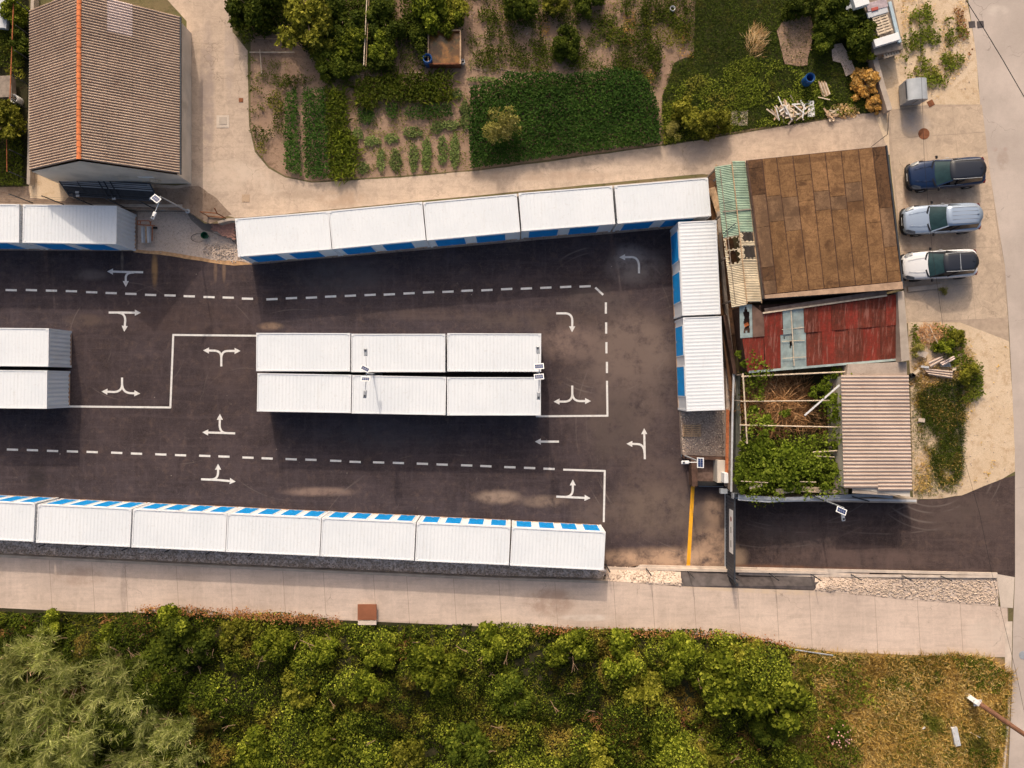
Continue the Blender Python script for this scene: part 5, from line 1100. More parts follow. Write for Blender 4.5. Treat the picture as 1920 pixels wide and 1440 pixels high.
for a, b in (((403, 413, .5), (375, 397, 1.7)), ((434, 415, .5), (407, 400, 1.7)), ((375, 397, 1.7), (407, 400, 1.7)), ((403, 413, .5), (434, 415, .5)), ((389, 405, 1.1), (420, 408, 1.1)), ((407, 400, 1.7), (402, 390, 1.9))):
    sub(MB().bar(W(*a), W(*b), .06, .06).build('rail', M['rust']), rl)
for a in ((403, 413), (434, 415)): p = W(*a, .5); sub(MB().bar((p.x, p.y, 0), (p.x, p.y, .5), .06, .06).build('post', M['rust']), rl)

# ------------------------------------------------------------------ pallets
def pallet(label, px, z, ang, wx=1.2, wy=.8, m='wood_pale', n=7, grp=None, mid=True):
    p = W(*px, z); t = empty('wooden_pallet', (p.x, p.y, z), math.radians(ang)); tag(t, label, 'pallet', grp)
    for y in (-wy / 2 + .05, 0, wy / 2 - .05): MB().box((0, y, .05), (wx, .09, .09)).build('bearer', M[m], t)
    s = MB().box((0, 0, .105), (.62 * wx / n, wy, .022)).mesh('slat'); s.materials.append(M[m])
    for i in range(n): link('slat', s, None, t, (-wx / 2 + wx * (i + .5) / n, random.uniform(-.006, .006), 0))
    return t
pallet('wooden pallet lying flat on the raised gravel pad', (1296.5, 807.5), .56, 90, .82, 1.2, 'wood', 6)
jp = 'stacked scrap beside the garden wall'
pallet('upper wooden pallet with two rows of gaps on the scrap pile', (1653, 46), 2.3, 109, 1.25, 1.0, 'wood_pale', 7, jp)
pallet('lower wooden pallet with yellow edge at the south end of the scrap pile', (1668, 96), 1.9, 17, 1.05, .75, 'wood_pale', 6, jp)
def crate(name, label, px, z, size, ang, m, cat, grp=None, bv=.015):
    p = W(*px, z + size[2] / 2); o = MB().box((0, 0, 0), size).build(name, m, None); o.location = (p.x, p.y, z + size[2] / 2); o.rotation_euler.z = math.radians(ang); tag(o, label, cat, grp)
    if bv: bevel(o, bv)
    return o
crate('scrap_base', 'grey timber stack under the pallets by the garden wall', (1647, 50), G, (1.9, 3.9, 1.2), 12, M['wood_grey'], 'timber stack', jp)
crate('white_cabinet', 'long white metal cabinet lying across the scrap pile', (1661, 76), 2.3, (1.65, .48, .30), 17, M['lamp_white'], 'cabinet', jp)
crate('air_conditioner', 'white air conditioner unit on top of the scrap pile', (1612, 3), 2.5, (.95, .75, .4), 17, M['lamp_white'], 'air conditioner', jp)
crate('metal_tray', 'grey-white metal tray beside the upper pallet', (1645, 24), 2.35, (1.35, .36, .12), 17, M['light_metal'], 'tray', jp)
crate('metal_rack', 'pinkish wire rack on the scrap pile', (1644, 10), 2.4, (1.35, .55, .10), 15, plain('pinkish_rack', (.42, .34, .36), .6, .2, 5), 'rack', jp)
crate('red_panel', 'small faded red panel under the wire rack', (1640, 17), 2.46, (.45, .2, .08), 15, plain('faded_red', (.42, .09, .07), .7), 'panel', jp)
crate('blue_beam', 'long pale blue metal beam along the scrap pile', (1677, 42), 2.2, (.22, 2.7, .14), 14, plain('pale_blue_beam', (.40, .50, .56), .5, .1, 3), 'beam', jp)
crate('picture_board', 'tan board with a pale sheet on the lower pallet', (1667, 91), 2.05, (.85, .42, .05), 17, M['wood_pale'], 'board', jp)
crate('white_sheet', 'crumpled white sheet on the tan board', (1662, 89), 2.12, (.42, .30, .04), 30, M['white_plastic'], 'sheet', jp)
for k in range(6): crate('bearer_block', 'small bearer block under the lower pallet, %s from the west' % ordn[k], (1655 + k * 6.5, 105 - k * 1.7), 1.75, (.09, .16, .12), 17, M['wood'], 'block', jp)
crate('sloping_board', 'thin plank sticking out west of the scrap pile', (1625, 26), 2.3, (1.5, .07, .03), 14, M['wood_pale'], 'board', jp)
crate('wheelbarrow_tray', 'grey triangular metal tray in the bushes west of the scrap pile', (1589, 12), 1.4, (.5, .6, .12), 40, M['grey_metal'], 'tray')
# garden wall
P = [(1614, -30), (1622, 40), (1640, 115), (1652, 160), (1666, 206)]; PW = [tuple(W(x, y, 1.9)[:2]) for x, y in P]
o = wall_run('garden_wall', PW, G - .1, 1.75, .34, M['conc_wall'], side=1); tag(o, 'rough grey garden wall from the scrap pile down to the lane', 'wall')
# dumpster
dp = empty('dumpster', W(1714, 172, G)); tag(dp, 'grey metal dumpster with rounded lid beside the sandy verge', 'dumpster'); dp.location.z = G
dp.rotation_euler.z = math.radians(4); q = W(1711, 174, G + .6); dp.location = (q.x, q.y, G)
MB().box((0, 0, .62), (1.25, 1.28, 1.0), taper=1.06).build('body', M['grey_metal'], dp)
lid = MB(); V = []; n = 14
for i in range(n + 1):
    a = math.pi * i / n; V += [(-.66 * math.cos(a) , -.68, 1.13 + .26 * math.sin(a)), (-.66 * math.cos(a), .68, 1.13 + .26 * math.sin(a))]
lid.add(V, [(2 * i, 2 * i + 2, 2 * i + 3, 2 * i + 1) for i in range(n)] + [tuple(range(0, 2 * n + 2, 2)), tuple(range(1, 2 * n + 2, 2))[::-1]]).build('lid', plain('light_dumpster_lid', (.44, .46, .48), .45, .08, 2, metal=.2), dp, smooth=False)
MB().box((-.69, .0, 1.15), (.06, 1.1, .05)).build('handle', M['dark_steel'], dp)
for s in (-1, 1):
    for r in (-1, 1): MB().box((.5 * s, .5 * r, .07), (.12, .06, .14)).build('wheel', M['black'], dp)
    MB().bar((0, s * .72, .5), (0, s * .72, 1.2), .09, .05).build('side_bracket', M['grey_metal'], dp)
# barrels, buckets
def barrel(label, px, r, h, m, wall=.03, dark=True, tilt=0.0, cat='barrel', name='barrel'):
    p = W(*px, G); t = empty(name, p); tag(t, label, cat); mb = MB(); mb.lathe([(r * .92, 0), (r, .12 * h), (r, .32 * h), (r * 1.03, .34 * h), (r, .36 * h), (r, .66 * h), (r * 1.03, .68 * h), (r, .70 * h), (r * .97, h), (r * .80, h), (r * .74, h * .93), (r * .74, .1)], 26, cap=True); mb.build('body', m, t, smooth=True)
    MB().lathe([(r * .73, 0), (r * .73, .01)], 20, (0, 0, h * .30)).build('water', M['gap'], t)
    MB().lathe([(r * 1.0, 0), (r * 1.03, .02), (r * 1.0, .05), (r * .95, .05)], 26, (0, 0, h * .97), cap=False).build('rim', m, t)
    return t
barrel('blue plastic barrel beside the rusty water tank', (804, 120), .30, .95, M['blue_plastic']); barrel('blue plastic barrel in the grass near the plank stack', (1509, 156), .31, .95, M['blue_plastic'])
barrel('white bucket at the corner of the rusty water tank', (868, 119), .15, .35, M['white_plastic'], name='bucket', cat='bucket'); barrel('white bucket among the weeds at the north edge', (1259, 21), .17, .40, M['white_plastic'], name='bucket', cat='bucket')
barrel('white pot on the soil north of the corn row', (760, 36), .17, .25, M['white_plastic'], name='bucket', cat='bucket')
barrel('white round tank in the west plot beside the shed', (38, 192), .28, .7, M['white_plastic'], name='tank', cat='tank')
tk = empty('water_tank', W(835, 97, G)); tag(tk, 'open rusty square water tank full of brown leaves', 'water tank'); cx = W(835, 97, G)
for (dx, dy, lx, ly) in ((-1.02, 0, .05, 2.1), (1.02, 0, .05, 2.1), (0, 1.07, 2.1, .05), (0, -1.07, 2.1, .05)): sub(MB().box((cx.x + dx, cx.y + dy, G + .35), (lx, ly, .7)).build('side', M['rust']), tk)
for (dx, dy, lx, ly) in ((-1.04, 0, .09, 2.2), (1.04, 0, .09, 2.2), (0, 1.09, 1.98, .09), (0, -1.09, 1.98, .09)): sub(MB().box((cx.x + dx, cx.y + dy, G + .72), (lx, ly, .04)).build('rim', M['wood' if dx or dy > 0 else 'rust']), tk)
wat = NT('brown_pond_water', .25, .5); wat.color(wat.mix(wat.ramp(wat.noise(1.2, 6, .7), .4, .65), (.12, .055, .015), wat.mix(wat.ramp(wat.noise(3, 4), .5, .6), (.34, .15, .035), (.14, .10, .03)))); sub(MB().box((cx.x, cx.y, G + .50), (1.98, 2.08, .04)).build('water', wat.m), tk)
# wooden poles and boards in the garden
def stick(a, b, w_, m, lab, cat='pole', z=.12, name='garden_pole'): return tag(MB().bar(W(*a, G + z), W(*b, G + z + .05), w_, w_ * .8, 6).build(name, M[m]), lab, cat)
stick((688, -5), (682, 122), .07, 'wood_pale', 'long bleached pole standing among the tall plants north of the corn', z=1.2)
stick((692, -5), (686, 124), .05, 'wood', 'second long pole beside the bleached one north of the corn', z=1.1)
stick((468, 98), (552, 98), .08, 'wood_pale', 'long horizontal pole on the soil below the dark corner tree'); stick((487, 93), (491, 142), .06, 'wood_pale', 'short upright pole crossing the horizontal pole on the soil', z=.2)
stick((480, 72), (540, 73), .05, 'wood', 'thin pole on the soil north of the crossing poles')
hose = MB().tube([W(*p, G + .05) for p in ((666, 136), (672, 131), (684, 132), (695, 142), (672, 145), (666, 138))] + [W(*p, G + .05) for p in ((695, 142), (730, 144), (760, 136), (800, 136))], .018, 5).build('garden_hose', M['wood_pale']); tag(hose, 'pale looped hose lying on the soil above the corn row', 'hose')
hose = MB().tube([W(*p, G + .04) for p in ((885, 128), (905, 132), (940, 129), (965, 134), (990, 142))], .015, 5).build('garden_hose', M['wood_pale']); tag(hose, 'thin pale hose on the soil path right of the water tank', 'hose')
zone('sheet_board', [(1372, 208), (1403, 207), (1401, 236), (1368, 234)], G, G + .06, M['wood_pale'], 'square beige board lying in the grass beside the lane', 'board')
zone('sheet_board', [(1516, 188), (1526, 189), (1528, 218), (1515, 219)], G + .1, G + .2, M['white_plastic'], 'upright narrow white board in the grass near the pallet debris', 'board')
def heap(name, label, cx_, cy_, rx, ry, n, Lr, wr, ms, cat, seed, z=.1, stack=.45):
    r = random.Random(seed); t = empty(name, W(cx_, cy_, G)); tag(t, label, cat)
    for i in range(n):
        a = r.uniform(0, 6.28); q = math.sqrt(r.random()); x = cx_ + rx * q * math.cos(a); y = cy_ + ry * q * math.sin(a); L = r.uniform(*Lr); an = r.choice([r.gauss(.5, .3), r.gauss(-1.0, .35), r.uniform(0, 3.1)]); zz = G + z + stack * r.random() * (1 - q * .6)
        p = W(x, y, zz); d = Vector((math.cos(an) * L / 2, math.sin(an) * L / 2, r.uniform(-.12, .12)))
        sub(MB().bar(p - d, p + d, r.uniform(*wr), .025).build('plank', r.choice(ms)), t)
    return t
heap('broken_pallet_heap', 'large heap of broken pale pallet wood beside the lane', 1480, 207, 34, 17, 58, (.45, 1.15), (.06, .11), [M['wood_pale'], M['wood_pale'], M['wood'], M['white_plastic'], M['wood_grey']], 'wood heap', 3)
heap('broken_pallet_heap', 'small heap of broken pallet wood left of the pale rubble', 1556, 214, 11, 9, 14, (.4, .8), (.06, .11), [M['wood_pale'], M['wood']], 'wood heap', 4, stack=.25)
ps = empty('plank_stack', W(1545, 168, G)); tag(ps, 'fan of upright planks beside the blue barrel in the grass', 'planks')
for i in range(6): sub(MB().bar(W(1535 + i * 2.6, 152 + (i % 2) * 3, G + .3), W(1544 + i * 2.4, 184 - i * 1.4, G + .15 + .03 * i), .085, .03).build('plank', M['wood_pale' if i % 2 else 'wood']), ps)
sub(MB().bar(W(1534, 182, G + .3), W(1556, 187, G + .3), .06, .03).build('plank', M['wood_pale']), ps)
# debris by the sand verge
db = empty('sheet_debris', W(1755, 683, G)); tag(db, 'heap of broken corrugated sheets and slabs at the sand edge', 'debris')
def dsheet(q, z, m, n_=3):
    L = (W(*q[0], 1) - W(*q[1], 1)).length
    return sub(link('broken_sheet', sheet_quad(q, z, .17, .05, None, 'ew'), m), db)
dsheet([(1730, 690), (1786, 695), (1785, 710), (1742, 703)], G + .30, M['asb_low']); dsheet([(1740, 678), (1766, 667), (1770, 675), (1745, 690)], G + .42, M['asb_low']); dsheet([(1762, 680), (1788, 667), (1791, 674), (1768, 686)], G + .5, M['asb_pale'])
for (q, z, m) in ((((1724, 655), (1741, 661), (1735, 671), (1718, 665)), .35, 'kerb'), (((1762, 681), (1782, 680), (1783, 688), (1764, 687)), .2, 'grey_metal'), (((1728, 685), (1742, 687), (1742, 691), (1727, 689)), .4, 'light_metal'), (((1712, 699), (1722, 692), (1726, 695), (1716, 702)), .4, 'wood_pale'), (((1784, 690), (1793, 688), (1794, 694), (1786, 695)), .25, 'wood_pale')):
    P = [W(*a, G + z) for a in q][::-1]; sub(MB().prism([(a.x, a.y) for a in P], G + z - .09, G + z).build('slab', M[m]), db)
p = W(1708, 704, G); o = MB().lathe([(.15, 0), (.16, .3), (.10, .32), (.09, .1)], 16, p).build('black_pot', M['black']); tag(o, 'small black pot beside the debris and the ribbed roof', 'pot')
stick((1742, 610), (1766, 660), .06, 'wood_pale', 'pale stick across the brown twig pile beside the parking pad', z=.4)
crate('concrete_block', 'small pale hollow block on the grass beside the ribbed roof', (1727, 788), G, (.42, .26, .2), -8, M['kerb'], 'block')
crate('bent_white_panel', 'white bent panel lying in the dry grass near the utility pole', (1791, 1380), G + .1, (.38, 1.25, .28), 12, M['light_metal'], 'panel')
crate('white_bottle', 'small white bottle in the dry grass west of the panel', (1732, 1365), G + .2, (.22, .09, .09), 30, M['white_plastic'], 'bottle')
stick((1819, 1373), (1838, 1383), .05, 'white_plastic', 'thin white stick in the dry grass below the utility pole', z=.2)
stick((1475, 1216), (1562, 1229), .09, 'grey_metal', 'long grey pipe lying along the grass edge of the south lane', z=.25)
crate('white_window_frame', 'pale blue and white window frame cut by the northwest corner', (3, 22), 1.6, (1.0, 2.2, .3), -6, M['light_metal'], 'window frame')
crate('grey_shed_roof', 'grey boarded roof corner in the west plot', (10, 165), 1.3, (1.1, 1.4, .5), 3, M['wood_grey'], 'shed')
# ------------------------------------------------------------------ vegetation
def quads_mesh(name, A, B, C, D, tint):
    n = len(A); V = np.empty((n * 4, 3), np.float32); V[0::4] = A; V[1::4] = B; V[2::4] = C; V[3::4] = D
    me = bpy.data.meshes.new(name); me.vertices.add(n * 4); me.vertices.foreach_set('co', V.ravel()); me.loops.add(n * 4); me.loops.foreach_set('vertex_index', np.arange(n * 4, dtype=np.int32))
    me.polygons.add(n); me.polygons.foreach_set('loop_start', np.arange(0, n * 4, 4, dtype=np.int32)); me.polygons.foreach_set('loop_total', np.full(n, 4, np.int32)); me.update(calc_edges=True)
    at = me.attributes.new('tint', 'FLOAT', 'POINT'); at.data.foreach_set('value', np.repeat(np.clip(tint, 0, 1), 4).astype(np.float32)); return me
def unit(v): return v / np.maximum(1e-6, np.linalg.norm(v, axis=1, keepdims=True))
def leaf_mesh(name, pos, size, tint, up=1.0, bias=None, aspect=.6, fold=.12):
    n = len(pos); nr = RNG.normal(size=(n, 3)); nr[:, 2] = np.abs(nr[:, 2]); nr += np.array([0, 0, up]); 
    if bias is not None: nr += bias
    nr = unit(nr); t = unit(np.cross(nr, unit(RNG.normal(size=(n, 3))))); b = np.cross(nr, t); s = (size if np.ndim(size) else np.full(n, size))[:, None]
    return quads_mesh(name, pos - t * s * .5, pos + b * s * aspect * .5 - nr * s * fold, pos + t * s * .5, pos - b * s * aspect * .5 - nr * s * fold, tint)
def blade_mesh(name, base, direc, length, width, tint, droop=.3):
    n = len(base); d = unit(direc); L = (length if np.ndim(length) else np.full(n, length))[:, None]; w = (width if np.ndim(width) else np.full(n, width))[:, None]
    sd = unit(np.cross(d, unit(RNG.normal(size=(n, 3)) + np.array([0, 0, .6])))); mid = base + d * L * .55; tip = base + d * L + np.array([0, 0, -1]) * L * droop
    return quads_mesh(name, base, mid + sd * w * .5, tip, mid - sd * w * .5, tint)
def scatter(px, dens, z=G):
    P = PX(px, z); xs = [p[0] for p in P]; ys = [p[1] for p in P]; A = (max(xs) - min(xs)) * (max(ys) - min(ys)); n = int(A * dens)
    x = RNG.uniform(min(xs), max(xs), n); y = RNG.uniform(min(ys), max(ys), n); k = inside(P, x, y); return x[k], y[k]
def cover_leaves(name, label, polys, dens, size, h, m, gaps=None, kind='stuff', seed=1, bump=.0, tints=(.15, .9), up=1.0, cat='plants', blade=False, gapscale=1.2, edge=.0, wid=.03, tilt=.8, rows=None):
    X, Y = [], []
    for px in polys: x, y = scatter(px, dens); X.append(x); Y.append(y)
    x = np.concatenate(X); y = np.concatenate(Y)
    if edge: x = x + RNG.normal(size=len(x)) * edge; y = y + RNG.normal(size=len(x)) * edge
    f = fbm(x, y, gapscale, seed); 
    if gaps is not None: k = f > gaps + RNG.uniform(-.12, .12, len(x)); x, y, f = x[k], y[k], f[k]
    if rows:   # furrows: (angle, pitch, duty)
        th, pt, du = rows; s = (x * math.cos(th) + y * math.sin(th)) / pt; s = s - np.floor(s) + RNG.normal(size=len(x)) * .05; k = np.abs(s - .5) < du / 2; x, y, f = x[k], y[k], f[k]
    n = len(x); hh = h * (1 + bump * fbm(x, y, 2.2, seed + 7)); r = RNG.random(n)
    tint = tints[0] + (tints[1] - tints[0]) * np.clip(.5 + .35 * fbm(x, y, 1.1, seed + 3) + RNG.normal(size=n) * .22, 0, 1)
    if blade:
        d = RNG.normal(size=(n, 3)) * tilt; wx, wy = fbm(x, y, .8, seed + 11), fbm(x, y, .8, seed + 12); d[:, 0] += wx * 1.2; d[:, 1] += wy * 1.2; d[:, 2] = np.abs(d[:, 2]) * .5 + .45
        me = blade_mesh(name, np.stack([x, y, np.full(n, G + .01) + hh * r * .35], 1), d, size * RNG.uniform(.6, 1.4, n), wid * RNG.uniform(.7, 1.4, n), tint)
    else:
        z = G + .02 + hh * (1 - r ** 2 * .8); me = leaf_mesh(name, np.stack([x, y, z], 1), size * RNG.uniform(.65, 1.35, n), tint, up=up)
    me.materials.append(m); o = link(name, me); tag(o, label, None if kind else cat, kind=kind)
    if not kind: o['category'] = cat
    return o

# --- south bank: one mass of undergrowth shaped by overlapping domes
BK = [(-60, 1144), (0, 1146), (160, 1152), (250, 1146), (300, 1136), (370, 1140), (430, 1152), (520, 1146), (600, 1156), (640, 1166), (730, 1172), (850, 1170), (960, 1166), (1060, 1176), (1150, 1174), (1250, 1180), (1340, 1178), (1400, 1190), (1470, 1206), (1490, 1216), (1530, 1300), (1470, 1440), (1480, 1520), (-60, 1520)]
rd = np.random.default_rng(11); nd_ = 420
dx_ = rd.uniform(-37, 22, nd_); dy_ = rd.uniform(-29.5, -15.6, nd_); dr_ = rd.uniform(.45, 1.3, nd_) + (rd.random(nd_) < .16) * rd.uniform(.5, 1.2, nd_); dh_ = dr_ * rd.uniform(.55, 1.25, nd_) + .15; dt_ = rd.uniform(0, 1, nd_)
# valleys that stay in shade
vall = [(1150, 1290, 55, 38), (850, 1330, 120, 45), (480, 1260, 60, 50), (520, 1330, 45, 60), (1290, 1275, 60, 20), (1390, 1385, 40, 30), (940, 1250, 60, 16), (330, 1310, 40, 30), (240, 1280, 60, 20), (1030, 1380, 60, 30)]
def vfac(x, y):
    v = np.zeros_like(x)
    for (a, b, rx, ry) in vall:
        c = W(a, b, G); v = np.maximum(v, np.exp(-(((x - c.x) / (rx / 28.4)) ** 2 + ((y - c.y) / (ry / 28.4)) ** 2)))
    return v
dh_ *= (1 - .85 * vfac(dx_, dy_)); edge_f = np.clip((-15.9 - dy_) / 2.0, .25, 1); dh_ *= edge_f
x, y = scatter(BK, 430); n = len(x); top = np.zeros(n); own = np.zeros(n); nx = np.zeros(n); ny_ = np.zeros(n)
for i in range(nd_):
    q = 1 - ((x - dx_[i]) ** 2 + (y - dy_[i]) ** 2) / dr_[i] ** 2; hz = dh_[i] * np.sqrt(np.clip(q, 0, 1)); k = hz > top; top[k] = hz[k]; own[k] = dt_[i]; nx[k] = (x[k] - dx_[i]) / dr_[i]; ny_[k] = (y[k] - dy_[i]) / dr_[i]
fq = fbm(x, y, 3.0, 77, 3); top = top + .30 * fq + .20 * fbm(x, y, 8.0, 78, 2) + .12; depth = RNG.exponential(.14, n); z = np.maximum(G + .02, G + top - depth)
k = (top > .05) & (RNG.random(n) > .35 * vfac(x, y)); 
tint = np.clip(.18 + .42 * own + .38 * fbm(x, y, .35, 5) + RNG.normal(size=n) * .28, 0, 1) * np.where(x < -19.5, .6, 1)
sz = RNG.uniform(.07, .165, n) * (1 + .25 * own)
me = leaf_mesh('bank_undergrowth', np.stack([x, y, z], 1)[k], sz[k], tint[k], up=.7, bias=np.stack([nx, ny_, np.zeros(n)], 1)[k] * 1.0); me.materials.append(M['bank'])
tag(link('bank_undergrowth', me), 'dense tangle of green brambles and shrubs covering the south bank', kind='stuff')
print('bank leaves', int(k.sum()))
cover_leaves('bank_edge_weeds', 'reddish brown weeds along the edge of the south lane', [[(250, 1140), (290, 1133), (440, 1140), (600, 1152), (600, 1164), (440, 1156), (290, 1148)], [(1000, 1172), (1200, 1178), (1380, 1184), (1480, 1204), (1480, 1216), (1380, 1196), (1200, 1188), (1000, 1182)], [(440, 1145), (640, 1156), (640, 1168), (440, 1158)]], 200, .12, .45, M['leaf_red'], edge=.12, seed=21)
cover_leaves('dead_branches_patch', 'brown dry patches among the bank undergrowth', [[(0, 1180), (60, 1160), (70, 1240), (20, 1290), (-20, 1260)], [(200, 1150), (320, 1160), (260, 1200), (190, 1190)], [(680, 1200), (780, 1195), (760, 1240), (690, 1230)], [(1080, 1340), (1280, 1330), (1420, 1380), (1400, 1450), (1200, 1450), (1080, 1400)]], 120, .42, 1.1, M['leaf_red'], blade=True, wid=.035, seed=22, gaps=-.1, tilt=1.2)

# --- crowns shared by the single shrubs and trees
def crown_mesh(name, seed, n, R, hfac, size, m, lobes=9, up=.5, aspect=.6, spread=.75):
    r = np.random.default_rng(seed); c = r.normal(size=(lobes, 3)) * np.array([R * spread * .55, R * spread * .55, R * hfac * .28]); c[:, 2] += R * hfac * .55; lr = r.uniform(.16, .40, lobes) * R; c = np.clip(c, -R * .62, None); c[:, :2] = np.clip(c[:, :2], -R * .62, R * .62)
    w_ = lr ** 2; pick = r.choice(lobes, n, p=w_ / w_.sum()); d = unit(r.normal(size=(n, 3))); d[:, 2] = np.where(d[:, 2] < -.3, -d[:, 2], d[:, 2]); rad = lr[pick] * (1 - r.exponential(.12, n)).clip(.3, 1.12)
    out = r.random(n) < .14; rad = np.where(out, rad * r.uniform(1.0, 1.4, n), rad)
    # break into sub-clumps
    cl = unit(r.normal(size=(90, 3))); cid = np.argmax(d @ cl.T, 1); rad *= (.70 + .48 * r.random(90))[cid]
    p = c[pick] + d * rad[:, None] * np.array([1, 1, .85]); p[:, 2] = np.maximum(p[:, 2], .08)
    lt = r.random(lobes)[pick]; ct_ = r.random(90)[cid]; tint = .1 + .28 * lt + .38 * ct_ + r.normal(size=n) * .2 
    me = leaf_mesh(name, p, size * r.uniform(.5, 1.6, n), tint, up=up, bias=d * .9, aspect=aspect); me.materials.append(m); return me
def trunk_mesh(name, seed, h, r0, nb=5):
    r = random.Random(seed); mb = MB(); pts = [Vector((0, 0, -.1))]; 
    for i in range(4): pts.append(pts[-1] + Vector((r.uniform(-.08, .08), r.uniform(-.08, .08), h / 4)))
    for i in range(4): mb.bar(pts[i], pts[i + 1], 2 * r0 * (1 - i * .18), None, 7)
    for i in range(nb):
        a = r.uniform(0, 6.28); s = pts[r.choice([2, 3, 4])]; e = s + Vector((math.cos(a) * h * .55, math.sin(a) * h * .55, h * r.uniform(.2, .5))); mb.bar(s, s.lerp(e, .5) + Vector((0, 0, .06)), r0 * .8, None, 5); mb.bar(s.lerp(e, .5) + Vector((0, 0, .06)), e, r0 * .45, None, 5)
    me = mb.mesh(name); me.materials.append(M['bark']); return me
trunk_a = trunk_mesh('trunk', 1, 1.0, .07); trunk_b = trunk_mesh('trunk', 2, 1.0, .09)
CR = {}
def crown(key, mat_, n, seed, size=.15, **kw):
    CR[key] = [crown_mesh('crown', seed + i, n, 1.0, kw.get('hfac', 1.0), size, M[mat_], lobes=kw.get('lobes', 20), up=kw.get('up', .5), aspect=kw.get('aspect', .6)) for i in range(kw.get('var', 2))]
crown('green', 'leaf', 4600, 100, .125, var=3); crown('dark', 'leaf_dark', 4600, 200, .13); crown('olive', 'leaf_olive', 3600, 300, .12, var=2); crown('vine', 'leaf_vine', 620, 400, .19, aspect=.8, var=3, lobes=14); crown('airy', 'leaf_pale', 2300, 450, .10, aspect=.45)
crown('gold', 'leaf_gold', 3000, 500, .14, var=1, hfac=.7); crown('red', 'leaf_red', 1800, 600, .12, var=1)
def shrub(kind_, px, R, label, group=None, zscale=1.0, z=G, name='shrub', cat='shrub', v=None):
    p = W(*px, z + R * .6 * zscale); t = empty(name, (p.x, p.y, z)); tag(t, label, cat, group)
    ms = CR[kind_]; me = ms[(v if v is not None else random.randrange(len(ms)))]
    s = R; c = link('crown', me, None, t); c.scale = (s * random.uniform(.92, 1.1), s * random.uniform(.92, 1.1), s * zscale); c.rotation_euler.z = random.uniform(0, 6.28); c.location.z = .15 * R
    tr = link('trunk', trunk_a if R < 1.6 else trunk_b, None, t); tr.scale = (s * .8, s * .8, s * .7 * zscale); return t
bank_sh = [
    ('green', (100, 1168), .9, 'small bright shrub at the west end of the south lane edge'), ('dark', (350, 1200), 1.7, 'dark broad shrub below the west part of the southern lane'), ('green', (330, 1170), 1.3, 'bright green shrub overhanging the lane southwest of the rusty lid'),
    ('olive', (440, 1185), 1.1, 'yellowish shrub with golden tips in the western half of the bank'), ('dark', (300, 1245), 1.5, 'dark shrub between the reeds and the yellowish shrub'), ('green', (520, 1205), 1.3, 'rounded shrub southwest of the rusty lid'),
    ('green', (610, 1215), 1.0, 'bright small shrub directly below the rusty lid, west side'), ('olive', (560, 1290), 1.3, 'greyish olive shrub in the middle of the western bank'), ('green', (715, 1225), 1.1, 'fresh green shrub just below the rusty lid, east side'),
    ('green', (800, 1240), 1.5, 'broad bright shrub southeast of the rusty lid'), ('green', (830, 1255), 1.6, 'leafy bright shrub lit at its top, southeast of the rusty lid'), ('green', (690, 1290), 1.5, 'large mid green shrub in the centre of the bank'),
    ('green', (920, 1200), 1.2, 'low shrub at the lane edge below the last southern container'), ('dark', (960, 1300), 1.5, 'dark shrub in the shaded hollow of the bank'), ('green', (1060, 1215), 1.4, 'tidy shrub along the lane south of the gate area'),
    ('green', (1160, 1225), 1.5, 'dense shrub along the lane below the stone bank'), ('olive', (1200, 1290), 1.5, 'tall pale green shrub right of the dark hollow'), ('green', (1270, 1220), 1.5, 'broad shrub at the lane edge below the black liner'),
    ('green', (1350, 1270), 1.9, 'big rounded shrub in the east of the bank'), ('olive', (1400, 1225), 1.2, 'thorny pale shrub with dry tips near the grey pipe'), ('green', (1440, 1310), 2.1, 'largest leafy shrub, bordering the dry grass'),
    ('dark', (1440, 1370), 1.3, 'dark shrub in the shadow south of the largest leafy shrub'), ('green', (480, 1400), 1.5, 'bright green shrub near the south edge beside the reeds'), ('green', (200, 1195), 1.0, 'small shrub between two patches of dry stems at the lane'),
    ('green', (600, 1400), 1.6, 'wide shrub near the south edge left of centre'), ('olive', (760, 1420), 1.4, 'yellow-green shrub cut by the south edge of the photo'), ('dark', (880, 1400), 1.5, 'dark shrub cut by the south edge near the centre'),
    ('olive', (1120, 1410), 1.4, 'pale shrub with brown twigs at the south edge'), ('green', (1250, 1390), 1.4, 'bright shrub between brown twig patches at the south edge'), ('olive', (1330, 1420), 1.1, 'straggly shrub at the south edge west of the dry grass'), ('dark', (1500, 1440), 1.2, 'dark bush cut by the south edge beside the dry grass')]
for q in bank_sh: shrub(q[0], q[1], q[2], q[3], 'shrubs on the south bank', zscale=.95)
# feathery reeds in the south-west
def reed_mesh(seed):
    r = np.random.default_rng(seed); B, D, L = [], [], []; stems = 26
    for s in range(stems):
        a = r.uniform(0, 6.28); tilt = r.uniform(.15, .8); d = np.array([math.cos(a) * tilt, math.sin(a) * tilt, 1.0]); d /= np.linalg.norm(d); ln = r.uniform(.9, 2.1); base = np.array([r.normal() * .12, r.normal() * .12, 0])
        m_ = 120; t = r.uniform(.2, 1, m_) ** .7; p = base + d * (t[:, None] * ln) ; p[:, 2] -= .25 * (t ** 2) * ln * tilt
        dd = d * .7 + r.normal(size=(m_, 3)) * .42; B.append(p); D.append(dd); L.append(r.uniform(.2, .55, m_))
    B = np.concatenate(B); D = np.concatenate(D); L = np.concatenate(L); tint = np.clip(.35 + .3 * (B[:, 2] / 1.6) + r.normal(size=len(B)) * .2, 0, 1)
    me = blade_mesh('fronds', B, D, L, np.full(len(B), .017), tint, .15); me.materials.append(M['reed']); return me
reeds = [reed_mesh(s) for s in (1, 2, 3)]
stem_mb = MB(); rs2 = random.Random(3)
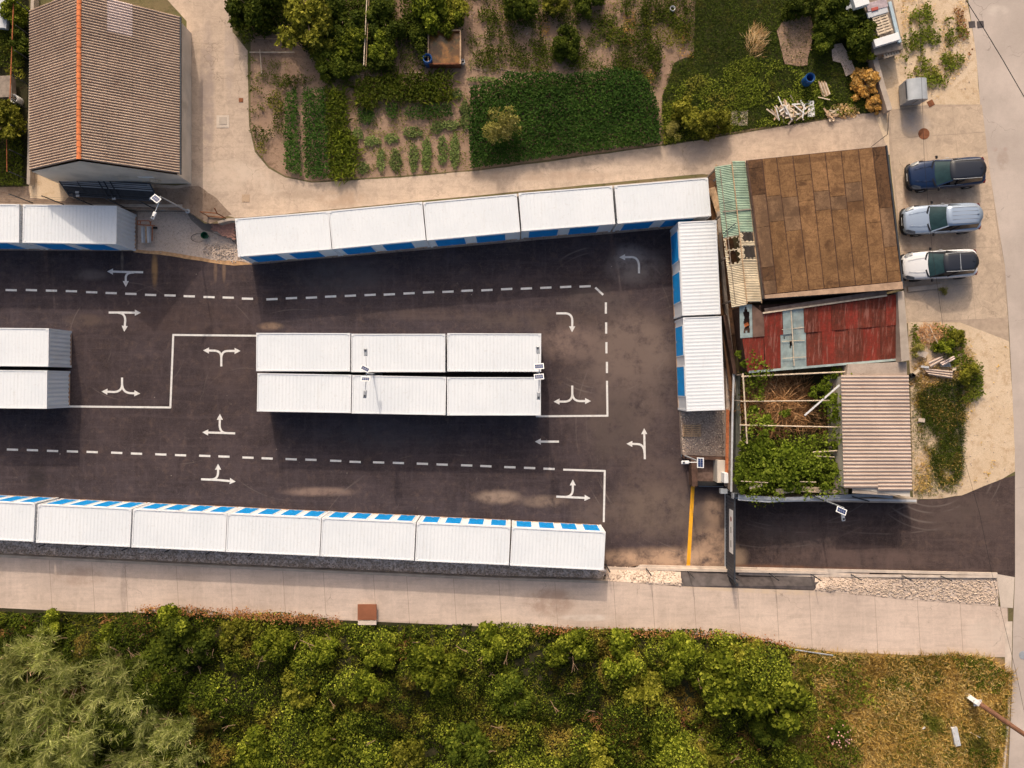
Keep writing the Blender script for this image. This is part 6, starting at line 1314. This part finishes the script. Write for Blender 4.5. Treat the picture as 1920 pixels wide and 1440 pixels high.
for i in range(7): a = rs2.uniform(0, 6.28); stem_mb.bar((0, 0, 0), (math.cos(a) * .9, math.sin(a) * .9, 1.15), .035, None, 5)
stem_me = stem_mb.mesh('stem'); stem_me.materials.append(M['wood'])
rp = [(40, 1240), (90, 1215), (60, 1300), (150, 1250), (130, 1320), (200, 1290), (240, 1240), (40, 1370), (110, 1390), (185, 1370), (250, 1340), (290, 1400), (340, 1360), (20, 1430), (90, 1440), (170, 1430), (240, 1430), (320, 1440), (360, 1415), (300, 1350), (270, 1290), (-10, 1330), (10, 1280)]
for i, (a, b) in enumerate(rp):
    sc = random.uniform(1.2, 1.9); p = W(a, b, G + .6); t = empty('reed_clump', (p.x, p.y, G)); col_ = 'west' if a < 120 else ('middle' if a < 260 else 'east'); row_ = ['topmost', 'second', 'third', 'fourth', 'fifth', 'sixth', 'seventh', 'eighth', 'ninth', 'tenth']
    same = sorted([q for q in rp if (q[0] < 120) == (a < 120) and (120 <= q[0] < 260) == (120 <= a < 260)], key=lambda q: q[1])
    tag(t, 'feathery pale green reed clump, %s in the %s part of the reed bed' % (row_[same.index((a, b))], col_), 'reeds', 'feathery reeds in the southwest corner')
    c = link('fronds', reeds[i % 3], None, t); c.scale = (sc,) * 3; c.rotation_euler.z = random.uniform(0, 6.28); c = link('stem', stem_me, None, t); c.scale = (sc,) * 3; c.rotation_euler.z = random.uniform(0, 6.28)
cover_leaves('reed_undergrowth', 'fine grassy undergrowth between the reeds', [[(-60, 1200), (60, 1190), (250, 1230), (420, 1310), (420, 1520), (-60, 1520)]], 45, .45, .9, M['reed'], blade=True, wid=.03, seed=31, gaps=-.25, tilt=1.0)
# dry grass in the south-east
DG = [(1470, 1212), (1560, 1224), (1700, 1231), (1790, 1226), (1850, 1232), (1896, 1262), (1890, 1300), (1872, 1440), (1866, 1520), (1400, 1520), (1440, 1440), (1470, 1390), (1490, 1290)]
cover_leaves('dry_grass', 'long dry yellow grass covering the southeast corner', [DG], 430, .50, .34, M['grass_dry'], blade=True, wid=.030, seed=41, tilt=1.1, tints=(.0, 1.0), edge=.06, gaps=-.42)
cover_leaves('green_grass_tufts', 'green grass growing through the dry southeast corner', [DG], 420, .30, .38, M['grass'], blade=True, wid=.032, seed=42, tilt=1.0, gaps=-.06, gapscale=.8)
cover_leaves('weeds', 'dark green leafy weeds in the dry southeast grass', [DG], 260, .11, .30, M['leaf_dark'], seed=43, gaps=.30, gapscale=1.1)
cover_leaves('weeds', 'green weeds beside the street in the far southeast', [[(1780, 1228), (1850, 1236), (1888, 1262), (1870, 1300), (1810, 1290)], [(1810, 1400), (1868, 1400), (1862, 1450), (1815, 1450)], [(1640, 1270), (1700, 1262), (1710, 1290), (1650, 1296)]], 260, .12, .3, M['leaf_dark'], seed=44, gaps=-.3)
t = shrub('dark', (1572, 1370), .75, 'small bush with pink blossoms in the dry grass', name='flowering_shrub')
fl = MB(); rf_ = random.Random(2)
for i in range(46):
    a = rf_.uniform(0, 6.28); q = math.sqrt(rf_.random()) * .8; fl.box((q * math.cos(a), q * math.sin(a) * 1.0 - .25, .62 + .28 * (1 - q) + rf_.uniform(0, .1)), (.07, .07, .04), rf_.random())
fl.build('blossom', M['pink'], t)

br = MB(); rbr = random.Random(5)
for i in range(90):
    px_, py_ = rbr.choice([(rbr.uniform(60, 420), rbr.uniform(1190, 1420)), (rbr.uniform(420, 1480), rbr.uniform(1200, 1430))]); p = W(px_, py_, G + .9); a = rbr.uniform(0, 6.28); L = rbr.uniform(.35, 1.1); zz = G + rbr.uniform(.7, 1.5)
    q = Vector((p.x + math.cos(a) * L, p.y + math.sin(a) * L, zz + rbr.uniform(.1, .5))); p = Vector((p.x, p.y, zz)); m_ = p.lerp(q, .5) + Vector((rbr.uniform(-.08, .08), rbr.uniform(-.08, .08), 0)); br.bar(p, m_, .026, None, 4); br.bar(m_, q, .018, None, 4)
    for _ in range(2): a2 = a + rbr.uniform(-.8, .8); br.bar(m_, m_ + Vector((math.cos(a2) * L * .5, math.sin(a2) * L * .5, .2)), .015, None, 4)
cover_leaves('bank_grass', 'thin bright grass stems mixed into the bank undergrowth', [BK], 55, .38, 1.6, M['leaf_olive'], blade=True, wid=.022, seed=33, gaps=-.05, gapscale=.9, tilt=1.0)
cover_leaves('bank_edge_blend', 'mixed scrub where the bank bushes meet the dry grass', [[(1440, 1240), (1600, 1235), (1640, 1330), (1600, 1440), (1440, 1460), (1500, 1330)]], 150, .14, .55, M['bank'], seed=34, gaps=-.02, gapscale=1.3, edge=.3)
tag(br.build('dead_branches', plain('brown_dead_branch', (.33, .21, .13), .9)), 'bare pale branches poking out of the bank undergrowth', kind='stuff')

# --- bean field, crops and gardens
BEAN = [(884, 166), (925, 160), (950, 142), (1040, 140), (1055, 145), (1120, 138), (1150, 132), (1200, 140), (1218, 165), (1232, 200), (1236, 270), (1060, 292), (884, 318), (880, 240)]
cover_leaves('bean_field', 'dense dark green bean plants in a large plot above the lane', [BEAN], 420, .15, .55, M['leaf_bean'], seed=51, bump=.3, edge=.05, up=.8)
shrub('airy', (945, 240), 1.35, 'pale yellow-green sapling standing in the bean field', name='sapling', cat='tree', zscale=1.3)
shrub('olive', (1290, 215), 1.35, 'yellow-green citrus shrub right of the bean field, west one', name='fruit_tree', cat='tree'); shrub('olive', (1340, 232), 1.2, 'yellow-green citrus shrub right of the bean field, east one', name='fruit_tree', cat='tree'); shrub('airy', (1262, 245), .7, 'low airy shrub at the lane edge right of the beans')
shrub('olive', (575, 48), 1.95, 'large yellow-green fruit tree in the northwest garden', name='fruit_tree', cat='tree', zscale=1.1); shrub('olive', (610, 90), 1.0, 'small yellow-green tree south of the large fruit tree', name='fruit_tree', cat='tree')
shrub('dark', (470, 20), 1.5, 'dark round tree beside the lane at the north edge', name='dark_tree', cat='tree', zscale=1.3); shrub('dark', (500, -10), 1.4, 'dark tree cut by the north edge of the garden', name='dark_tree', cat='tree', zscale=1.3)
shrub('green', (658, 90), 1.1, 'leafy green shrub between the fruit tree and the tall poles'); shrub('dark', (640, 35), 1.5, 'dark tree behind the large fruit tree', name='dark_tree', cat='tree'); shrub('dark', (625, 125), 1.1, 'dark shrub at the foot of the large fruit tree')
shrub('dark', (720, 40), 1.4, 'dark shrub right of the bleached poles'); shrub('green', (722, 95), 1.1, 'green shrub right of the bleached poles, lower one'); shrub('green', (810, 20), 1.5, 'spiky green tree above the rusty tank', name='fruit_tree', cat='tree'); shrub('olive', (855, 10), 1.2, 'olive tree at the north edge right of the tank', name='fruit_tree', cat='tree'); shrub('dark', (775, 55), 1.0, 'dark shrub left of the rusty tank'); shrub('green', (845, 45), .9, 'bright shrub overhanging the rusty tank')
shrub('dark', (1060, 78), 1.05, 'dark clipped bush in the middle of the vegetable plots', name='round_bush'); shrub('dark', (1062, 100), .75, 'lower half bush below the clipped dark bush')
shrub('dark', (975, 10), 1.3, 'dark tree with yellow leaves at the north edge', name='dark_tree', cat='tree'); shrub('olive', (1035, 5), 1.1, 'yellowish tree at the north edge above the plots', name='fruit_tree', cat='tree'); shrub('dark', (1105, 2), 1.0, 'dark shrub at the north edge above the path')
shrub('olive', (8, 235), 1.35, 'small olive-green tree west of the shed', name='fruit_tree', cat='tree', zscale=1.4); shrub('green', (32, 28), 1.0, 'green shrub beside the window frame in the northwest corner'); shrub('dark', (40, 85), .9, 'dark shrub along the wall west of the shed')
shrub('gold', (1622, 158), .95, 'golden dead bush beside the garden wall, upper clump', name='dead_bush', cat='bush'); shrub('gold', (1641, 195), .6, 'golden dead bush beside the garden wall, lower clump', name='dead_bush', cat='bush'); shrub('gold', (1612, 140), .55, 'golden dead bush beside the garden wall, west clump', name='dead_bush', cat='bush')
shrub('dark', (1600, 60), 1.5, 'dark shrub just west of the scrap pile'); shrub('dark', (1565, 30), 1.4, 'dark shrub at the north edge west of the scrap pile'); shrub('green', (1625, 95), 1.0, 'leafy shrub at the foot of the scrap pile'); shrub('dark', (1545, 75), 1.0, 'dark weeds bush right of the brown soil bed'); shrub('dark', (1500, 5), 1.2, 'dark shrub at the north edge above the brown soil bed')
def lf(*a, **k): return cover_leaves(*a, **k)
lf('vegetable_row', 'three dark green vegetable rows running down to the lane bend', [[(537, 180), (558, 168), (562, 250), (568, 330), (540, 322), (536, 300)], [(572, 168), (592, 170), (598, 260), (604, 335), (576, 335), (570, 260)], [(594, 170), (612, 172), (617, 260), (622, 335), (602, 336), (596, 260)]], 300, .14, .45, M['leaf_bean'], edge=.08, seed=61, bump=.5)
lf('corn_row', 'tall corn plants at the east end of the vegetable rows', [[(614, 160), (648, 175), (650, 240), (672, 270), (664, 338), (626, 338), (618, 260)]], 120, .62, .9, M['leaf'], blade=True, wid=.08, edge=.05, seed=62, tilt=.9, tints=(0, .75))
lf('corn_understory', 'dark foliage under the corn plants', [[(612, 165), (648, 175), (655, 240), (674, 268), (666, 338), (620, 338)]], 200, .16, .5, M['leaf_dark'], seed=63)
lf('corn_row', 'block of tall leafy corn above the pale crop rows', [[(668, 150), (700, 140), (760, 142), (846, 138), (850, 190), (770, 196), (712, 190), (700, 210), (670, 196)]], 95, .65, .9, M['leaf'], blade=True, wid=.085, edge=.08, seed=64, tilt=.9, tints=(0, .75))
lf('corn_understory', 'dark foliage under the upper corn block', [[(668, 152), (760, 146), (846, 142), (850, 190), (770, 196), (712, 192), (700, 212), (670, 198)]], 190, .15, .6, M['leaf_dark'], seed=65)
lf('potato_row', 'low bright green potato plants under the corn', [[(762, 204), (790, 200), (848, 198), (848, 220), (790, 226), (762, 222)], [(672, 206), (700, 206), (706, 224), (694, 236), (674, 232)], [(722, 196), (748, 196), (742, 226), (728, 222)]], 320, .12, .4, M['leaf_bean'], edge=.06, seed=66)
blobs_ = [((672, 252), 11, 12), ((698, 266), 15, 9), ((735, 260), 14, 9), ((774, 249), 19, 10), ((820, 240), 13, 12), ((845, 236), 18, 8), ((858, 178), 10, 8), ((872, 205), 9, 16), ((871, 230), 8, 14), ((715, 302), 8, 22), ((742, 300), 11, 22), ((776, 298), 9, 26), ((800, 290), 9, 32), ((830, 283), 9, 30), ((853, 285), 9, 32), ((681, 316), 11, 12), ((905, 150), 30, 5), ((690, 216), 10, 10)]
mound = []
for (c, rx, ry) in blobs_:
    mound.append([(c[0] + rx * math.cos(a) * (1 + .1 * math.sin(3 * a + c[0])), c[1] + ry * math.sin(a) * (1 + .08 * math.cos(2 * a + c[1]))) for a in [i * .45 for i in range(14)]])
order_ = sorted([i for i in range(len(blobs_)) if i > 15 or i < 9], key=lambda i: blobs_[i][0][0])
for i, q in enumerate(mound):
    lf('crop_tuft', 'tuft of pale herbs in the vegetable plots, %s counted from the west' % (ordn + ['ninth', 'tenth', 'eleventh', 'twelfth'])[order_.index(i)] if i > 15 or i < 9 else 'pale green crop row, %s from the west in the lower plot' % ordn[min(7, i - 9)], [q], 420, .13, .20, M['crop'], edge=.04, seed=70 + i, kind=None, cat='crop')
    COL.objects[-1]['group'] = 'pale crop rows and tufts'
weed = lambda nm_, lab, polys, seed, dens=230, m='leaf_dark', size=.11, h=.3, gaps=.0, gs=1.3, **k: cover_leaves(nm_, lab, polys, dens, size, h, M[m], seed=seed, gaps=gaps, gapscale=gs, edge=.08, **k)
weed('weeds', 'patchy weeds on the soil beside the lane bend', [[(472, 165), (530, 170), (535, 200), (532, 300), (505, 305), (482, 280), (472, 240)]], 81, gaps=.0)
weed('weeds', 'olive weeds mixed on the soil beside the lane bend', [[(472, 165), (530, 170), (535, 320), (505, 305), (482, 280), (472, 240)]], 82, m='leaf_olive', gaps=.18, size=.10)
weed('weeds', 'dark weeds along the strip under the fruit tree', [[(590, 90), (670, 60), (690, 130), (650, 150), (610, 150)], [(650, -20), (745, -20), (740, 140), (692, 138), (670, 60)]], 83, gaps=-.3, dens=300)
weed('weeds', 'weed strips between the northern soil beds', [[(745, 40), (800, 30), (800, 130), (752, 130)], [(868, -20), (905, -20), (940, 60), (930, 20)], [(945, 35), (990, 40), (985, 130), (958, 130)], [(895, 95), (930, 95), (925, 125), (890, 122)], [(1105, 40), (1130, 42), (1120, 90), (1108, 88)], [(940, 15), (1000, 10), (1060, 20), (1140, -20), (870, -20)]], 84, gaps=-.15)
weed('weeds', 'weedy thicket between the beds and the east grass', [[(1140, 60), (1190, 40), (1200, 90), (1240, 95), (1235, 160), (1150, 125)], [(1200, -20), (1300, -20), (1295, 110), (1250, 40), (1200, 60)], [(1190, 20), (1215, 20), (1230, 130), (1205, 120)]], 85, gaps=-.25, dens=280)
weed('weeds', 'bright olive weeds among the beds', [[(1170, 20), (1300, 10), (1290, 100), (1200, 120), (1130, 90)], [(868, -20), (1140, -20), (1100, 30), (950, 40)]], 86, m='leaf_olive', gaps=.22)
weed('dry_weeds', 'orange dry weeds among the beds', [[(1165, 20), (1192, 25), (1190, 88), (1165, 80)], [(1278, 45), (1297, 48), (1296, 110), (1275, 108)], [(1205, 130), (1230, 135), (1225, 170), (1212, 165)], [(1013, 38), (1032, 38), (1030, 70), (1012, 66)]], 87, m='leaf_gold', gaps=-.15, dens=170, size=.10, h=.15)
EG = [(1300, -20), (1610, -20), (1618, 60), (1640, 130), (1656, 200), (1560, 220), (1420, 240), (1240, 272), (1242, 180), (1260, 120), (1296, 110)]
cover_leaves('lawn_grass', 'thick dark green grass covering the east garden plot', [EG], 420, .20, .18, M['grass_dark'], blade=True, wid=.03, seed=91, tilt=1.0, edge=.06, gaps=-.55)
cover_leaves('lawn_grass', 'lighter green grass and clover in the east garden plot', [[(1240, 170), (1420, 100), (1530, 150), (1600, 180), (1600, 212), (1420, 240), (1240, 272)]], 260, .11, .22, M['grass'], seed=92, gaps=-.10, edge=.06)
weed('dry_weeds', 'brown soil bed with straw in the east garden plot', [[(1462, 60), (1480, 30), (1512, 20), (1520, 90), (1505, 122), (1475, 118)]], 93, m='straw', gaps=-.1, dens=90, size=.14, h=.1)
patch('soil_bed', [(1458, 60), (1480, 25), (1514, 18), (1522, 60), (1515, 120), (1470, 122)], M['soil_garden'], dz=.12, rough=.15, seed=94)
patch('soil_bed', [(1556, 84), (1578, 80), (1592, 110), (1602, 138), (1585, 146), (1575, 120), (1560, 116)], M['gravel'], dz=.14, rough=.08, seed=95)
def straw_heap(label, c, n, L, rx, ry, m, name='straw_pile', h=.5, ang=None, cat='straw pile', wid=.03, zf=.3):
    p0 = W(*c, G); q = np.sqrt(RNG.random(n)); a = RNG.uniform(0, 6.28, n); x = p0.x + rx * q * np.cos(a); y = p0.y + ry * q * np.sin(a); z = G + .05 + h * (1 - q) * RNG.random(n)
    th = RNG.uniform(0, 6.28, n) if ang is None else RNG.normal(size=n) * .55 + ang; d = np.stack([np.cos(th), np.sin(th), RNG.normal(size=n) * zf], 1)
    me = blade_mesh(name, np.stack([x, y, z], 1), d, RNG.uniform(L * .5, L, n), np.full(n, wid), RNG.random(n), .05); me.materials.append(m); return tag(link(name, me), label, cat)
straw_heap('pile of straw-coloured dry stalks in the dark east grass', (1413, 84), 420, .9, .65, 1.0, M['straw'], ang=1.1)
straw_heap('pale rubble and ash heap beside the small broken pallet heap', (1581, 208), 380, .22, 1.0, .45, M['straw'], name='rubble_heap', h=.25, cat='rubble heap', wid=.1)
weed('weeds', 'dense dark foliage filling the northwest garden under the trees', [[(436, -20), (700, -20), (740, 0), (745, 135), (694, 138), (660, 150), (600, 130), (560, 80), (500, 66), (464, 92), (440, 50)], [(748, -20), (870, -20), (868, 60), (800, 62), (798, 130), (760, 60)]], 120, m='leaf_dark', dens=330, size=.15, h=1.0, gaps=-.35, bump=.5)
weed('weeds', 'rough green growth scattered between the northern beds', [[(870, 20), (1165, 20), (1240, 60), (1238, 150), (1140, 130), (1060, 132), (960, 138), (880, 130)], [(468, 140), (660, 150), (664, 165), (535, 168), (470, 160)], [(1160, -10), (1300, -10), (1296, 60), (1180, 60)]], 121, m='leaf_dark', dens=300, size=.12, h=.35, gaps=.04, gs=1.9)
weed('weeds', 'thin grass mixed on the bare garden soil', [[(870, -20), (1240, -20), (1238, 170), (1140, 130), (960, 138), (880, 140)], [(468, 100), (660, 150), (664, 165), (470, 160)], [(650, 180), (880, 170), (880, 320), (680, 330)]], 122, m='grass', dens=150, size=.09, h=.12, gaps=-.02, gs=2.6)
# west plot
cover_leaves('plot_weeds', 'dark green vegetation filling the west garden plot', [[(-60, -20), (52, -20), (50, 130), (-60, 130)], [(-60, 190), (46, 200), (50, 350), (-60, 350)]], 300, .13, .5, M['leaf_dark'], seed=96, gaps=-.5)
cover_leaves('plot_weeds', 'olive grass patch in the west garden plot', [[(0, 60), (52, 60), (50, 150), (0, 150)]], 220, .12, .4, M['leaf_olive'], seed=97, gaps=.05)
# verge plants
VN = [(1690, -20), (1725, -20), (1760, 60), (1765, 130), (1745, 170), (1725, 145), (1700, 140), (1680, 110), (1695, 60)]
VN2 = [(1760, 40), (1785, 30), (1808, 60), (1806, 115), (1780, 135), (1765, 165), (1752, 150), (1758, 100)]
cover_leaves('verge_grass', 'green weeds on the sandy verge beside the scrap pile', [VN, VN2], 380, .14, .22, M['grass'], seed=101, gaps=.0, edge=.14, gapscale=2.4)
cover_leaves('verge_grass', 'dry brown grass mixed into the sandy verge', [[(1690, -20), (1812, -20), (1815, 120), (1760, 190), (1690, 140)]], 130, .18, .12, M['grass_dry'], seed=102, gaps=.05, blade=True, wid=.025, gapscale=1.5)
cover_leaves('verge_grass', 'reddish brown weeds at the street edge of the verge', [[(1785, 10), (1800, 10), (1822, 90), (1818, 110), (1800, 90)]], 160, .14, .15, M['leaf_red'], seed=103, gaps=.0)
SG = [(1712, 735), (1760, 705), (1800, 690), (1838, 700), (1835, 735), (1805, 760), (1802, 830), (1800, 880), (1780, 915), (1745, 905), (1735, 860), (1725, 790)]
cover_leaves('verge_grass', 'dark green grass clump on the sand beside the ribbed roof', [[(1718, 740), (1800, 700), (1806, 800), (1800, 895), (1765, 912), (1745, 880), (1738, 820)]], 700, .30, .35, M['grass_dark'], blade=True, wid=.03, seed=104, gaps=-.25, edge=.06)
cover_leaves('verge_grass', 'yellowish grass rim on the sand beside the ribbed roof', [[(1712, 735), (1760, 705), (1800, 690), (1838, 700), (1835, 735), (1812, 770), (1812, 830), (1806, 885), (1785, 920), (1745, 915), (1730, 860), (1720, 790)], [(1712, 880), (1745, 890), (1800, 905), (1790, 925), (1715, 932)], [(1708, 730), (1735, 740), (1735, 860), (1712, 880)]], 190, .20, .2, M['grass'], blade=True, wid=.028, seed=105, gaps=-.1, edge=.08)
cover_leaves('verge_grass', 'sparse dry tufts on the bright sand', [[(1790, 720), (1890, 640), (1900, 880), (1840, 900), (1800, 925), (1760, 930)]], 40, .12, .08, M['grass_dry'], seed=106, gaps=.42, gapscale=2.5)
shrub('olive', (1815, 700), .8, 'yellow-green round bush at the sand edge beside the debris'); shrub('olive', (1790, 635), .65, 'small yellow bush above the corrugated debris'); shrub('green', (1770, 648), .6, 'small green bush between twigs and debris'); shrub('airy', (1720, 655), .5, 'sparse weeds beside the tilted slab')
shrub('airy', (1768, 545), .35, 'tiny yellow weed beside the broken concrete bar')
straw_heap('pile of dark brown twigs at the south edge of the parking pad', (1748, 628), 700, .42, 1.2, .75, M['twig'], name='twig_pile', h=.6, cat='twig pile', wid=.035)
straw_heap('sandy rubble below the corrugated debris', (1738, 716), 260, .2, 1.2, .45, M['straw'], name='rubble_heap', h=.15, cat='rubble heap', wid=.12)
# overgrown pen
straw_heap('large tangle of brown dry bramble stems inside the pen', (1452, 755), 3400, 1.25, 2.4, 2.1, M['twig'], name='dry_brambles', h=2.0, cat='brambles', wid=.034, zf=.35)
straw_heap('thin tangle of reddish stems in the east of the pen', (1535, 790), 420, .9, 1.1, .9, M['twig'], name='dry_brambles', h=1.4, cat='brambles', wid=.02)
patch('pen_floor', [(1386, 700), (1580, 700), (1584, 918), (1450, 930), (1386, 930)], M['soil_dark'], dz=.03)
vb = [(1400, 850, .9), (1430, 830, .9), (1465, 850, 1.0), (1500, 860, .95), (1400, 890, .95), (1440, 885, 1.0), (1480, 895, 1.0), (1520, 880, .7), (1545, 905, .55), (1535, 860, .5), (1562, 880, .5), (1545, 720, .6), (1560, 745, .5), (1525, 735, .45), (1568, 780, .5), (1565, 700, .45), (1440, 790, .5), (1410, 770, .35), (1470, 775, .4), (1395, 680, .3), (1385, 665, .28), (1410, 705, .35), (1565, 835, .45), (1385, 870, .5), (1390, 912, .5)]
names = ['beside the drain wall', 'left of centre', 'in the centre', 'right of centre']
for i, (a, b, R) in enumerate(vb):
    hz_ = 'north' if b < 760 else ('middle' if b < 845 else 'south'); same = sorted([q for q in vb if (q[1] < 760) == (b < 760) and (760 <= q[1] < 845) == (760 <= b < 845)])
    shrub('vine', (a, b), R, 'bright leafy bramble in the %s of the pen, number %s from the west' % (hz_, (ordn + ['ninth', 'tenth', 'eleventh', 'twelfth', 'thirteenth', 'fourteenth', 'fifteenth'])[same.index((a, b, R))]), 'bright brambles in the pen', z=G + (.8 if R > .6 else 1.2), name='bramble', cat='bramble', zscale=.9)
cover_leaves('pen_undergrowth', 'yellow-green sprays spilling over the boundary wall', [[(1400, 900), (1470, 905), (1465, 935), (1420, 948), (1395, 938)]], 200, .30, 1.9, M['leaf_olive'], blade=True, wid=.05, seed=111, edge=.1)
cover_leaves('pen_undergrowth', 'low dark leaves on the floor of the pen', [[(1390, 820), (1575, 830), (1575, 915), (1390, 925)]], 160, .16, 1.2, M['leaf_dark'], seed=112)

cover_leaves('vine_cover', 'bright bramble leaves spreading over the pen', [[(1382, 812), (1400, 780), (1440, 800), (1500, 815), (1550, 800), (1562, 830), (1562, 916), (1450, 932), (1384, 930)], [(1530, 702), (1562, 702), (1562, 800), (1540, 800), (1510, 750)], [(1384, 650), (1400, 660), (1430, 706), (1400, 712), (1382, 690)], [(1384, 700), (1420, 705), (1415, 760), (1440, 800), (1384, 820)]], 150, .17, 2.3, M['leaf_vine'], seed=113, gaps=-.12, gapscale=1.6, edge=.12, bump=.3)
weed('weeds', 'mixed weeds along the north part of the sand edge', [[(1706, 612), (1760, 606), (1800, 620), (1812, 660), (1838, 690), (1840, 740), (1800, 760), (1795, 700), (1760, 655), (1710, 670)]], 123, m='grass', dens=360, size=.14, h=.3, gaps=-.1, gs=1.8)
cover_leaves('verge_grass', 'tall yellowing grass along the sand edge near the debris', [[(1716, 640), (1800, 622), (1842, 690), (1840, 750), (1806, 800), (1800, 720), (1760, 720), (1716, 735)], [(1712, 735), (1740, 740), (1748, 930), (1714, 932)], [(1740, 740), (1806, 760), (1800, 900), (1760, 912)]], 230, .32, .3, M['grass_dry'], blade=True, wid=.03, seed=124, gaps=-.02, edge=.1)

# --- stones and gravel as real pieces
def stones(name, label, polys, dens, size, m, zf, seed=1, flat_=.55):
    r = np.random.default_rng(seed); base = np.array([(1, 0, 0), (0, 1, 0), (-1, 0, 0), (0, -1, 0), (0, 0, 1), (0, 0, -1)], float); F_ = np.array([(0, 1, 4), (1, 2, 4), (2, 3, 4), (3, 0, 4), (1, 0, 5), (2, 1, 5), (3, 2, 5), (0, 3, 5)]); X, Y = [], []
    for px in polys: a, b = scatter(px[0] if isinstance(px, tuple) else px, dens, 0 if zf == .61 else G); X.append(a); Y.append(b)
    x = np.concatenate(X); y = np.concatenate(Y); n = len(x); s = size * r.uniform(.5, 1.5, n); V = base[None] * s[:, None, None] * r.uniform(.6, 1.1, (n, 6, 1)) * np.array([1, .8, flat_])
    th = r.uniform(0, 6.28, n); c, q = np.cos(th), np.sin(th); vx = V[..., 0] * c[:, None] - V[..., 1] * q[:, None]; vy = V[..., 0] * q[:, None] + V[..., 1] * c[:, None]
    z = (np.array([zf(a, b) for a, b in zip(x, y)]) if callable(zf) else np.full(n, float(zf))) + s * .2
    V = np.stack([vx + x[:, None], vy + y[:, None], V[..., 2] + z[:, None]], 2).reshape(-1, 3); Fs = (F_[None] + 6 * np.arange(n)[:, None, None]).reshape(-1, 3)
    me = bpy.data.meshes.new(name); me.from_pydata(V.tolist(), [], Fs.tolist()); me.materials.append(m); o = link(name, me); tag(o, label, kind='stuff'); return o
stones('gravel_stones', 'loose stones on the dark strip behind the southern row', [[(-20, 1006), (450, 1028), (1130, 1062), (1138, 1080), (900, 1075), (450, 1055), (-20, 1034)]], 70, .08, M['stone'], .61, 1)
stones('gravel_stones', 'pale pebbles on the bank below the entrance kerb', [[(1140, 1068), (1275, 1074), (1278, 1098), (1140, 1088)], [(1540, 1084), (1870, 1084), (1868, 1134), (1700, 1122), (1530, 1106)]], 90, .078, M['stone'], lambda a, b: zslope(a, b) + .01, 2)
stones('gravel_stones', 'loose stones on the raised gravel pad', [[(1280, 776), (1360, 772), (1362, 852), (1282, 850)]], 110, .06, M['stone'], .56, 3)
stones('gravel_stones', 'rubble stones below the brick steps', [[(375, 452), (440, 452), (450, 488), (390, 486), (370, 470)]], 85, .06, M['stone'], .02, 4)
stones('gravel_stones', 'small stones scattered on the pale yard gravel', [[(262, 400), (350, 400), (380, 440), (380, 480), (262, 468)]], 14, .035, M['stone_grey'], .012, 5)
stones('scattered_stones', 'pale stones scattered on sand and soil', [[(1712, 610), (1890, 640), (1900, 880), (1800, 925), (1712, 932)], [(1700, -10), (1810, -10), (1830, 180), (1680, 190)], [(880, 20), (1160, 40), (1130, 130), (900, 140)]], 3.0, .05, M['stone'], G + .02, 6)
print('objects', len(bpy.data.objects), 'tris', sum(sum(max(1, len(p.vertices) - 2) for p in m.polygons) if len(m.polygons) < 5000 else 2 * len(m.polygons) for m in bpy.data.meshes))
